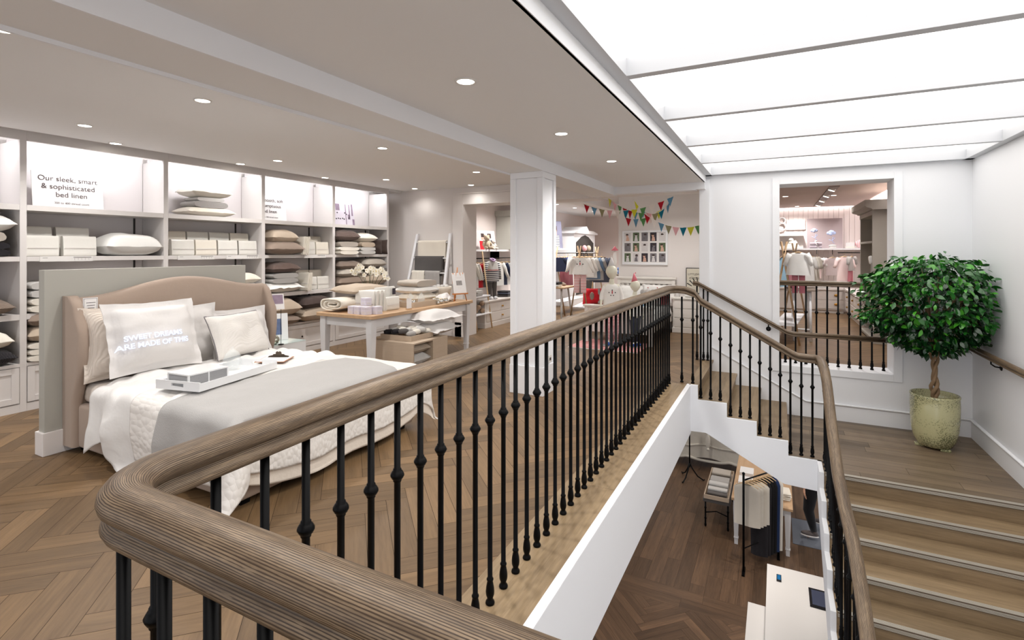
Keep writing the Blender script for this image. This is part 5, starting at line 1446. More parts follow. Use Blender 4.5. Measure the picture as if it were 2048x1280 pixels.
# ---------------------------------------------------------------- child mannequins
manm = mk('mannequin_ivory', (234, 232, 214), .4)
knitw = mk_fab('white_jersey', (238, 236, 232), 'weave', 20, .5)
legm = mk_stripe('red_white_leggings', (190, 40, 56), (240, 232, 230), 42, 'Z', .55)
def mannequin(name, label, loc, H, yaw, hat, top_m, leg_m, shoe_m, pose=0):
    t = thing(name, label, 'mannequin', loc, yaw); k = H / 1.28
    # continuous body by skin modifier
    V = [(0, 0, .66), (0, 0, .78), (0, .005, .92), (0, .01, .99), (0, .0, 1.04), (0, -.005, 1.09),
         (-.10, 0, .965), (-.155, .0, .80), (-.175, -.03, .66), (-.18, -.04, .62), (.10, 0, .965), (.155, 0, .80), (.17, -.03, .66), (.175, -.04, .62),
         (-.06, 0, .60), (-.065, -.005, .34), (-.065, .0, .08), (-.065, -.06, .03), (.06, 0, .60), (.065, -.005, .34), (.065, .0, .08), (.065, -.06, .03)]
    E = [(0, 1), (1, 2), (2, 3), (3, 4), (4, 5), (2, 6), (6, 7), (7, 8), (8, 9), (2, 10), (10, 11), (11, 12), (12, 13), (0, 14), (14, 15), (15, 16), (16, 17), (0, 18), (18, 19), (19, 20), (20, 21)]
    rad = [(.10, .07), (.088, .062), (.10, .062), (.05, .045), (.042, .042), (.044, .044), (.040, .038), (.030, .030), (.022, .020), (.024, .012), (.040, .038), (.030, .030), (.022, .020), (.024, .012), (.066, .062), (.044, .046), (.030, .034), (.030, .022), (.066, .062), (.044, .046), (.030, .034), (.030, .022)]
    me = bpy.data.meshes.new('body'); me.from_pydata([(a * k, b * k, c * k) for a, b, c in V], E, []); me.materials.append(manm)
    o = bpy.data.objects.new('body', me); COL.objects.link(o); o.parent = t
    o.modifiers.new('skin', 'SKIN'); sd = o.modifiers.new('sub', 'SUBSURF'); sd.levels = 2; sd.render_levels = 2
    sk_ = me.skin_vertices[0].data if me.skin_vertices else None
    if sk_ is None:
        bpy.context.view_layer.objects.active = o
        try:
            with bpy.context.temp_override(object=o, active_object=o): bpy.ops.mesh.customdata_skin_add()
        except Exception: pass
        sk_ = me.skin_vertices[0].data
    for i, r_ in enumerate(rad): sk_[i].radius = (r_[0] * k, r_[1] * k)
    sk_[0].use_root = True
    def hf(a, b):
        th = a * 2 * math.pi; ph = b * math.pi
        x = .096 * math.sin(ph) * math.cos(th); y = .104 * math.sin(ph) * math.sin(th); z = -.115 * math.cos(ph)
        if z < 0: x *= 1 + z * 2.6; y = y * (1 + z * 1.8) - .008 * (-z / .115)
        y -= .012 * math.exp(-((z + .01) / .02) ** 2 - (x / .012) ** 2) if y < 0 else 0
        return (x * k, (y - .005) * k, (1.19 + z) * k)
    mb = MB(); mb.grid(hf, 24, 18, cu=True); hd = build('head', mb, manm, t)
    for s_ in (-1, 1):
        mb = MB(); p0 = Vector((s_ * .177, -.045, .615)) * k
        mb.ball(p0 + Vector((0, -.004, -.02)) * k, (.013 * k, .022 * k, .03 * k), 8, 6)
        for q in range(4):
            f = (q - 1.5) * .011; L = (.045, .052, .050, .040)[q]
            mb.tube([p0 + Vector((0, f - .004, -.042)) * k, p0 + Vector((-s_ * .003, f * 1.2 - .006, -.042 - L * .5)) * k, p0 + Vector((-s_ * .012, f * 1.2 - .012, -.042 - L)) * k], [.0055 * k, .005 * k, .004 * k], 6)
        mb.tube([p0 + Vector((0, -.022, -.012)) * k, p0 + Vector((-s_ * .004, -.036, -.035)) * k, p0 + Vector((-s_ * .006, -.038, -.055)) * k], [.006 * k, .0055 * k, .0045 * k], 6)
        build('hand', mb, manm, t)
    # top: a soft tube around the torso with sleeves
    def tf(a, b):
        th = a * 2 * math.pi; z = .99 - (.99 - .60) * b
        w_ = .055 + .075 * min(1, b / .16) ** .5 + .012 * b; d_ = .045 + .042 * min(1, b / .2) ** .6 + .01 * b
        r_ = 1 + .05 * nz(math.cos(th) * 1.5, z * 14, loc[0], 1) * b
        return (w_ * math.cos(th) * r_ * k, d_ * math.sin(th) * r_ * k, (z + (.012 * math.cos(th) ** 2 if b < .2 else 0)) * k)
    mb = MB(); mb.grid(tf, 28, 20, cu=True)
    for s_ in (-1, 1): mb.tube([Vector(p) * k for p in ((s_ * .07, .004, .955), (s_ * .11, .002, .94), (s_ * .15, 0, .83), (s_ * .165, -.015, .74))], [.040 * k, .042 * k, .037 * k, .034 * k], 14, caps=False)
    tp = build('top', mb, top_m, t)
    for s_ in (-1, 1):
        mb = MB(); mb.tube([Vector(p) * k for p in ((s_ * .055, 0, .66), (s_ * .062, 0, .58), (s_ * .067, -.005, .34), (s_ * .066, 0, .09))], [.072 * k, .070 * k, .05 * k, .038 * k], 16); build('legging', mb, leg_m, t)
        mb = MB(); mb.ball((s_ * .066 * k, -.03 * k, .035 * k), (.036 * k, .08 * k, .035 * k), 12, 8); build('shoe', mb, shoe_m, t)
    mb = MB(); mb.tube([(0, 0, 0.0), (0, 0, .008)], .16 * k, 24); build('base_plate', mb, mk('base_steel', (170, 170, 172), .3, metal=.5) if 'base_steel' not in MATS else MATS['base_steel'], t)
    if hat is not None:
        mb = MB(Matrix.Translation((0, .005 * k, 1.265 * k)) @ Matrix.Rotation(R(-6), 4, 'X')); mb.lathe((0, 0, 0), [(.068 * k, 0), (.003, .18 * k)], 20); h_ = build('party_hat', mb, hat, t)
        mb = MB(Matrix.Translation((0, -.012 * k, 1.265 * k + .18 * k))); mb.ball((0, 0, 0), .012 * k, 8, 6); build('pompom', mb, hat, h_)
    return t, k
pinkm = mk('pink_card', (232, 128, 142), .6); shoeb = mk('blue_shoe', (38, 84, 164), .5)
m1, k = mannequin('child_mannequin', 'taller child mannequin with white party hat, white top and red striped leggings', (-2.325, 7.93, .0125), 1.25, R(22), paperm, knitw, legm, shoeb)
mb = MB()
mb.ball((0, -.094 * k, .87 * k), (.008, .004, .03), 8, 5)
build('soldier_motif', mb, red, m1)
mb = MB(); dots(mb, [(-.05 * k, -.088 * k, .865 * k), (.05 * k, -.088 * k, .865 * k), (0, -.095 * k, .905 * k), (-.02 * k, -.09 * k, .82 * k), (.02 * k, -.09 * k, .82 * k)], .009, .004)
build('printed_dots', mb, mk('print_black', (24, 22, 26), .7), m1)
m2, k = mannequin('child_mannequin', 'smaller child mannequin with pink party hat turned to the right', (-2.06, 8.34 - .30, .0125), 1.02, R(62), pinkm, knitw, fm('navy') if False else navy, shoeb)
m2.location = (-1.98, 8.03, .0125)

# ---------------------------------------------------------------- garments
woodh = mk('hanger_wood', (206, 176, 136), .5)
def tee_mb(w, h, sl, th=.03, flare=1.0, seed=0, legs=False):
    """flat hanging top: width along x, thickness along y, neck at z = 0"""
    mb = MB(); N = 16
    hw = w / 2
    def side(z):   # half width at depth z (0..1)
        return hw * (.42 + .58 * min(1, z / .10) ** .6) * (1 + (flare - 1) * z)
    def f(s_):
        def g(a, b):
            z = -h * b; x = (a * 2 - 1) * side(b); e = 1 - abs(a * 2 - 1) ** 4
            zz = z - .02 * (1 - (a * 2 - 1) ** 2) * max(0, 1 - b * 12)
            return (x, s_ * (th / 2 * e * (.7 + .5 * b) + .0005) + .012 * nz(x * 9 + seed, z * 3, seed, 1) * b, zz)
        return g
    mb.grid(f(-1), N, 18); mb.grid(lambda a, b: f(1)(1 - a, b), N, 18)
    if sl:
        for s_ in (-1, 1):
            L = sl; a0 = Vector((s_ * hw * .86, 0, -.045 * h - .01)); dirv = Vector((s_ * .42, -.05, -.9)).normalized()
            pts = [a0, a0 + dirv * L * .33 + Vector((s_ * .012, 0, 0)), a0 + dirv * L * .66, a0 + dirv * L]
            mb.tube(pts, [.046, .040, .034, .027], 10)
    return mb
def bottoms_mb(w, h, th=.03, seed=0, ruffle=False):
    mb = MB()
    for s_ in (-1, 1):
        def g(a, b):
            t = 2 * math.pi * a; r_ = w / 4 * (1 + (.25 * b if ruffle else -.12 * b))
            return (s_ * w / 4 * (1 + .1 * b) + r_ * math.cos(t), th / 2 * math.sin(t) * (1 + .6 * b), -h * b + .01 * nz(t, b, seed, 2))
        mb.grid(g, 14, 10, cu=True)
    return mb
def hanger_mb(w, hook=.07):
    mb = MB(); mb.tube([(-w * .42, 0, -.045), (-w * .2, 0, -.012), (0, 0, 0), (w * .2, 0, -.012), (w * .42, 0, -.045)], [.006, .008, .010, .008, .006], 8)
    mb.tube([(0, 0, 0), (0, 0, .03), (.012, 0, .045), (.012, 0, .06), (0, 0, .07), (-.012, 0, .062)], .002, 6)
    return mb
def garment(loc, yaw, label, w=.28, h=.34, sl=.26, m=None, flare=1.05, grp=None, name='hanging_shirt', cat='hanging clothes', bottoms=None, bh=.3, seed=0, th=.03):
    t = thing(name, label, cat, loc, yaw, grp)
    h_ = hanger_mb(w); h_.v = [(x, y, z - .07) for x, y, z in h_.v]; build('hanger', h_, woodh, t)
    g = tee_mb(w, h, sl, th, flare, seed); g.v = [(x, y, z - .075) for x, y, z in g.v]; build('garment', g, m, t)
    if bottoms is not None:
        b = bottoms_mb(w * .72, bh, .035, seed); b.v = [(x, y + .025, z - .05 - h * .92) for x, y, z in b.v]; build('trousers', b, bottoms, t)
    return t
greyst = mk_stripe('grey_marl_stripe', (206, 204, 202), (232, 230, 228), 38, 'Z', .5)
navyst = mk_stripe('navy_breton', (236, 232, 230), (34, 34, 50), 34, 'Z', .38)
checkm = mk_fab('window_check', (214, 210, 200), 'check', 60, .5)
denim = mk_fab('denim_blue', (112, 136, 164), 'weave', 250, .3); gingham = mk_fab('gingham_navy', (92, 98, 116), 'check', 120, .6)
redst = mk_stripe('red_fine_stripe', (180, 44, 60), (238, 226, 224), 40, 'Z', .6)
wine = mk_fab('wine_cloth', (128, 66, 74), 'weave', 250, .3); pinkc = mk_fab('pink_cloth', (222, 168, 172), 'weave', 250, .3); dpink = mk_fab('dusty_pink', (176, 108, 118), 'weave', 250, .3)

# left wall cabinets and hanging rail
kc = thing('low_cabinet', 'low grey drawer cabinet along the left wall of the children\'s room', 'cabinet', (-5.29, 9.6, 0)); w_ = W(kc)
mb = MB(w_); mb.box(-5.54, -5.05, 8.62, 10.9, 0, .50); build('carcass', mb, cab, kc)
mb = MB(w_); mb.box(-5.54, -5.02, 8.58, 10.93, .50, .53); build('worktop', mb, cab, kc, bevel=.003)
mb = MB(w_); mb.box(-5.54, -5.035, 8.60, 10.9, 0, .09); build('plinth', mb, cab, kc, bevel=.003)
brass = mk('brass', (186, 142, 70), .3, metal=.9)
for i in range(2):
    for j in range(2):
        a = 8.68 + i * 1.1; mb = MB(w_); mb.box(-5.05, -5.04, a, a + 1.02, .115 + .185 * j, .285 + .185 * j); d = build('drawer', mb, cab, kc, bevel=.002)
        mb = MB(); mb.lathe((0, 0, 0), [(.016, 0), (.018, .006), (.008, .01), (.02, .03), (.012, .036)], 12); mb.v = [tuple(w_ @ (Vector((-5.04 + z_, a + .62 + x_, .20 + .185 * j + y_)))) for x_, y_, z_ in mb.v]; build('knob', mb, brass, d)
us = thing('wall_shelf', 'white shelf carrying posters and teddy bears in the children\'s room', 'shelf', (-5.4, 9.4, 1.5)); w_ = W(us)
mb = MB(w_); mb.box(-5.55, -5.22, 8.1, 11.2, 1.50, 1.54); build('board', mb, white, us, bevel=.002)
mb = MB(w_); mb.tube([(-5.34, 8.15, 1.36), (-5.34, 11.1, 1.36)], .010, 8); build('hanging_rail', mb, iron, us)
for y in (8.3, 9.7, 11.0): mb = MB(w_); mb.box(-5.55, -5.33, y, y + .012, 1.34, 1.50); build('bracket', mb, iron, us)
# grey cabinet carcass rising beside the posters
mb = MB(); mb.box(-5.54, -5.15, 9.95, 10.9, 1.545, 2.28); mb.box(-5.54, -5.10, 9.90, 10.95, 2.28, 2.40)
one('wall_cupboard', mb, greige, 'grey green cupboard with a cornice standing on the white shelf', 'cupboard')
gl = [(checkm, 'cream window-check long-sleeved shirt nearest the doorway', 8.50), (greyst, 'pale striped long-sleeved shirt second on the rail', 8.60), (red, 'red cardigan third on the wall rail', 8.78), (fm('charcoal'), 'charcoal top fourth on the wall rail', 8.94), (gingham, 'dark patterned top fifth on the wall rail', 9.08), (navyst, 'navy striped top hanging behind the mannequin', 9.22)]
for i, (m, lab, y) in enumerate(gl): garment((-5.32, y, 1.345), R(78), lab, .34, .50, .34, m, 1.05, 'clothes on the rail below the white shelf', seed=i)
gl = [(fm('white', 'check'), 'cream checked top right of the striped jumper', 9.62), (navy, 'navy jacket on the wall rail', 9.78), (fm('silver'), 'pale grey top on the wall rail', 9.95), (fm('charcoal'), 'charcoal top near the column edge', 10.12), (lblue, 'pale blue shirt at the column edge', 10.3)]
for i, (m, lab, y) in enumerate(gl): garment((-5.32, y, 1.345), R(70), lab, .34, .50, .34, m, 1.05, 'clothes on the rail right of the striped jumper', seed=i + 20)
# the dressed child form on the cabinet: grey jumper with stripes, jeans, white shoes
cf = thing('dressed_form', 'headless child form in grey and navy striped jumper and white trainers standing on the cabinet', 'mannequin', (-5.13, 9.05, .532), R(62))
jm = mk_stripe('jumper_stripes', (30, 32, 50), (226, 224, 222), 26, 'Z', .5)
gtop = tee_mb(.27, .19, .0, .12, 1.1, 3); gtop.v = [(x, y, z + .78) for x, y, z in gtop.v]; build('jumper_yoke', gtop, fm('silver'), cf)
gs = MB()
gs.grid(lambda a, b: ((.150 + .01 * b) * math.cos(2 * math.pi * a), .075 * math.sin(2 * math.pi * a), .60 - .24 * b), 24, 10, cu=True)
for s_ in (-1, 1): gs.tube([(s_ * .12, 0, .74), (s_ * .165, 0, .60), (s_ * .17, -.02, .40)], [.045, .040, .032], 10)
build('jumper', gs, jm, cf)
mb = MB(); mb.box(-.155, .155, -.085, .085, .595, .607); build('red_stripe', mb, red, cf, bevel=.02) if False else None
mb = MB(); mb.grid(lambda a, b: (.154 * math.cos(2 * math.pi * a), .078 * math.sin(2 * math.pi * a), .60 - .012 * b), 24, 1, cu=True); build('red_stripe', mb, red, cf)
mb = MB(); mb.tube([(-.05, -.03, .80), (0, -.06, .77), (.05, -.03, .80), (.03, .03, .82), (-.03, .03, .82), (-.05, -.03, .80)], .018, 8); build('lilac_collar', mb, mk_fab('lilac', (186, 158, 196), 'weave', 200, .2), cf)
for s_ in (-1, 1):
    mb = MB(); mb.tube([(s_ * .05, 0, .40), (s_ * .055, 0, .22), (s_ * .055, 0, .05)], [.055, .045, .036], 12); build('jeans_leg', mb, fm('charcoal'), cf)
    mb = MB(); mb.ball((s_ * .055, -.03, .032), (.034, .075, .032), 12, 8); build('trainer', mb, white, cf)
# folded jeans
for k in range(4):
    one('folded_jeans', folded_mb(.26, .30, .03, 1, seed=70 + k), [fm('charcoal'), fm('black'), gingham, fm('black')][k], '%s pair of folded dark jeans on the cabinet beside the dressed form' % ORD[4][k], 'folded jeans', 'folded jeans on the cabinet', loc=(-5.20, 9.75, .532 + k * .031))
# A-shaped ladder shelf with folded things
as_ = thing('ladder_shelf', 'pale wooden ladder shelf just inside the doorway', 'shelf', (-5.16, 8.42, 0)); w_ = W(as_)
for y in (8.22, 8.78):
    mb = MB(w_); mb.tube([(-4.98, y, 0), (-5.22, y + .02, 1.50)], .014, 8); build('leg', mb, woodh, as_)
for z, dx in ((.28, .05), (.62, .10)):
    mb = MB(w_); mb.box(-5.30, -4.98 - dx * .6, 8.18, 8.82, z, z + .025); build('shelf', mb, white, as_, bevel=.002)
stack('of the folded jeans on the ladder shelf', -5.16, 8.42, .645, [('blanket', .24, .26, .05, 'grey', 'weave'), ('blanket', .24, .26, .05, 'silver', 'weave')])
mb = MB(); rr = random.Random(4)
for k in range(9): mb.ball((rr.uniform(-.07, .07), rr.uniform(-.1, .1), .05 + (k // 4) * .07), (.05, .055, .05), 10, 7)
one('plush_toys', mb, mk_fab('plush_brown', (150, 126, 104), 'weave', 90, .9), 'heap of brown plush toys in the ladder shelf', 'soft toys', kind='stuff', loc=(-5.13, 8.50, .306))
# posters and bears on the white shelf
picture('poster', (-5.50, 8.78, 1.541), .50, .68, .12, R(-12), 'poster of a child in a blue cap standing on the white shelf', 'poster', [('photo_field', -.5, .5, 0, 1, palep), ('blue_cap', -.12, .12, .66, .80, bluep), ('face', -.08, .12, .54, .67, skinp), ('jacket', -.05, .25, .0, .54, navy), ('blue_sky', -.2, .0, .8, 1.0, lblue)], paperm)
picture('poster', (-5.40, 9.28, 1.541), .62, .40, .15, R(-12), 'poster of two children behind the teddy bear', 'poster', [('photo_field', -.5, .5, 0, 1, palep), ('hair', -.2, -.05, .62, .85, hairp), ('face', -.2, -.05, .5, .65, skinp), ('hair_two', .12, .3, .6, .85, hairp), ('jacket', .1, .45, 0, .5, navy), ('red_top', -.3, -.1, 0, .45, red)], paperm)
mb = MB(Matrix.Rotation(-.15, 4, 'Y')); mb.box(-.12, 0, -.13, .13, 0, .42); one('white_gift_bag', mb, paperm, 'white carrier bag standing on the white shelf beside the teddy bear', 'bag', loc=(-5.32, 8.62, 1.541), bevel=.004)
def bear(loc, yaw, s, m, label):
    t = thing('teddy_bear', label, 'soft toy', loc, yaw)
    mb = MB(); mb.ball((0, 0, .10 * s), (.075 * s, .065 * s, .10 * s), 12, 8); mb.ball((0, -.01 * s, .235 * s), (.062 * s, .058 * s, .058 * s), 12, 8); mb.ball((0, -.06 * s, .222 * s), (.026 * s, .025 * s, .022 * s), 8, 6); build('body', mb, m, t)
    for a in (-1, 1):
        mb = MB(); mb.ball((a * .05 * s, 0, .285 * s), (.022 * s, .012 * s, .022 * s), 8, 6); build('ear', mb, m, t)
        mb = MB(); mb.tube([(a * .06 * s, 0, .17 * s), (a * .10 * s, -.04 * s, .09 * s)], [.026 * s, .022 * s], 8); build('arm', mb, m, t)
        mb = MB(); mb.tube([(a * .045 * s, -.03 * s, .035 * s), (a * .07 * s, -.13 * s, .03 * s)], [.032 * s, .028 * s], 8); build('leg', mb, m, t)
    return t
bear((-5.28, 9.08, 1.541), R(60), 1.0, mk_fab('plush_sand', (206, 188, 164), 'weave', 90, .9), 'sand coloured teddy bear sitting on the white shelf')
bear((-5.28, 9.36, 1.541), R(70), .7, mk_fab('plush_white', (232, 226, 216), 'weave', 90, .9), 'small white teddy bear beside the larger one on the white shelf')

# garment racks with crossed wooden ends
def rack(name, label, y0, y1, x0, x1, h=1.46):
    t = thing(name, label, 'clothes rack', ((x0 + x1) / 2, (y0 + y1) / 2, 0)); w_ = W(t)
    for x, y in ((x0, y0), (x1, y1)):
        for s_ in (-1, 1):
            mb = MB(w_); mb.tube([(x + s_ * .22, y, 0), (x - s_ * .04, y, h + .16)], .016, 8); build('leg', mb, mk('rack_wood', (172, 142, 108), .55) if 'rack_wood' not in MATS else MATS['rack_wood'], t)
    mb = MB(w_); mb.tube([(x0, y0 - .1, h), (x1, y1 + .1, h)], .010, 8); build('rail', mb, iron, t)
    mb = MB(w_); mb.prism([(x0 - .17, y0), (x0 + .17, y0), (x1 + .17, y1), (x1 - .17, y1)], 'z', .30, .32); build('shelf', mb, white, t)
    return t
rack('clothes_rack', 'crossed-leg wooden clothes rack hung with the striped pyjamas', 10.3, 12.3, -3.72, -3.98)
g0 = garment((-3.66, 10.18, 1.455), R(18), 'white top with soldier print and red striped trousers at the front of the rack', .36, .36, .32, knitw, 1.1, None, bottoms=redst, bh=.44, seed=3)
mb = MB(); mb.ball((0, -.030, -.21), (.009, .003, .035), 8, 5); build('printed_figure', mb, red, g0)
mb = MB(); dots(mb, [(-.06, -.028, -.22), (.06, -.028, -.22), (0, -.03, -.16)], .012, .003); build('printed_dots', mb, MATS['print_black'], g0)
for i, m in enumerate((knitw, fm('white', 'check'), denim, fm('silver'), gingham, gingham)):
    garment((-3.74 + .03 * i + .10, 10.42 + .14 * i, 1.455), R(35), 'top hanging %s behind the soldier print top' % ['directly', 'second', 'third, denim blue,', 'fourth, pale grey,', 'fifth, navy checked,', 'last, navy checked,'][i], .36, .42 + .03 * i, .30, m, 1.1, 'tops on the crossed-leg rack', seed=i + 30)
for i, m in enumerate((knitw, pinkc, fm('white'), fm('white'), knitw)):
    garment((-4.10 + .04 * i, 11.0 + .16 * i, 1.455), R(70), 'light top on the rear rail, %s from the left' % ['first', 'second', 'third', 'fourth', 'fifth'][i], .32, .40, .28, m, 1.1, 'light tops on the rear rail', seed=i + 40)
rk2 = rack('clothes_rack', 'clothes rack at the left edge of the opening with small striped tops', 11.2, 12.8, -4.62, -4.62)
for i, (m, c_) in enumerate(((navy, 'navy'), (mk_fab('royal_blue', (44, 74, 150), 'weave', 250, .3), 'royal blue'), (navyst, 'striped'), (fm('white', 'check'), 'spotted white'))):
    garment((-4.50 + .06 * i, 11.1 + .12 * i, 1.445), R(30), '%s child\'s top on the left-hand rack' % c_, .28, .34, .24, m, 1.05, 'small tops on the left-hand rack', seed=i + 50)
for i in range(2): garment((-4.62, 11.75 + .2 * i, 1.45), R(70), 'wine red dress, %s of the pair beside the crossed legs' % ['near', 'far'][i], .30, .72, .0, wine, 1.4, 'wine red dresses', seed=i + 60)
# trestle table with shoes
tt = thing('trestle_table', 'pale wooden trestle table with folded clothes at the edge of the column', 'table', (-4.22, 10.05, 0)); w_ = W(tt)
mb = MB(w_); mb.box(-4.75, -3.85, 9.75, 10.45, .735, .765); build('tabletop', mb, oak, tt, bevel=.003)
greyl = mk('painted_leg', (206, 204, 202), .5)
for x in (-4.6, -3.97):
    for s_ in (-1, 1): mb = MB(w_); mb.tube([(x + .05, 10.1 + s_ * .32, 0), (x, 10.1 + s_ * .18, .735)], .02, 10); build('leg', mb, greyl, tt)
    mb = MB(w_); mb.tube([(x + .04, 9.82, .12), (x + .04, 10.38, .12)], .014, 8); build('stretcher', mb, greyl, tt)
stack('on the trestle table left part', -4.40, 10.0, .766, [('blanket', .2, .26, .06, 'white', 'weave')])
stack('on the trestle table beside the shoes', -4.10, 9.92, .766, [('blanket', .2, .26, .04, 'white', 'weave'), ('blanket', .2, .24, .05, 'black', 'weave')])
for k in range(3):
    mb = MB(); mb.ball((0, 0, .03), (.035, .08, .03), 12, 8); mb.ball((0, .03, .05), (.03, .045, .03), 12, 8)
    one('child_shoe', mb, [fm('sand'), fm('ivory'), fm('taupe')][k], ['sand', 'ivory', 'taupe'][k] + ' small shoe at the back of the trestle table', 'shoe', loc=(-4.30 + .13 * k, 10.22, .767), rot=.5 * k)
# red cushion and boxes under the rack
t_, Mx = standing_pillow(-3.62, 10.9, .33, .46, .36, .14, .12, R(-70), red, 'bright red cushion with a squirrel motif on the low shelf of the rack', 0, 71, 'cushion')
mb = MB(Mx); mb.ball((-.02, .0, .145), (.05, .09, .01), 10, 6); build('squirrel_motif', mb, fm('taupe'), t_)
mb = MB(Mx); mb.box(.11, .16, -.16, .16, .10, .135); build('grey_ribbon', mb, fm('grey'), t_)
# white wardrobe with arched top
wd = thing('wardrobe', 'tall white wardrobe with an arched open front in the far corner', 'wardrobe', (-5.2, 14.2, 0)); w_ = W(wd)
mb = MB(w_); mb.box(-5.54, -4.92, 13.2, 15.0, 0, 2.0); build('carcass', mb, white, wd)
mb = MB(w_); mb.prism([(13.1, 2.0), (15.1, 2.0), (15.1, 2.05), (14.7, 2.10), (14.3, 2.10), (14.1, 2.22), (13.9, 2.10), (13.5, 2.10), (13.1, 2.05)], 'x', -5.58, -4.86); build('cornice', mb, white, wd, bevel=.005)
mb = MB(w_); mb.prism([(13.35, .3), (14.85, .3), (14.85, 1.75), (14.4, 1.92), (14.1, 1.97), (13.8, 1.92), (13.35, 1.75)], 'x', -4.93, -4.915); dd_ = build('interior_shade', mb, darkgap, wd)  # flat dark sheet on the solid front, painted shade of the opening
for z in (.9, 1.45): mb = MB(w_); mb.box(-4.93, -4.90, 13.35, 14.85, z, z + .03); build('shelf', mb, white, wd)
for k, (c_, z) in enumerate(((pinkc, 1.5), (fm('sand'), 1.5), (fm('white'), .95))):
    mb = MB(); mb.ball((0, 0, .09), (.07, .10, .09), 10, 8); one('soft_toy', mb, c_, ['pink', 'sand', 'white'][k] + ' soft toy in the arched wardrobe', 'soft toy', loc=(-4.83, 13.8 + .35 * k, z + (.0)))
# side table with blue folded clothes, behind the taller mannequin
st3 = thing('small_table', 'small table with blue folded clothes behind the taller mannequin', 'table', (-3.2, 12.2, 0))
mb = MB(); mb.box(-.32, .45, -.3, .3, .93, .96); build('tabletop', mb, mk('grey_wood', (126, 112, 100), .6), st3)
for a in (-.28, .4):
    for b in (-.25, .25): mb = MB(); mb.box(a - .02, a + .02, b - .02, b + .02, 0, .93); build('leg', mb, mk('grey_wood2', (146, 132, 120), .6) if 'grey_wood2' not in MATS else MATS['grey_wood2'], st3)
one('folded_cloth', folded_mb(.3, .3, .16, 2, seed=90), mk_fab('strong_blue', (60, 104, 168), 'weave', 200, .3), 'strong blue folded clothes on the small table behind the mannequin', 'folded clothes', loc=(-3.22, 12.1, .962))
# paper doll hanging at the frame wall edge
pd = thing('hanging_doll', 'pink hatted white doll hanging at the left end of the frame wall', 'doll', (-2.93, 10.22, 1.52)); mb = MB(); mb.lathe((0, 0, 0), [(.075, 0), (.002, .09)], 14); build('hat', mb, pinkm, pd); mb = MB(); mb.tube([(0, 0, .01), (0, 0, -.10), (.01, 0, -.24), (.01, 0, -.34)], [.02, .035, .03, .012], 8); build('dress', mb, knitw, pd)

area('cove_strip', (-5.42, 12.2, 2.68), .06, 60, (0, R(20), 0), (1, .96, .97), 7.5)
us2 = thing('wall_shelf', 'white shelf under the striped-top poster, left edge of the wide opening', 'shelf', (-5.2, 12.4, 1.54)); w_ = W(us2)
mb = MB(w_); mb.box(-5.55, -4.85, 11.75, 12.95, 1.54, 1.58); build('board', mb, white, us2, bevel=.002)
picture('poster', (-5.12, 12.35, 1.582), .60, .72, .10, R(-20), 'poster of a dark-haired child in a striped top, left edge of the wide opening', 'poster', [('photo_field', -.5, .5, 0, 1, mk('photo_slate', (112, 112, 132), .5)), ('hair', -.15, .2, .62, .82, hairp), ('face', -.12, .16, .48, .68, skinp), ('striped_top', -.25, .3, 0, .48, mk_stripe('poster_stripes', (232, 230, 232), (40, 40, 54), 30, 'Z', .5))], paperm)
downlight(-3.7, 14.0, 2.62, 'downlight deep in the children\'s room behind the frame wall', watts=240)  # unseen lamp, added to brighten the walls behind the wardrobe
downlight(-4.1, 11.7, 2.62, 'added fill light above the rear half of the crossed-leg rack', watts=90)  # extra lamp, added to lift the dim far part of the room
# ---------------------------------------------------------------- baby clothes room seen through the opening in the white wall
mb = MB(); mb.box(1.93, 2.1, 8.02, 15.3, 0, 2.8); struct('wall_newborn_right', mb, pinkw)
mb = MB(); mb.box(-0.55, 1.93, 15.1, 15.3, 0, 2.8)
struct('wall_newborn_end', mb, pinkw)
mb = MB()
for k in range(22): mb.box(-.5 + k * .11, -.395 + k * .11, 15.085, 15.1, 0, 2.75)
struct('trim_21', mb, pinkw, bevel=.004)
mb = MB(); mb.box(-0.55, 1.75, 8.02, 14.95, 2.62, 2.8); mb.box(1.75, 1.93, 8.02, 15.1, 2.78, 2.8); mb.box(-.55, 1.75, 14.95, 15.1, 2.78, 2.8); struct('ceiling_newborn', mb, mk('ceiling_pinkish', (206, 190, 184), .8))
area('cove_strip', (.7, 15.03, 2.72), 2.0, 8, (0, 0, 0), (1, .95, .95), .06)
area('cove_strip', (1.86, 12.0, 2.72), 5.0, 60, (0, 0, R(90)), (1, .95, .95), .06)
for i, (x, y, n_) in enumerate(((.15, 11.8, 'downlight at the left of the baby room ceiling'), (.44, 14.5, 'farthest downlight of the baby room above the birth sign'))): downlight(x, y, 2.62, n_, watts=130)
# track of square adjustable lamps
tkl = thing('track_light', 'row of four adjustable lamps in a slot of the baby room ceiling', 'ceiling light', (.86, 12.4, 2.62)); w_ = W(tkl)
mb = MB(w_); mb.box(.80, .95, 10.3, 14.6, 2.605, 2.62); build('housing', mb, mk('track_housing', (150, 136, 130), .5), tkl)
for k, y in enumerate((10.7, 11.85, 12.95, 14.1)):
    mb = MB(w_ @ Matrix.Translation((.86, y, 2.585)) @ Matrix.Rotation(R(20), 4, 'Y')); mb.lathe((0, 0, 0), [(.05, 0), (.06, -.004), (.06, .04)], 16); h_ = build('lamp_head', mb, rimm, tkl)
    mb = MB(w_ @ Matrix.Translation((.86, y, 2.583)) @ Matrix.Rotation(R(20), 4, 'Y')); mb.lathe((0, 0, 0), [(.0001, -.003), (.05, -.003)], 16); build('bulb', mb, lampm, h_)
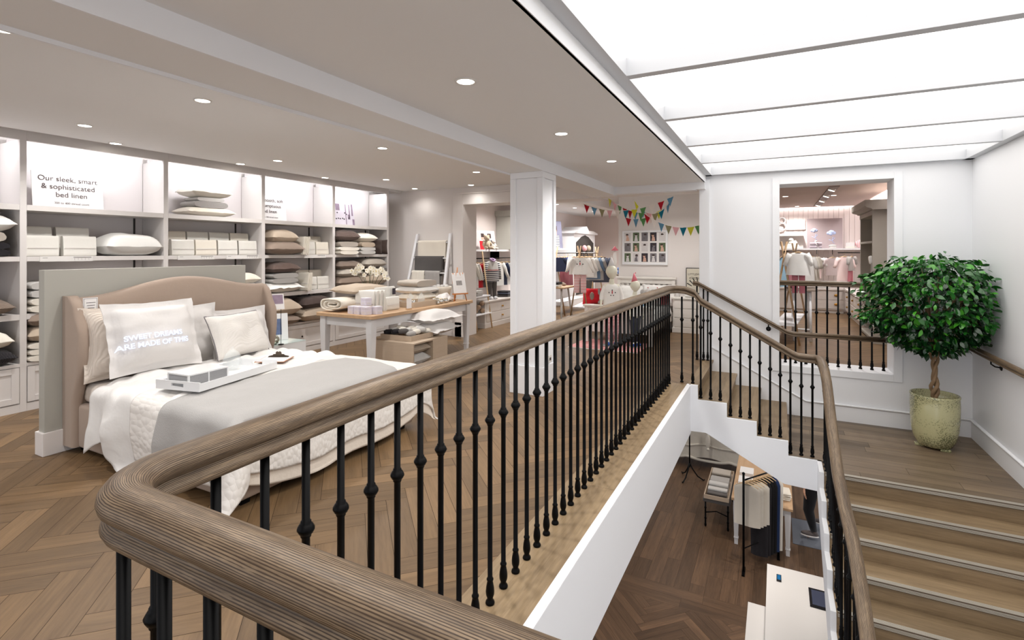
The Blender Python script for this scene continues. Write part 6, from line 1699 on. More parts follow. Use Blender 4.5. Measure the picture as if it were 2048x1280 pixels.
# end wall shelf, cloth panel, sign
sf = thing('wall_shelf', 'long white shelf on the end wall of the baby room', 'shelf', (1.2, 14.9, 1.55)); w_ = W(sf)
mb = MB(w_); mb.box(-.5, 1.93, 14.72, 15.08, 1.54, 1.58); build('board', mb, white, sf)
for x in (.876, 1.205): mb = MB(w_); mb.tube([(x, 14.73, 1.54), (x, 14.73, 1.44), (x, 14.66, 1.425)], .008, 6); build('hook', mb, iron, sf)
pn = thing('wall_panel', 'large mauve grey panel with pale blue cloud and stork pictures on the end wall', 'panel', (1.06, 15.0, 1.96)); w_ = W(pn)
mb = MB(w_); mb.box(.68, 1.44, 15.03, 15.08, 1.58, 2.33); build('board', mb, mk('mauve_board', (172, 158, 160), .7), pn)
cl = mk('cloud_blue', (196, 212, 248), .6)
def cloud(x, z, s):
    mb = MB(w_)
    for q_, (a, b, r) in enumerate(((-.04, 0, .03), (0, .015, .04), (.045, 0, .03), (0, -.012, .03), (.02, .02, .03))): mb.tube([(x + a * s, 15.03, z + b * s), (x + a * s, 15.026 - .001 * q_, z + b * s)], r * s, 14)
    build('cloud', mb, cl, pn)
cloud(.83, 2.03, 1.1); cloud(1.20, 1.96, 1.4)
for x, z in ((.85, 1.88), (1.22, 1.80)):
    mb = MB(w_); mb.tube([(x - .07, 15.027, z), (x, 15.027, z - .03), (x + .06, 15.027, z + .04), (x + .02, 15.027, z + .06), (x, 15.027, z - .03), (x + .05, 15.027, z - .10)], .006, 6); build('stork', mb, cl, pn)
ns = thing('sign_board', 'pale sign lettered newborn on the upper wall of the baby room', 'sign', (.42, 15.0, 2.1)); w_ = W(ns)
mb = MB(w_); mb.box(.22, .64, 15.04, 15.08, 2.06, 2.31); build('board', mb, mk('sign_pale', (222, 210, 208), .6), ns)
text('NEWBORN', .062, mk('sign_grey', (140, 124, 124), .6), ns, w_ @ faceM((.43, 15.038, 2.19), '-y'), sx=1.05)
mb = MB(w_); mb.box(.37, .49, 15.037, 15.039, 2.145, 2.149); build('small_print', mb, MATS['sign_grey'], ns)
nr = thing('cut_out_numeral', 'white rounded letter ornament at the left edge of the baby room wall', 'ornament', (.13, 15.0, 2.2)); w_ = W(nr)
mb = MB(w_)
for zc, rr_ in ((2.30, .07), (2.14, .09)): mb.tube([(.12 + rr_ * math.cos(R(a)), 15.02, zc + rr_ * math.sin(R(a))) for a in range(0, 361, 20)], .018, 8)
build('ornament', mb, paperm, nr)
mb = MB(); mb.box(-.45, .60, 14.9, 15.08, 1.90, 1.93); mb.box(-.45, .60, 15.05, 15.08, 1.58, 1.9); one('small_shelf', mb, cab, 'grey shelf unit below the newborn sign', 'shelf')
# things on the shelf
for k, (x, z) in enumerate(((.86, 1.581), (.86, 1.655))): one('rolled_cloth', folded_mb(.26, .18, .07, 1, seed=160 + k), mk_fab('lavender_grey', (176, 164, 172), 'weave', 200, .3), ['lower', 'upper'][k] + ' lavender grey folded cloth tied with ribbon on the baby room shelf', 'folded cloth', loc=(x, 14.88, z))
mb = MB(); mb.tube([(-.02, -.10, .15), (0, -.11, .08), (.05, -.11, -.04)], .012, 6); mb.ball((0, -.1, .14), (.03, .02, .02), 8, 6); one('ribbon', mb, paperm, 'white ribbon bow on the lavender cloth', 'ribbon', loc=(.86, 14.86, 1.62))
mb = MB(); mb.box(-.07, .07, -.04, .04, 0, .05); mb.ball((0, 0, .06), (.09, .05, .03), 10, 6); one('small_shoes', mb, fm('silver'), 'silver grey baby shoes in a box on the shelf under the stork', 'baby shoes', loc=(1.22, 14.85, 1.581))
mb = MB(); mb.box(-.08, .08, -.05, .05, 0, .10); one('picture_block', mb, paperm, 'small white framed block at the right of the baby room shelf', 'photo frame', loc=(1.58, 14.85, 1.62), bevel=.004)
mb = MB(); mb.box(-.09, .09, -.06, .06, 0, .038); one('box', mb, fm('ivory'), 'ivory box under the framed block', 'box', loc=(1.58, 14.85, 1.581), bevel=.004)
mb = MB(); mb.ball((0, 0, .10), (.12, .06, .10), 14, 10); one('round_cushion', mb, mk_stripe('pink_rings', (224, 160, 168), (244, 232, 230), 30, 'X', .5), 'round pink and white cushion at the end of the baby room shelf', 'cushion', loc=(1.80, 14.86, 1.582))
# low drawers along the end wall
ld2 = thing('drawer_chest', 'low grey chest of drawers with brass cup knobs on the end wall', 'cabinet', (.9, 14.8, 0)); w_ = W(ld2)
mb = MB(w_); mb.box(-.3, 1.45, 14.62, 15.08, .08, .56); mb.box(-.3, 1.43, 14.66, 15.08, 0, .08); build('carcass', mb, cab, ld2)
mb = MB(w_); mb.box(-.32, 1.45, 14.58, 15.08, .56, .60); build('worktop', mb, cab, ld2, bevel=.003)
for j in range(2):
    mb = MB(w_); mb.box(.82, 1.42, 14.605, 14.62, .11 + .22 * j, .31 + .22 * j); d = build('drawer', mb, cab, ld2, bevel=.003)
    mb = MB(w_); mb.ball((1.27, 14.59, .22 + .22 * j), (.045, .025, .03), 10, 8); build('knob', mb, brass, d)
one('folded_cloth', folded_mb(.3, .2, .06, 1, seed=171), fm('white'), 'white folded cloth on the low drawers below the hanging rompers', 'folded cloth', loc=(1.02, 14.8, .602))
# right-hand tall unit and lower drawers
tu = thing('tall_cabinet', 'tall grey open cabinet with cornice at the right of the baby room', 'cabinet', (1.65, 10.9, 0)); w_ = W(tu)
gp = mk('warm_grey_paint', (160, 154, 144), .55)
mb = MB(w_); mb.box(1.38, 1.92, 10.10, 10.14, 0, 2.178); build('end_panel', mb, gp, tu)
mb = MB(w_); mb.box(1.40, 1.92, 11.60, 11.64, .62, 2.178); build('end_panel', mb, gp, tu)
mb = MB(w_); mb.box(1.90, 1.92, 10.14, 11.6, 0, 2.20); build('back_panel', mb, gp, tu)
mb = MB(w_); mb.box(1.385, 1.90, 10.142, 11.598, 2.10, 2.178); build('header', mb, gp, tu)
mb = MB(w_); mb.prism([(1.92, 2.18), (1.37, 2.18), (1.35, 2.20), (1.29, 2.22), (1.27, 2.24), (1.27, 2.34), (1.92, 2.34)], 'y', 10.02, 11.72); build('cornice', mb, gp, tu)
for z in (.03, .30, .60, 1.64): mb = MB(w_); mb.box(1.39, 1.90, 10.14, 11.6, z, z + .035); build('shelf', mb, gp, tu)
rd = thing('drawer_cabinet', 'low drawer cabinet with brass knobs running along the right wall of the baby room', 'cabinet', (1.65, 13.0, 0)); w_ = W(rd)
mb = MB(w_); mb.box(1.46, 1.92, 11.68, 14.55, .08, .58); mb.box(1.49, 1.92, 11.68, 14.55, 0, .08); build('carcass', mb, cab, rd)
mb = MB(w_); mb.box(1.42, 1.92, 11.66, 14.56, .58, .62); build('worktop', mb, cab, rd, bevel=.003)
for i in range(3):
    for j in range(2):
        a = 11.74 + i * .93; mb = MB(w_); mb.box(1.447, 1.46, a, a + .90, .11 + .23 * j, .32 + .23 * j); d = build('drawer', mb, cab, rd, bevel=.003)
        mb = MB(w_); mb.ball((1.435, a + .45, .215 + .23 * j), (.022, .03, .022), 8, 6); build('knob', mb, brass, d)
mb = MB(); mb.box(-.04, .04, -.05, .05, 0, .11); one('white_box', mb, paperm, 'small white box on the upper shelf of the tall grey cabinet', 'box', loc=(1.55, 10.35, 1.676), bevel=.003)
stack('on the middle shelf of the tall grey cabinet', 1.62, 10.55, .636, [('blanket', .28, .34, .05, 'white', 'weave')])
bear((1.56, 10.55, .336), R(-70), .7, MATS['plush_white'], 'small white lamb toy on the low shelf of the tall grey cabinet')
mb = MB(); mb.ball((0, 0, .05), (.09, .10, .05), 10, 8); one('pink_hat', mb, mk_fab('pink_felt', (206, 120, 168), 'weave', 200, .3), 'pink felt hat on the low shelf of the tall grey cabinet', 'hat', loc=(1.58, 11.0, .337))
stack('on the right-hand drawer cabinet', 1.66, 12.2, .621, [('blanket', .26, .5, .05, 'silver', 'check')])
# hanging baby clothes
lw_ = fm('white'); pk2 = mk_fab('blush', (236, 214, 212), 'weave', 200, .3)
for i, (x, y, z, yaw, lab, m, h, sl, b) in enumerate((
    (.876, 14.66, 1.43, 0, 'white wrap top and trousers hanging below the shelf', lw_, .26, .22, pk2), (1.205, 14.66, 1.43, 8, 'speckled grey romper hanging below the shelf', mk_fab('speckled', (196, 184, 184), 'check', 50, .3), .44, .2, None),
    (1.27, 12.9, 1.47, 20, 'long blush sleep suit hanging in front of the right-hand drawers', pk2, .62, .22, None), (1.40, 12.9, 1.47, 60, 'grey baby top at the right end of the hanging row', fm('grey'), .30, .16, dpink),
    (1.50, 10.8, 1.50, 65, 'white baby dress first in the tall grey cabinet', lw_, .34, .12, None), (1.52, 11.0, 1.50, 65, 'brown trimmed baby dress second in the tall grey cabinet', fm('sand'), .34, .12, None), (1.54, 10.35, 1.46, 60, 'white and pink striped dress near the front of the tall grey cabinet', pk2, .46, .16, None))):
    garment((x, y, z), R(yaw), lab, .26, h, sl, m, 1.15, None, bottoms=b, bh=.30, seed=200 + i)
# front rack with the hooded robe
rk3 = rack('clothes_rack', 'wooden rack at the left of the baby room hung with pink clothes', 9.35, 11.2, .10, .30, 1.50)
garment((.30, 9.3, 1.56), R(-8), 'white hooded towelling robe hanging at the front of the rack', .26, .36, .20, fm('white'), 1.35, bottoms=dpink, bh=.34, seed=220, th=.09)
mb = MB(); mb.ball((0, 0, 0), (.06, .05, .055), 12, 8); one('robe_hood', mb, fm('white'), 'white hood of the towelling robe', 'hood', loc=(.345, 9.28, 1.49)) if False else None
for i, m in enumerate((lblue, dpink, dpink, wine, dpink, dpink)):
    garment((.08 + .035 * i, 9.6 + .13 * i, 1.49), R(62), ['pale blue dress nearest the white frame', 'dusty pink dress second on the baby rack', 'dusty pink dress third on the baby rack', 'wine dress fourth on the baby rack', 'dusty pink dress fifth on the baby rack', 'dusty pink dress last on the baby rack'][i], .26, .50, .0, m, 1.5, 'dresses on the baby rack', seed=230 + i)
for i, m in enumerate((lw_, fm('ivory'), fm('cream'))):
    garment((.43 + .05 * i, 10.1 + .2 * i, 1.49), R(35), ['white smock right of the hooded robe', 'ivory smock behind the white one', 'cream smock farthest on the rack'][i], .30, .46, .2, m, 1.2, 'smocks on the baby rack', seed=240 + i)
mb = MB(); mb.ball((0, 0, 0), (.055, .05, .05), 12, 8); mb.ball((0, 0, -.07), (.06, .05, .06), 12, 8)
one('baby_bonnet', mb, fm('ivory'), 'ivory bonnet and jacket set on the upper display in the baby room', 'bonnet', loc=(.32, 14.85, 1.79))
mb = MB(); mb.grid(lambda a, b: ((.07 + .10 * b) * math.cos(2 * math.pi * a), (.05 + .03 * b) * math.sin(2 * math.pi * a), 1.78 - .2 * b), 18, 6, cu=True); one('baby_jacket', mb, fm('ivory'), 'ivory baby jacket standing on the shelf below the newborn sign', 'jacket', loc=(.36, 14.86, 0))
# table in front
nt_ = thing('round_leg_table', 'small grey-topped table with white legs in the baby room', 'table', (.36, 10.1, 0)); w_ = W(nt_)
mb = MB(w_); mb.box(.12, .60, 9.75, 10.7, .84, .87); build('tabletop', mb, MATS['grey_wood2'], nt_, bevel=.004)
for x in (.26, .50):
    for y in (9.84, 10.6): mb = MB(w_); mb.tube([(x, y, 0), (x - .01, y, .84)], .020, 10); build('leg', mb, white, nt_)
mb = MB(w_); mb.tube([(.26, 9.84, .20), (.50, 9.84, .20)], .014, 8); build('stretcher', mb, white, nt_)
stack('on the small table in the baby room', .33, 9.95, .871, [('blanket', .2, .2, .03, 'white', 'weave')])
one('folded_cloth', folded_mb(.24, .2, .035, 1, seed=181), pinkc, 'pink folded cloth on the small table in the baby room', 'folded cloth', loc=(.26, 10.25, .872))
mb = MB(); mb.box(-.05, .05, -.06, .06, 0, .10); one('white_box', mb, paperm, 'small white box on the floor just behind the white frame', 'box', loc=(.045, 8.12, .001), bevel=.004) if False else None
mb = MB(); mb.box(-.10, .08, -.1, .1, 0, .34); one('navy_bag', mb, navy, 'navy fabric hanging low at the left edge of the opening', 'bag', loc=(.06, 9.1, .60), bevel=.02) if False else None

mb = MB(W(rd)); mb.tube([(1.92, 12.9, 1.475), (1.15, 12.9, 1.475)], .010, 8); build('hanging_rail', mb, iron, rd)
downlight(.75, 9.0, 2.62, 'added fill light just inside the opening of the baby room', watts=110)  # added lamp hidden above the opening, brightens robe and tall cabinet
downlight(1.0, 12.0, 2.62, 'downlight in front of the tall grey cabinet', watts=60)
# ---------------------------------------------------------------- ficus in the glazed pot on the landing
fx, fy = 1.52, 7.05
fp = thing('potted_ficus', 'bushy green weeping fig with braided trunk in a tall glazed pot on the landing', 'potted plant', (fx, fy, LAND))
glz = mk('pot_glaze', (178, 172, 112), .22, coat=.6)
nt = glz.node_tree; b = nt.nodes['Principled BSDF']
tc = nt.nodes.new('ShaderNodeTexCoord'); n1 = nt.nodes.new('ShaderNodeTexNoise'); n1.inputs['Scale'].default_value = 3.2; n1.inputs['Detail'].default_value = 4
n2 = nt.nodes.new('ShaderNodeTexNoise'); n2.inputs['Scale'].default_value = 90; n2.inputs['Detail'].default_value = 2
nt.links.new(tc.outputs['Object'], n1.inputs['Vector']); nt.links.new(tc.outputs['Object'], n2.inputs['Vector'])
md = nt.nodes.new('ShaderNodeMath'); md.operation = 'MULTIPLY'; nt.links.new(n1.outputs['Fac'], md.inputs[0]); nt.links.new(n2.outputs['Fac'], md.inputs[1])
cr = nt.nodes.new('ShaderNodeValToRGB'); cr.color_ramp.elements[0].position = .24; cr.color_ramp.elements[1].position = .33
cr.color_ramp.elements[0].color = (*lin((186, 182, 140)), 1); cr.color_ramp.elements[1].color = (*lin((112, 114, 84)), 1)
nt.links.new(md.outputs[0], cr.inputs[0]); nt.links.new(cr.outputs[0], b.inputs['Base Color'])
mb = MB(); mb.lathe((0, 0, 0), [(a_ * .93, b_ * 1.12) for a_, b_ in [(.13, .012), (.165, .03), (.20, .09), (.222, .18), (.232, .30), (.235, .42), (.232, .49), (.238, .505), (.232, .515), (.218, .512), (.212, .49), (.21, .42)]], 40); build('pot', mb, glz, fp)
for k in range(3):
    a = R(120 * k + 60); mb = MB(); mb.box(-.045 + .13 * math.cos(a), .045 + .13 * math.cos(a), -.03 + .13 * math.sin(a), .03 + .13 * math.sin(a), 0, .025); build('pot_foot', mb, glz, fp, bevel=.004)
mb = MB(); mb.lathe((0, 0, .49), [(.0005, 0), (.196, 0)], 30); build('soil', mb, mk('soil', (44, 34, 26), 1, bump=1, bscale=60), fp)
bark = mk('bark', (138, 112, 84), .8, var=.25, vscale=20, bump=.5, bscale=70)
for k in range(3):
    pts = []
    for i in range(19):
        t = i / 18; a = t * 11 + k * 2.09; r_ = .028 * math.sin(min(1, t * 3) * math.pi / 2) * (1 + .5 * math.sin(t * 9)) * (1 - .3 * t) + (.05 * max(0, t - .75) * 2)
        pts.append((r_ * math.cos(a), r_ * math.sin(a),   .49 + .60 * t))
    mb = MB(); mb.tube(pts, [.019 - .005 * i / 18 for i in range(19)], 10); build('trunk', mb, bark, fp)
rr = random.Random(11)
cc = Vector((-.03, 0, 1.53)); RX_, RY_, RZ_ = .60, .46, .52
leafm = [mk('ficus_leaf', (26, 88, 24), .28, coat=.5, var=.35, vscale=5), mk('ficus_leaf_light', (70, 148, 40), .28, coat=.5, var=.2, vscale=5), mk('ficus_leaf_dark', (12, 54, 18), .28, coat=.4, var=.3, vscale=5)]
tips = []
mbb = MB()
for k in range(90):
    th = rr.uniform(0, 2 * math.pi); cp = rr.uniform(-.75, 1); sp = math.sqrt(1 - cp * cp)
    d = Vector((sp * math.cos(th) * RX_, sp * math.sin(th) * RY_, cp * RZ_)) * rr.uniform(.75, 1.02)
    p1 = cc + d; p0 = Vector((rr.uniform(-.03, .03), rr.uniform(-.03, .03), 1.06 + rr.uniform(0, .1)))
    mid = p0.lerp(p1, .5) + Vector((0, 0, .08))
    if fy + p1.y > 7.56: p1.y = 7.50 - fy - rr.uniform(0, .05)
    if fx + p1.x > 1.94: p1.x = 1.90 - fx - rr.uniform(0, .05)
    mbb.tube([p0, p0.lerp(mid, .6), mid, mid.lerp(p1, .6) + Vector((0, 0, .02)), p1], [.009, .006, .0045, .003, .0018], 5)
    tips.append((p0, mid, p1))
build('branches', mbb, bark, fp)
lmb = [MB(), MB(), MB()]
def leaf(mb, p, yaw, pitch, roll, L):
    M2 = Matrix.Translation(p) @ Matrix.Rotation(yaw, 4, 'Z') @ Matrix.Rotation(pitch, 4, 'Y') @ Matrix.Rotation(roll, 4, 'X')
    sec = [(0, .06), (.25, .40), (.5, .48), (.75, .36), (.93, .12), (1.06, .0)]
    vs = []; W2 = L * .52
    for t, w_ in sec:
        z = -.22 * t * t * L
        vs += [(t * L, -w_ * W2, z + .10 * w_ * W2), (t * L, 0, z), (t * L, w_ * W2, z + .10 * w_ * W2)]
    fs = []
    for i in range(5):
        a = i * 3; fs += [(a, a + 1, a + 4, a + 3), (a + 1, a + 2, a + 5, a + 4)]
    vs = [M2 @ Vector(v) for v in vs]; o = len(mb.v)
    mb.v += [tuple(v) for v in vs]; mb.f += [tuple(i + o for i in f) for f in fs]; mb.sm += [True] * len(fs); mb.mi += [0] * len(fs)
cnt = 0
while cnt < 4200:
    th = rr.uniform(0, 2 * math.pi); cp = rr.uniform(-1, 1); sp = math.sqrt(1 - cp * cp); q = rr.random()
    rad_ = (1 - .5 * q * q) * (1 + .24 * nz(sp * math.cos(th), sp * math.sin(th), cp, 2.9))
    sx = abs(math.cos(th)) ** .85 * math.copysign(1, math.cos(th)); zz = math.copysign(abs(cp) ** .8, cp)
    p = cc + Vector((sp * sx * RX_ * 1.03, sp * math.sin(th) * RY_, zz * RZ_)) * rad_
    if cp < -.2: p.z += .04; p.x *= 1 - .12 * (-cp)
    if fy + p.y > 7.52 or fx + p.x > 1.915: continue
    yaw = math.atan2(p.y, p.x) + rr.uniform(-1.2, 1.2)
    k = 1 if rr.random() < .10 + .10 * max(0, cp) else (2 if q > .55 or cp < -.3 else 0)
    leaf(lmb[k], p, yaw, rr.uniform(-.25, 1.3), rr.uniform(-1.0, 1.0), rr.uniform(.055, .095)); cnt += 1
for k in range(26):   # stray shoots
    (p0, mid, p1) = tips[rr.randrange(len(tips))]
    d = (p1 - cc).normalized()
    for j in range(5):
        p = p1 + d * .03 * j + Vector((0, 0, .01 * j))
        if fy + p.y > 7.50 or fx + p.x > 1.90: break
        leaf(lmb[j % 2], p, math.atan2(d.y, d.x) + (1 if j % 2 else -1) * .7, .3, 0, .055)
mb = MB()
for j in range(9):
    p = Vector((-.52 - .03 * j, -.2, 1.50 - .012 * j)); leaf(lmb[0], p, math.pi + (.8 if j % 2 else -.8), .4, 0, .06)
mb.tube([(-.45, -.18, 1.52), (-.6, -.2, 1.48), (-.78, -.2, 1.41)], .002, 5); build('twig', mb, bark, fp)
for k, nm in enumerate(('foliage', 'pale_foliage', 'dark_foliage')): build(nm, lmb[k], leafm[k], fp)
# ---------------------------------------------------------------- lower shop floor seen through the stairwell
for i, (x, y) in enumerate(((-1.6, 7.2), (-.2, 8.4), (-1.8, 10.2), (.6, 10.4), (-2.4, 12.4), (-.4, 12.0), (.9, 8.2), (-1.4, 4.6), (.0, 4.6), (-1.4, 2.4), (.0, 6.6))):
    if -0.9 < x < 2.0 and y < 6.1 or (x > .1 and y < 6.1): continue
    l = bpy.data.lights.new('lower_fill', 'SPOT'); l.energy = 60; l.spot_size = R(120); l.spot_blend = .8; l.shadow_soft_size = .05; l.color = (1, .93, .86)  # unseen spots without fittings, added to brighten the lower floor
    lo = bpy.data.objects.new('lower_fill', l); COL.objects.link(lo); lo.location = (x, y, -1.0 if y > 6 and y < 7.6 and x > -.9 else -.58)
mb = MB(); mb.box(-8, 5, 16.8, 17, ZL, -.54); struct('wall_lower_end', mb, offwhite)
def Z0(t): return ZL
lt = thing('lower_table', 'white table with oak top on the lower floor seen through the stairwell', 'table', (-.22, 10.1, ZL)); w_ = W(lt)
LZ = ZL + .76
LX0, LX1, LY0, LY1 = -.66, .22, 9.02, 11.2
mb = MB(w_); mb.box(LX0, LX1, LY0, LY1, LZ - .04, LZ); build('tabletop', mb, oak, lt, bevel=.004)
mb = MB(w_); mb.box(LX0 + .06, LX1 - .06, LY0 + .06, LY1 - .06, LZ - .15, LZ - .04); build('apron', mb, tbw, lt)
for x in (LX0 + .07, LX1 - .07):
    for y in (LY0 + .07, LY1 - .07): tleg(x, y, LZ - .04, lt, tbw, z0=ZL)
# stool with upholstered seat left of the table, tray of folded jumpers on it
so = thing('upholstered_bench', 'black metal bench with grey padded seat beside the lower table', 'bench', (-.92, 9.75, ZL)); w_ = W(so)
mb = MB(w_); mb.box(-1.14, -.70, 9.38, 10.6, ZL + .43, ZL + .50); build('seat', mb, fm('charcoal'), so, bevel=.02)
for x in (-1.10, -.74):
    for y in (9.42, 10.56):
        mb = MB(w_); mb.lathe((x, y, ZL), [(.014, 0), (.020, .03), (.014, .06), (.014, .12), (.022, .14), (.014, .16), (.014, .30), (.022, .32), (.014, .34), (.014, .43)], 10); build('leg', mb, iron, so)
mb = MB(w_); mb.tube([(-1.10, 9.42, ZL + .24), (-.92, 9.42, ZL + .29), (-.74, 9.42, ZL + .24)], .010, 8); build('stretcher', mb, iron, so)
tr3 = thing('wooden_tray', 'shallow wooden tray of folded jumpers on the padded bench', 'tray', (-.92, 9.95, ZL + .505)); w_ = W(tr3)
mb = MB(w_); mb.box(-1.12, -.72, 9.36, 10.6, ZL + .505, ZL + .515); build('tray_base', mb, oakx, tr3)
for b in ((-1.12, -.72, 9.36, 9.375), (-1.12, -.72, 10.585, 10.6), (-1.12, -1.105, 9.375, 10.585), (-.735, -.72, 9.375, 10.585)): mb = MB(w_); mb.box(*b, ZL + .515, ZL + .57); build('tray_side', mb, oakx, tr3)
for k, (y, c_) in enumerate(((9.5, 'charcoal'), (9.62, 'silver'), (9.78, 'silver'), (10.02, 'grey'), (10.34, 'stone'))):
    hh = (.06, .09, .12, .10, .12)[k]
    one('folded_jumper', folded_mb(.32, (.11, .12, .13, .26, .26)[k], hh, 2, seed=100 + k), fm(c_), '%s folded jumper, %s from the near end of the bench tray' % (c_, ['first', 'second', 'third', 'fourth', 'fifth'][k]), 'folded jumper', 'folded jumpers in the bench tray', loc=(-.92, y, ZL + .518))
# boxes and tees on the table
mb = MB(); mb.box(-.11, .11, -.15, .15, 0, .08); b1 = one('white_box', mb, paperm, 'white box with a small photo at the near left corner of the lower table', 'box', loc=(-.50, 9.28, LZ), bevel=.003)
mb = MB(); mb.box(.03, .08, -.08, .0, .08, .082); build('photo_patch', mb, mauvep, b1)
for k in range(2): mb = MB(); mb.box(-.11, .11, -.14, .14, 0, .07); one('white_box', mb, paperm, ['white box behind the one with the photo on the lower table', 'farther white box on the lower table behind the rack'][k], 'box', loc=(-.48, 9.68 + .42 * k, LZ), bevel=.003)
for k in range(5): one('folded_shirt', folded_mb(.24, .28, .022, 1, seed=110 + k), fm('ivory' if k % 2 else 'cream'), '%s folded cream shirt piled at the right of the lower table' % ORD[5][k], 'folded shirt', 'folded cream shirts', loc=(.07, 9.42, LZ + .001 + .0225 * k), rot=.1 * (k % 3))
# metal rack in front of the table
mr = thing('metal_clothes_rack', 'black metal clothes rack standing in front of the lower table', 'clothes rack', (-.22, 8.75, ZL)); w_ = W(mr)
for x, y in ((-.44, 8.32), (.02, 9.0)):
    mb = MB(w_); mb.tube([(x, y, ZL), (x, y, ZL + 1.45)], .016, 10); build('post', mb, iron, mr)
    mb = MB(w_); mb.ball((x, y, ZL + 1.46), .022, 10, 8); build('finial', mb, iron, mr)
mb = MB(w_); mb.tube([(-.44, 8.32, ZL + 1.36), (.02, 9.0, ZL + 1.36)], .012, 8); build('rail', mb, iron, mr)
mb = MB(w_); mb.tube([(-.44, 8.32, ZL + .35), (.02, 9.0, ZL + .35)], .008, 8); build('lower_rail', mb, iron, mr)
mb = MB(w_); mb.box(-.46, -.42, 8.20, 8.44, ZL, ZL + .02); mb.box(.0, .04, 8.88, 9.12, ZL, ZL + .02); build('foot', mb, iron, mr)
dx, dy = .46, .68
for k in range(10):
    t = .10 + .085 * k; x, y = -.44 + dx * t, 8.32 + dy * t
    if k < 4: garment((x, y, ZL + 1.365), R(-6), 'cream blouse, %s from the left on the black metal rack' % ['first', 'second', 'third', 'fourth'][k], .36, .62, .0, fm('ivory' if k % 2 else 'cream'), 1.0, 'cream blouses on the metal rack', seed=130 + k, th=.04)
    else: garment((x, y, ZL + 1.365), R(-4), '%s trousers, %s from the right on the black metal rack' % (['black', 'black', 'black', 'black', 'dark blue', 'pale'][k - 4], ['sixth', 'fifth', 'fourth', 'third', 'second', 'first'][k - 4]), .26, 1.14, .0, [fm('black'), fm('black'), mk_fab('ink_black', (12, 12, 16), 'weave', 200, .2), MATS.get('ink_black') or fm('black'), mk_fab('indigo', (32, 52, 92), 'weave', 200, .3), fm('ivory')][k - 4], .9, 'trousers on the metal rack', 'hanging_trousers', seed=140 + k, th=.05)
# counter with tablet
dk = thing('cash_desk', 'white cash desk on the lower floor at the foot of the stairwell', 'counter', (.3, 5.6, ZL)); w_ = W(dk)
dkm = mk('desk_white', (206, 203, 200), .4)
mb = MB(w_); mb.box(-.105, .95, 3.6, 6.88, ZL + .96, ZL + 1.0); build('worktop', mb, dkm, dk, bevel=.002)
mb = MB(w_); mb.box(-.095, .93, 3.65, 6.86, ZL, ZL + .96); build('desk_body', mb, dkm, dk)
lw = thing('low_counter', 'lower white counter attached left of the cash desk', 'counter', (-.2, 5.2, ZL)); w_ = W(lw)
mb = MB(w_); mb.box(-.29, -.108, 3.8, 6.36, ZL + .76, ZL + .80); build('worktop', mb, dkm, lw, bevel=.002)
mb = MB(w_); mb.box(-.285, -.11, 3.82, 6.34, ZL, ZL + .76); build('counter_body', mb, dkm, lw)
tbk = mk('tablet_black', (16, 16, 20), .2); scr = mk('tablet_screen', (58, 64, 84), .12)
ta = thing('tablet', 'black tablet lying near the right edge of the cash desk', 'tablet', (.43, 6.42, ZL + 1.001), R(0)); 
mb = MB(); mb.box(-.12, .12, -.17, .17, 0, .012); build('case', mb, tbk, ta, bevel=.004)
mb = MB(); mb.box(-.095, .095, -.135, .135, .012, .0135); build('screen', mb, scr, ta)
mb = MB(); mb.tube([(.02, -.17, .006), (.05, -.22, .004), (.10, -.24, .004)], .003, 6); build('cable', mb, tbk, ta)
cr_ = thing('card_reader', 'small black device with a blue display on the cash desk', 'device', (.02, 6.62, ZL + 1.001)); mb = MB(); mb.box(-.025, .025, -.06, .06, 0, .018); build('case', mb, tbk, cr_, bevel=.004)
mb = MB()
for k in range(4): mb.box(-.017, .017, -.045 + .024 * k, -.030 + .024 * k, .018, .0186)
build('blue_keys', mb, mk_emit('blue_display', (40, 150, 220), .8), cr_)
# carved cabinet and stand in the back
cvm = mk('carved_paint', (206, 200, 188), .5, var=.08, vscale=10)
cv = thing('carved_cabinet', 'cream carved cabinet with curved front and scroll feet on the lower floor', 'cabinet', (-1.3, 12.4, ZL)); w_ = W(cv)
mb = MB(w_); mb.grid(lambda a, b: (-2.2 + 1.75 * a, 11.9 + .06 * math.cos(a * 4 * math.pi) * (1 - b * .3), ZL + .22 + .95 * b), 40, 8); mb.box(-2.2, -.45, 11.97, 12.6, ZL + .25, ZL + 1.17); build('body', mb, cvm, cv)
for z in (.50, .86): mb = MB(w_); mb.tube([(-2.2 + 1.75 * i / 30, 11.89 + .06 * math.cos(i / 30 * 4 * math.pi), ZL + z + .015 * math.sin(i / 30 * 6 * math.pi)) for i in range(31)], .022, 8); build('moulding', mb, cvm, cv)
mb = MB(w_); mb.tube([(-2.2 + 1.75 * i / 30, 11.89 + .06 * math.cos(i / 30 * 4 * math.pi), ZL + .25 - .10 * abs(math.cos(i / 30 * 2 * math.pi))) for i in range(31)], .03, 8); build('apron', mb, cvm, cv)
for x in (-2.12, -.53): mb = MB(w_); mb.tube([(x, 11.95, ZL + .3), (x - .03, 11.90, ZL + .12), (x, 11.88, ZL)], [.05, .035, .03], 10); build('leg', mb, cvm, cv)
mb = MB(w_); mb.ball((-1.33, 11.84, ZL + .62), (.05, .03, .16), 12, 8); mb.ball((-1.33, 11.82, ZL + .46), .035, 10, 8); build('carved_rosette', mb, cvm, cv)
for x in (-1.95, -1.05): mb = MB(w_); mb.box(x, x + .5, 11.86, 11.90, ZL + .90, ZL + 1.1); build('drawer', mb, cvm, cv, bevel=.006)
sd_ = thing('coat_stand', 'black metal stand with curved tripod feet in front of the carved cabinet', 'stand', (-1.62, 11.2, ZL)); mb = MB(); mb.tube([(0, 0, .25), (0, 0, 1.5)], .014, 8); build('pole', mb, iron, sd_)
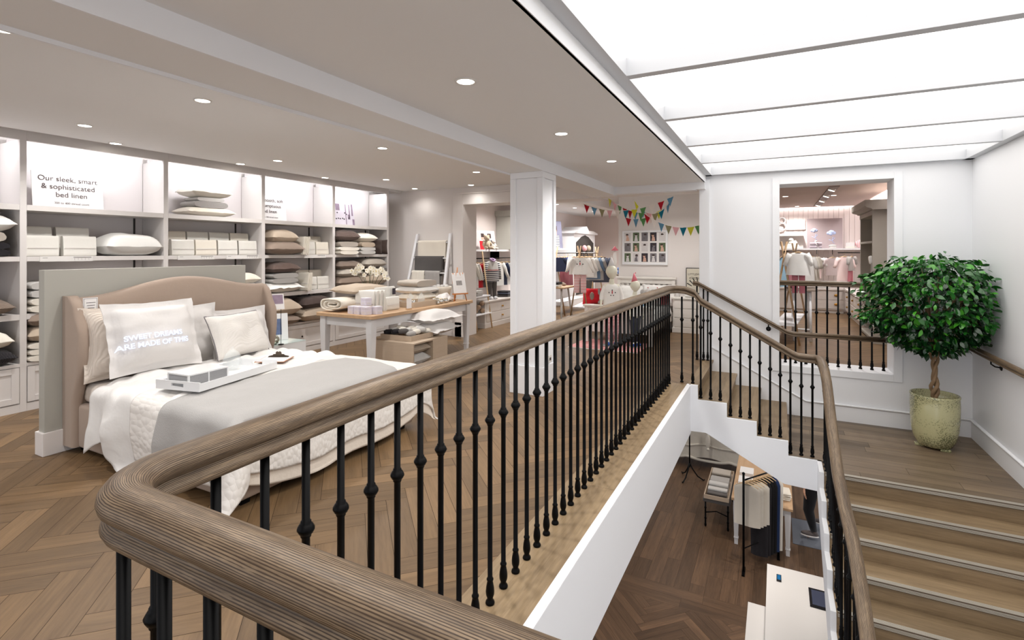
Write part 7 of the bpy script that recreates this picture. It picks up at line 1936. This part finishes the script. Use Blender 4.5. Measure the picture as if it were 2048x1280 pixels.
for k in range(3):
    a = R(120 * k + 250); mb = MB(); mb.tube([(0, 0, .34), (.06 * math.cos(a), .06 * math.sin(a), .22), (.16 * math.cos(a), .16 * math.sin(a), .08), (.27 * math.cos(a), .27 * math.sin(a), .015), (.30 * math.cos(a), .30 * math.sin(a), .03)], .013, 8); build('foot', mb, iron, sd_)
# floor mat and walking person (only the lower leg shows)
mb = MB(); mb.box(-.35, .35, -.45, .45, 0, .008); one('floor_mat', mb, mk('grey_mat', (104, 108, 116), .9, bump=.4, bscale=300), 'grey mat on the dark lower floor beside the table', 'mat', loc=(.58, 9.95, ZL))
ps_ = thing('person', 'person in black trousers and grey trainers walking on the lower floor', 'person', (.60, 9.75, ZL))
skin = mk('skin', (196, 150, 124), .55)
V = [(0, 0, .95), (0, 0, 1.12), (0, .0, 1.32), (0, 0, 1.44), (0, 0, 1.52), (-.17, 0, 1.38), (-.22, -.02, 1.10), (-.20, -.12, .86), (.17, 0, 1.38), (.23, .02, 1.10), (.22, .12, .88), (-.09, 0, .90), (-.16, .10, .50), (-.03, .30, .14), (-.08, .36, .05), (.09, 0, .90), (.12, -.10, .50), (.10, -.06, .09), (.02, -.14, .04)]
V[11:15] = [(-.09, 0, .90), (-.14, -.02, .50), (-.05, .02, .10), (-.17, .02, .04)]
V[15:19] = [(.09, 0, .90), (.14, .18, .52), (.16, .42, .16), (.06, .44, .10)]
E_ = [(0, 1), (1, 2), (2, 3), (3, 4), (2, 5), (5, 6), (6, 7), (2, 8), (8, 9), (9, 10), (0, 11), (11, 12), (12, 13), (13, 14), (0, 15), (15, 16), (16, 17), (17, 18)]
me = bpy.data.meshes.new('body'); me.from_pydata(V, E_, []); me.materials.append(skin); o = bpy.data.objects.new('body', me); COL.objects.link(o); o.parent = ps_
o.modifiers.new('skin', 'SKIN'); s2 = o.modifiers.new('sub', 'SUBSURF'); s2.levels = s2.render_levels = 2
if not me.skin_vertices:
    with bpy.context.temp_override(object=o, active_object=o): bpy.ops.mesh.customdata_skin_add()
for i, r_ in enumerate([.13, .12, .14, .06, .055, .055, .042, .03, .055, .042, .03, .09, .058, .035, .03, .09, .058, .035, .03]): me.skin_vertices[0].data[i].radius = (r_, r_ * .85)
me.skin_vertices[0].data[0].use_root = True
mb = MB(); mb.ball((0, 0, 1.64), (.075, .095, .115), 16, 12); mb.ball((0, -.1, 1.63), (.012, .016, .018), 8, 6); build('head', mb, skin, ps_)
mb = MB(); mb.ball((0, .015, 1.67), (.085, .10, .105), 16, 10); build('hair', mb, hairp, ps_)
blk = mk_fab('trouser_black', (16, 16, 20), 'weave', 200, .2)
for leg in (V[11:14], V[15:18]):
    A, B_, C_ = [Vector(p) for p in leg]; C2 = B_.lerp(C_, .86)
    mb = MB(); mb.tube([A + Vector((0, 0, .06)), A, A.lerp(B_, .5), B_, B_.lerp(C2, .5), C2], [.11, .11, .095, .080, .066, .048], 14); build('trouser_leg', mb, blk, ps_)
shm = mk('trainer_grey', (92, 84, 82), .7); shs = mk('trainer_sole', (226, 222, 218), .6)
for (p, q) in ((V[13], V[14]), (V[17], V[18])):
    mb = MB(Matrix.Translation((p[0] - .07, p[1], p[2] - .05))); mb.ball((0, 0, .045), (.13, .045, .045), 14, 8); mb.ball((.06, 0, .07), (.055, .042, .05), 12, 8); s_ = build('trainer', mb, shm, ps_)
    mb = MB(Matrix.Translation((p[0] - .07, p[1], p[2] - .05))); mb.ball((0, 0, .015), (.137, .05, .018), 14, 6); build('sole', mb, shs, s_)
mb = MB(); mb.grid(lambda a, b: ((.17 - .03 * b) * math.cos(2 * math.pi * a), (.12 - .01 * b) * math.sin(2 * math.pi * a), 1.42 - .5 * b), 20, 8, cu=True)
for s_ in (-1, 1): mb.tube([(s_ * .15, 0, 1.38), (s_ * .225, 0, 1.10), (s_ * .21, s_ * .1, .92)], [.06, .055, .04], 10)
build('jacket', mb, blk, ps_)
for s_ in (-1, 1):
    mb = MB(); p0 = Vector((s_ * .205, s_ * .125, .86)); mb.ball(p0 + Vector((0, 0, -.03)), (.018, .04, .045), 8, 6)
    for q in range(4): mb.tube([p0 + Vector((0, (q - 1.5) * .02, -.06)), p0 + Vector((-s_ * .015, (q - 1.5) * .021, -.10 - (.01, .016, .012, .0)[q])), p0 + Vector((-s_ * .03, (q - 1.5) * .02, -.125 - (.01, .016, .012, .0)[q]))], [.009, .008, .007], 6)
    mb.tube([p0 + Vector((0, -.035, -.02)), p0 + Vector((-s_ * .01, -.055, -.06)), p0 + Vector((-s_ * .015, -.055, -.085))], [.010, .009, .008], 6); build('hand', mb, skin, ps_)
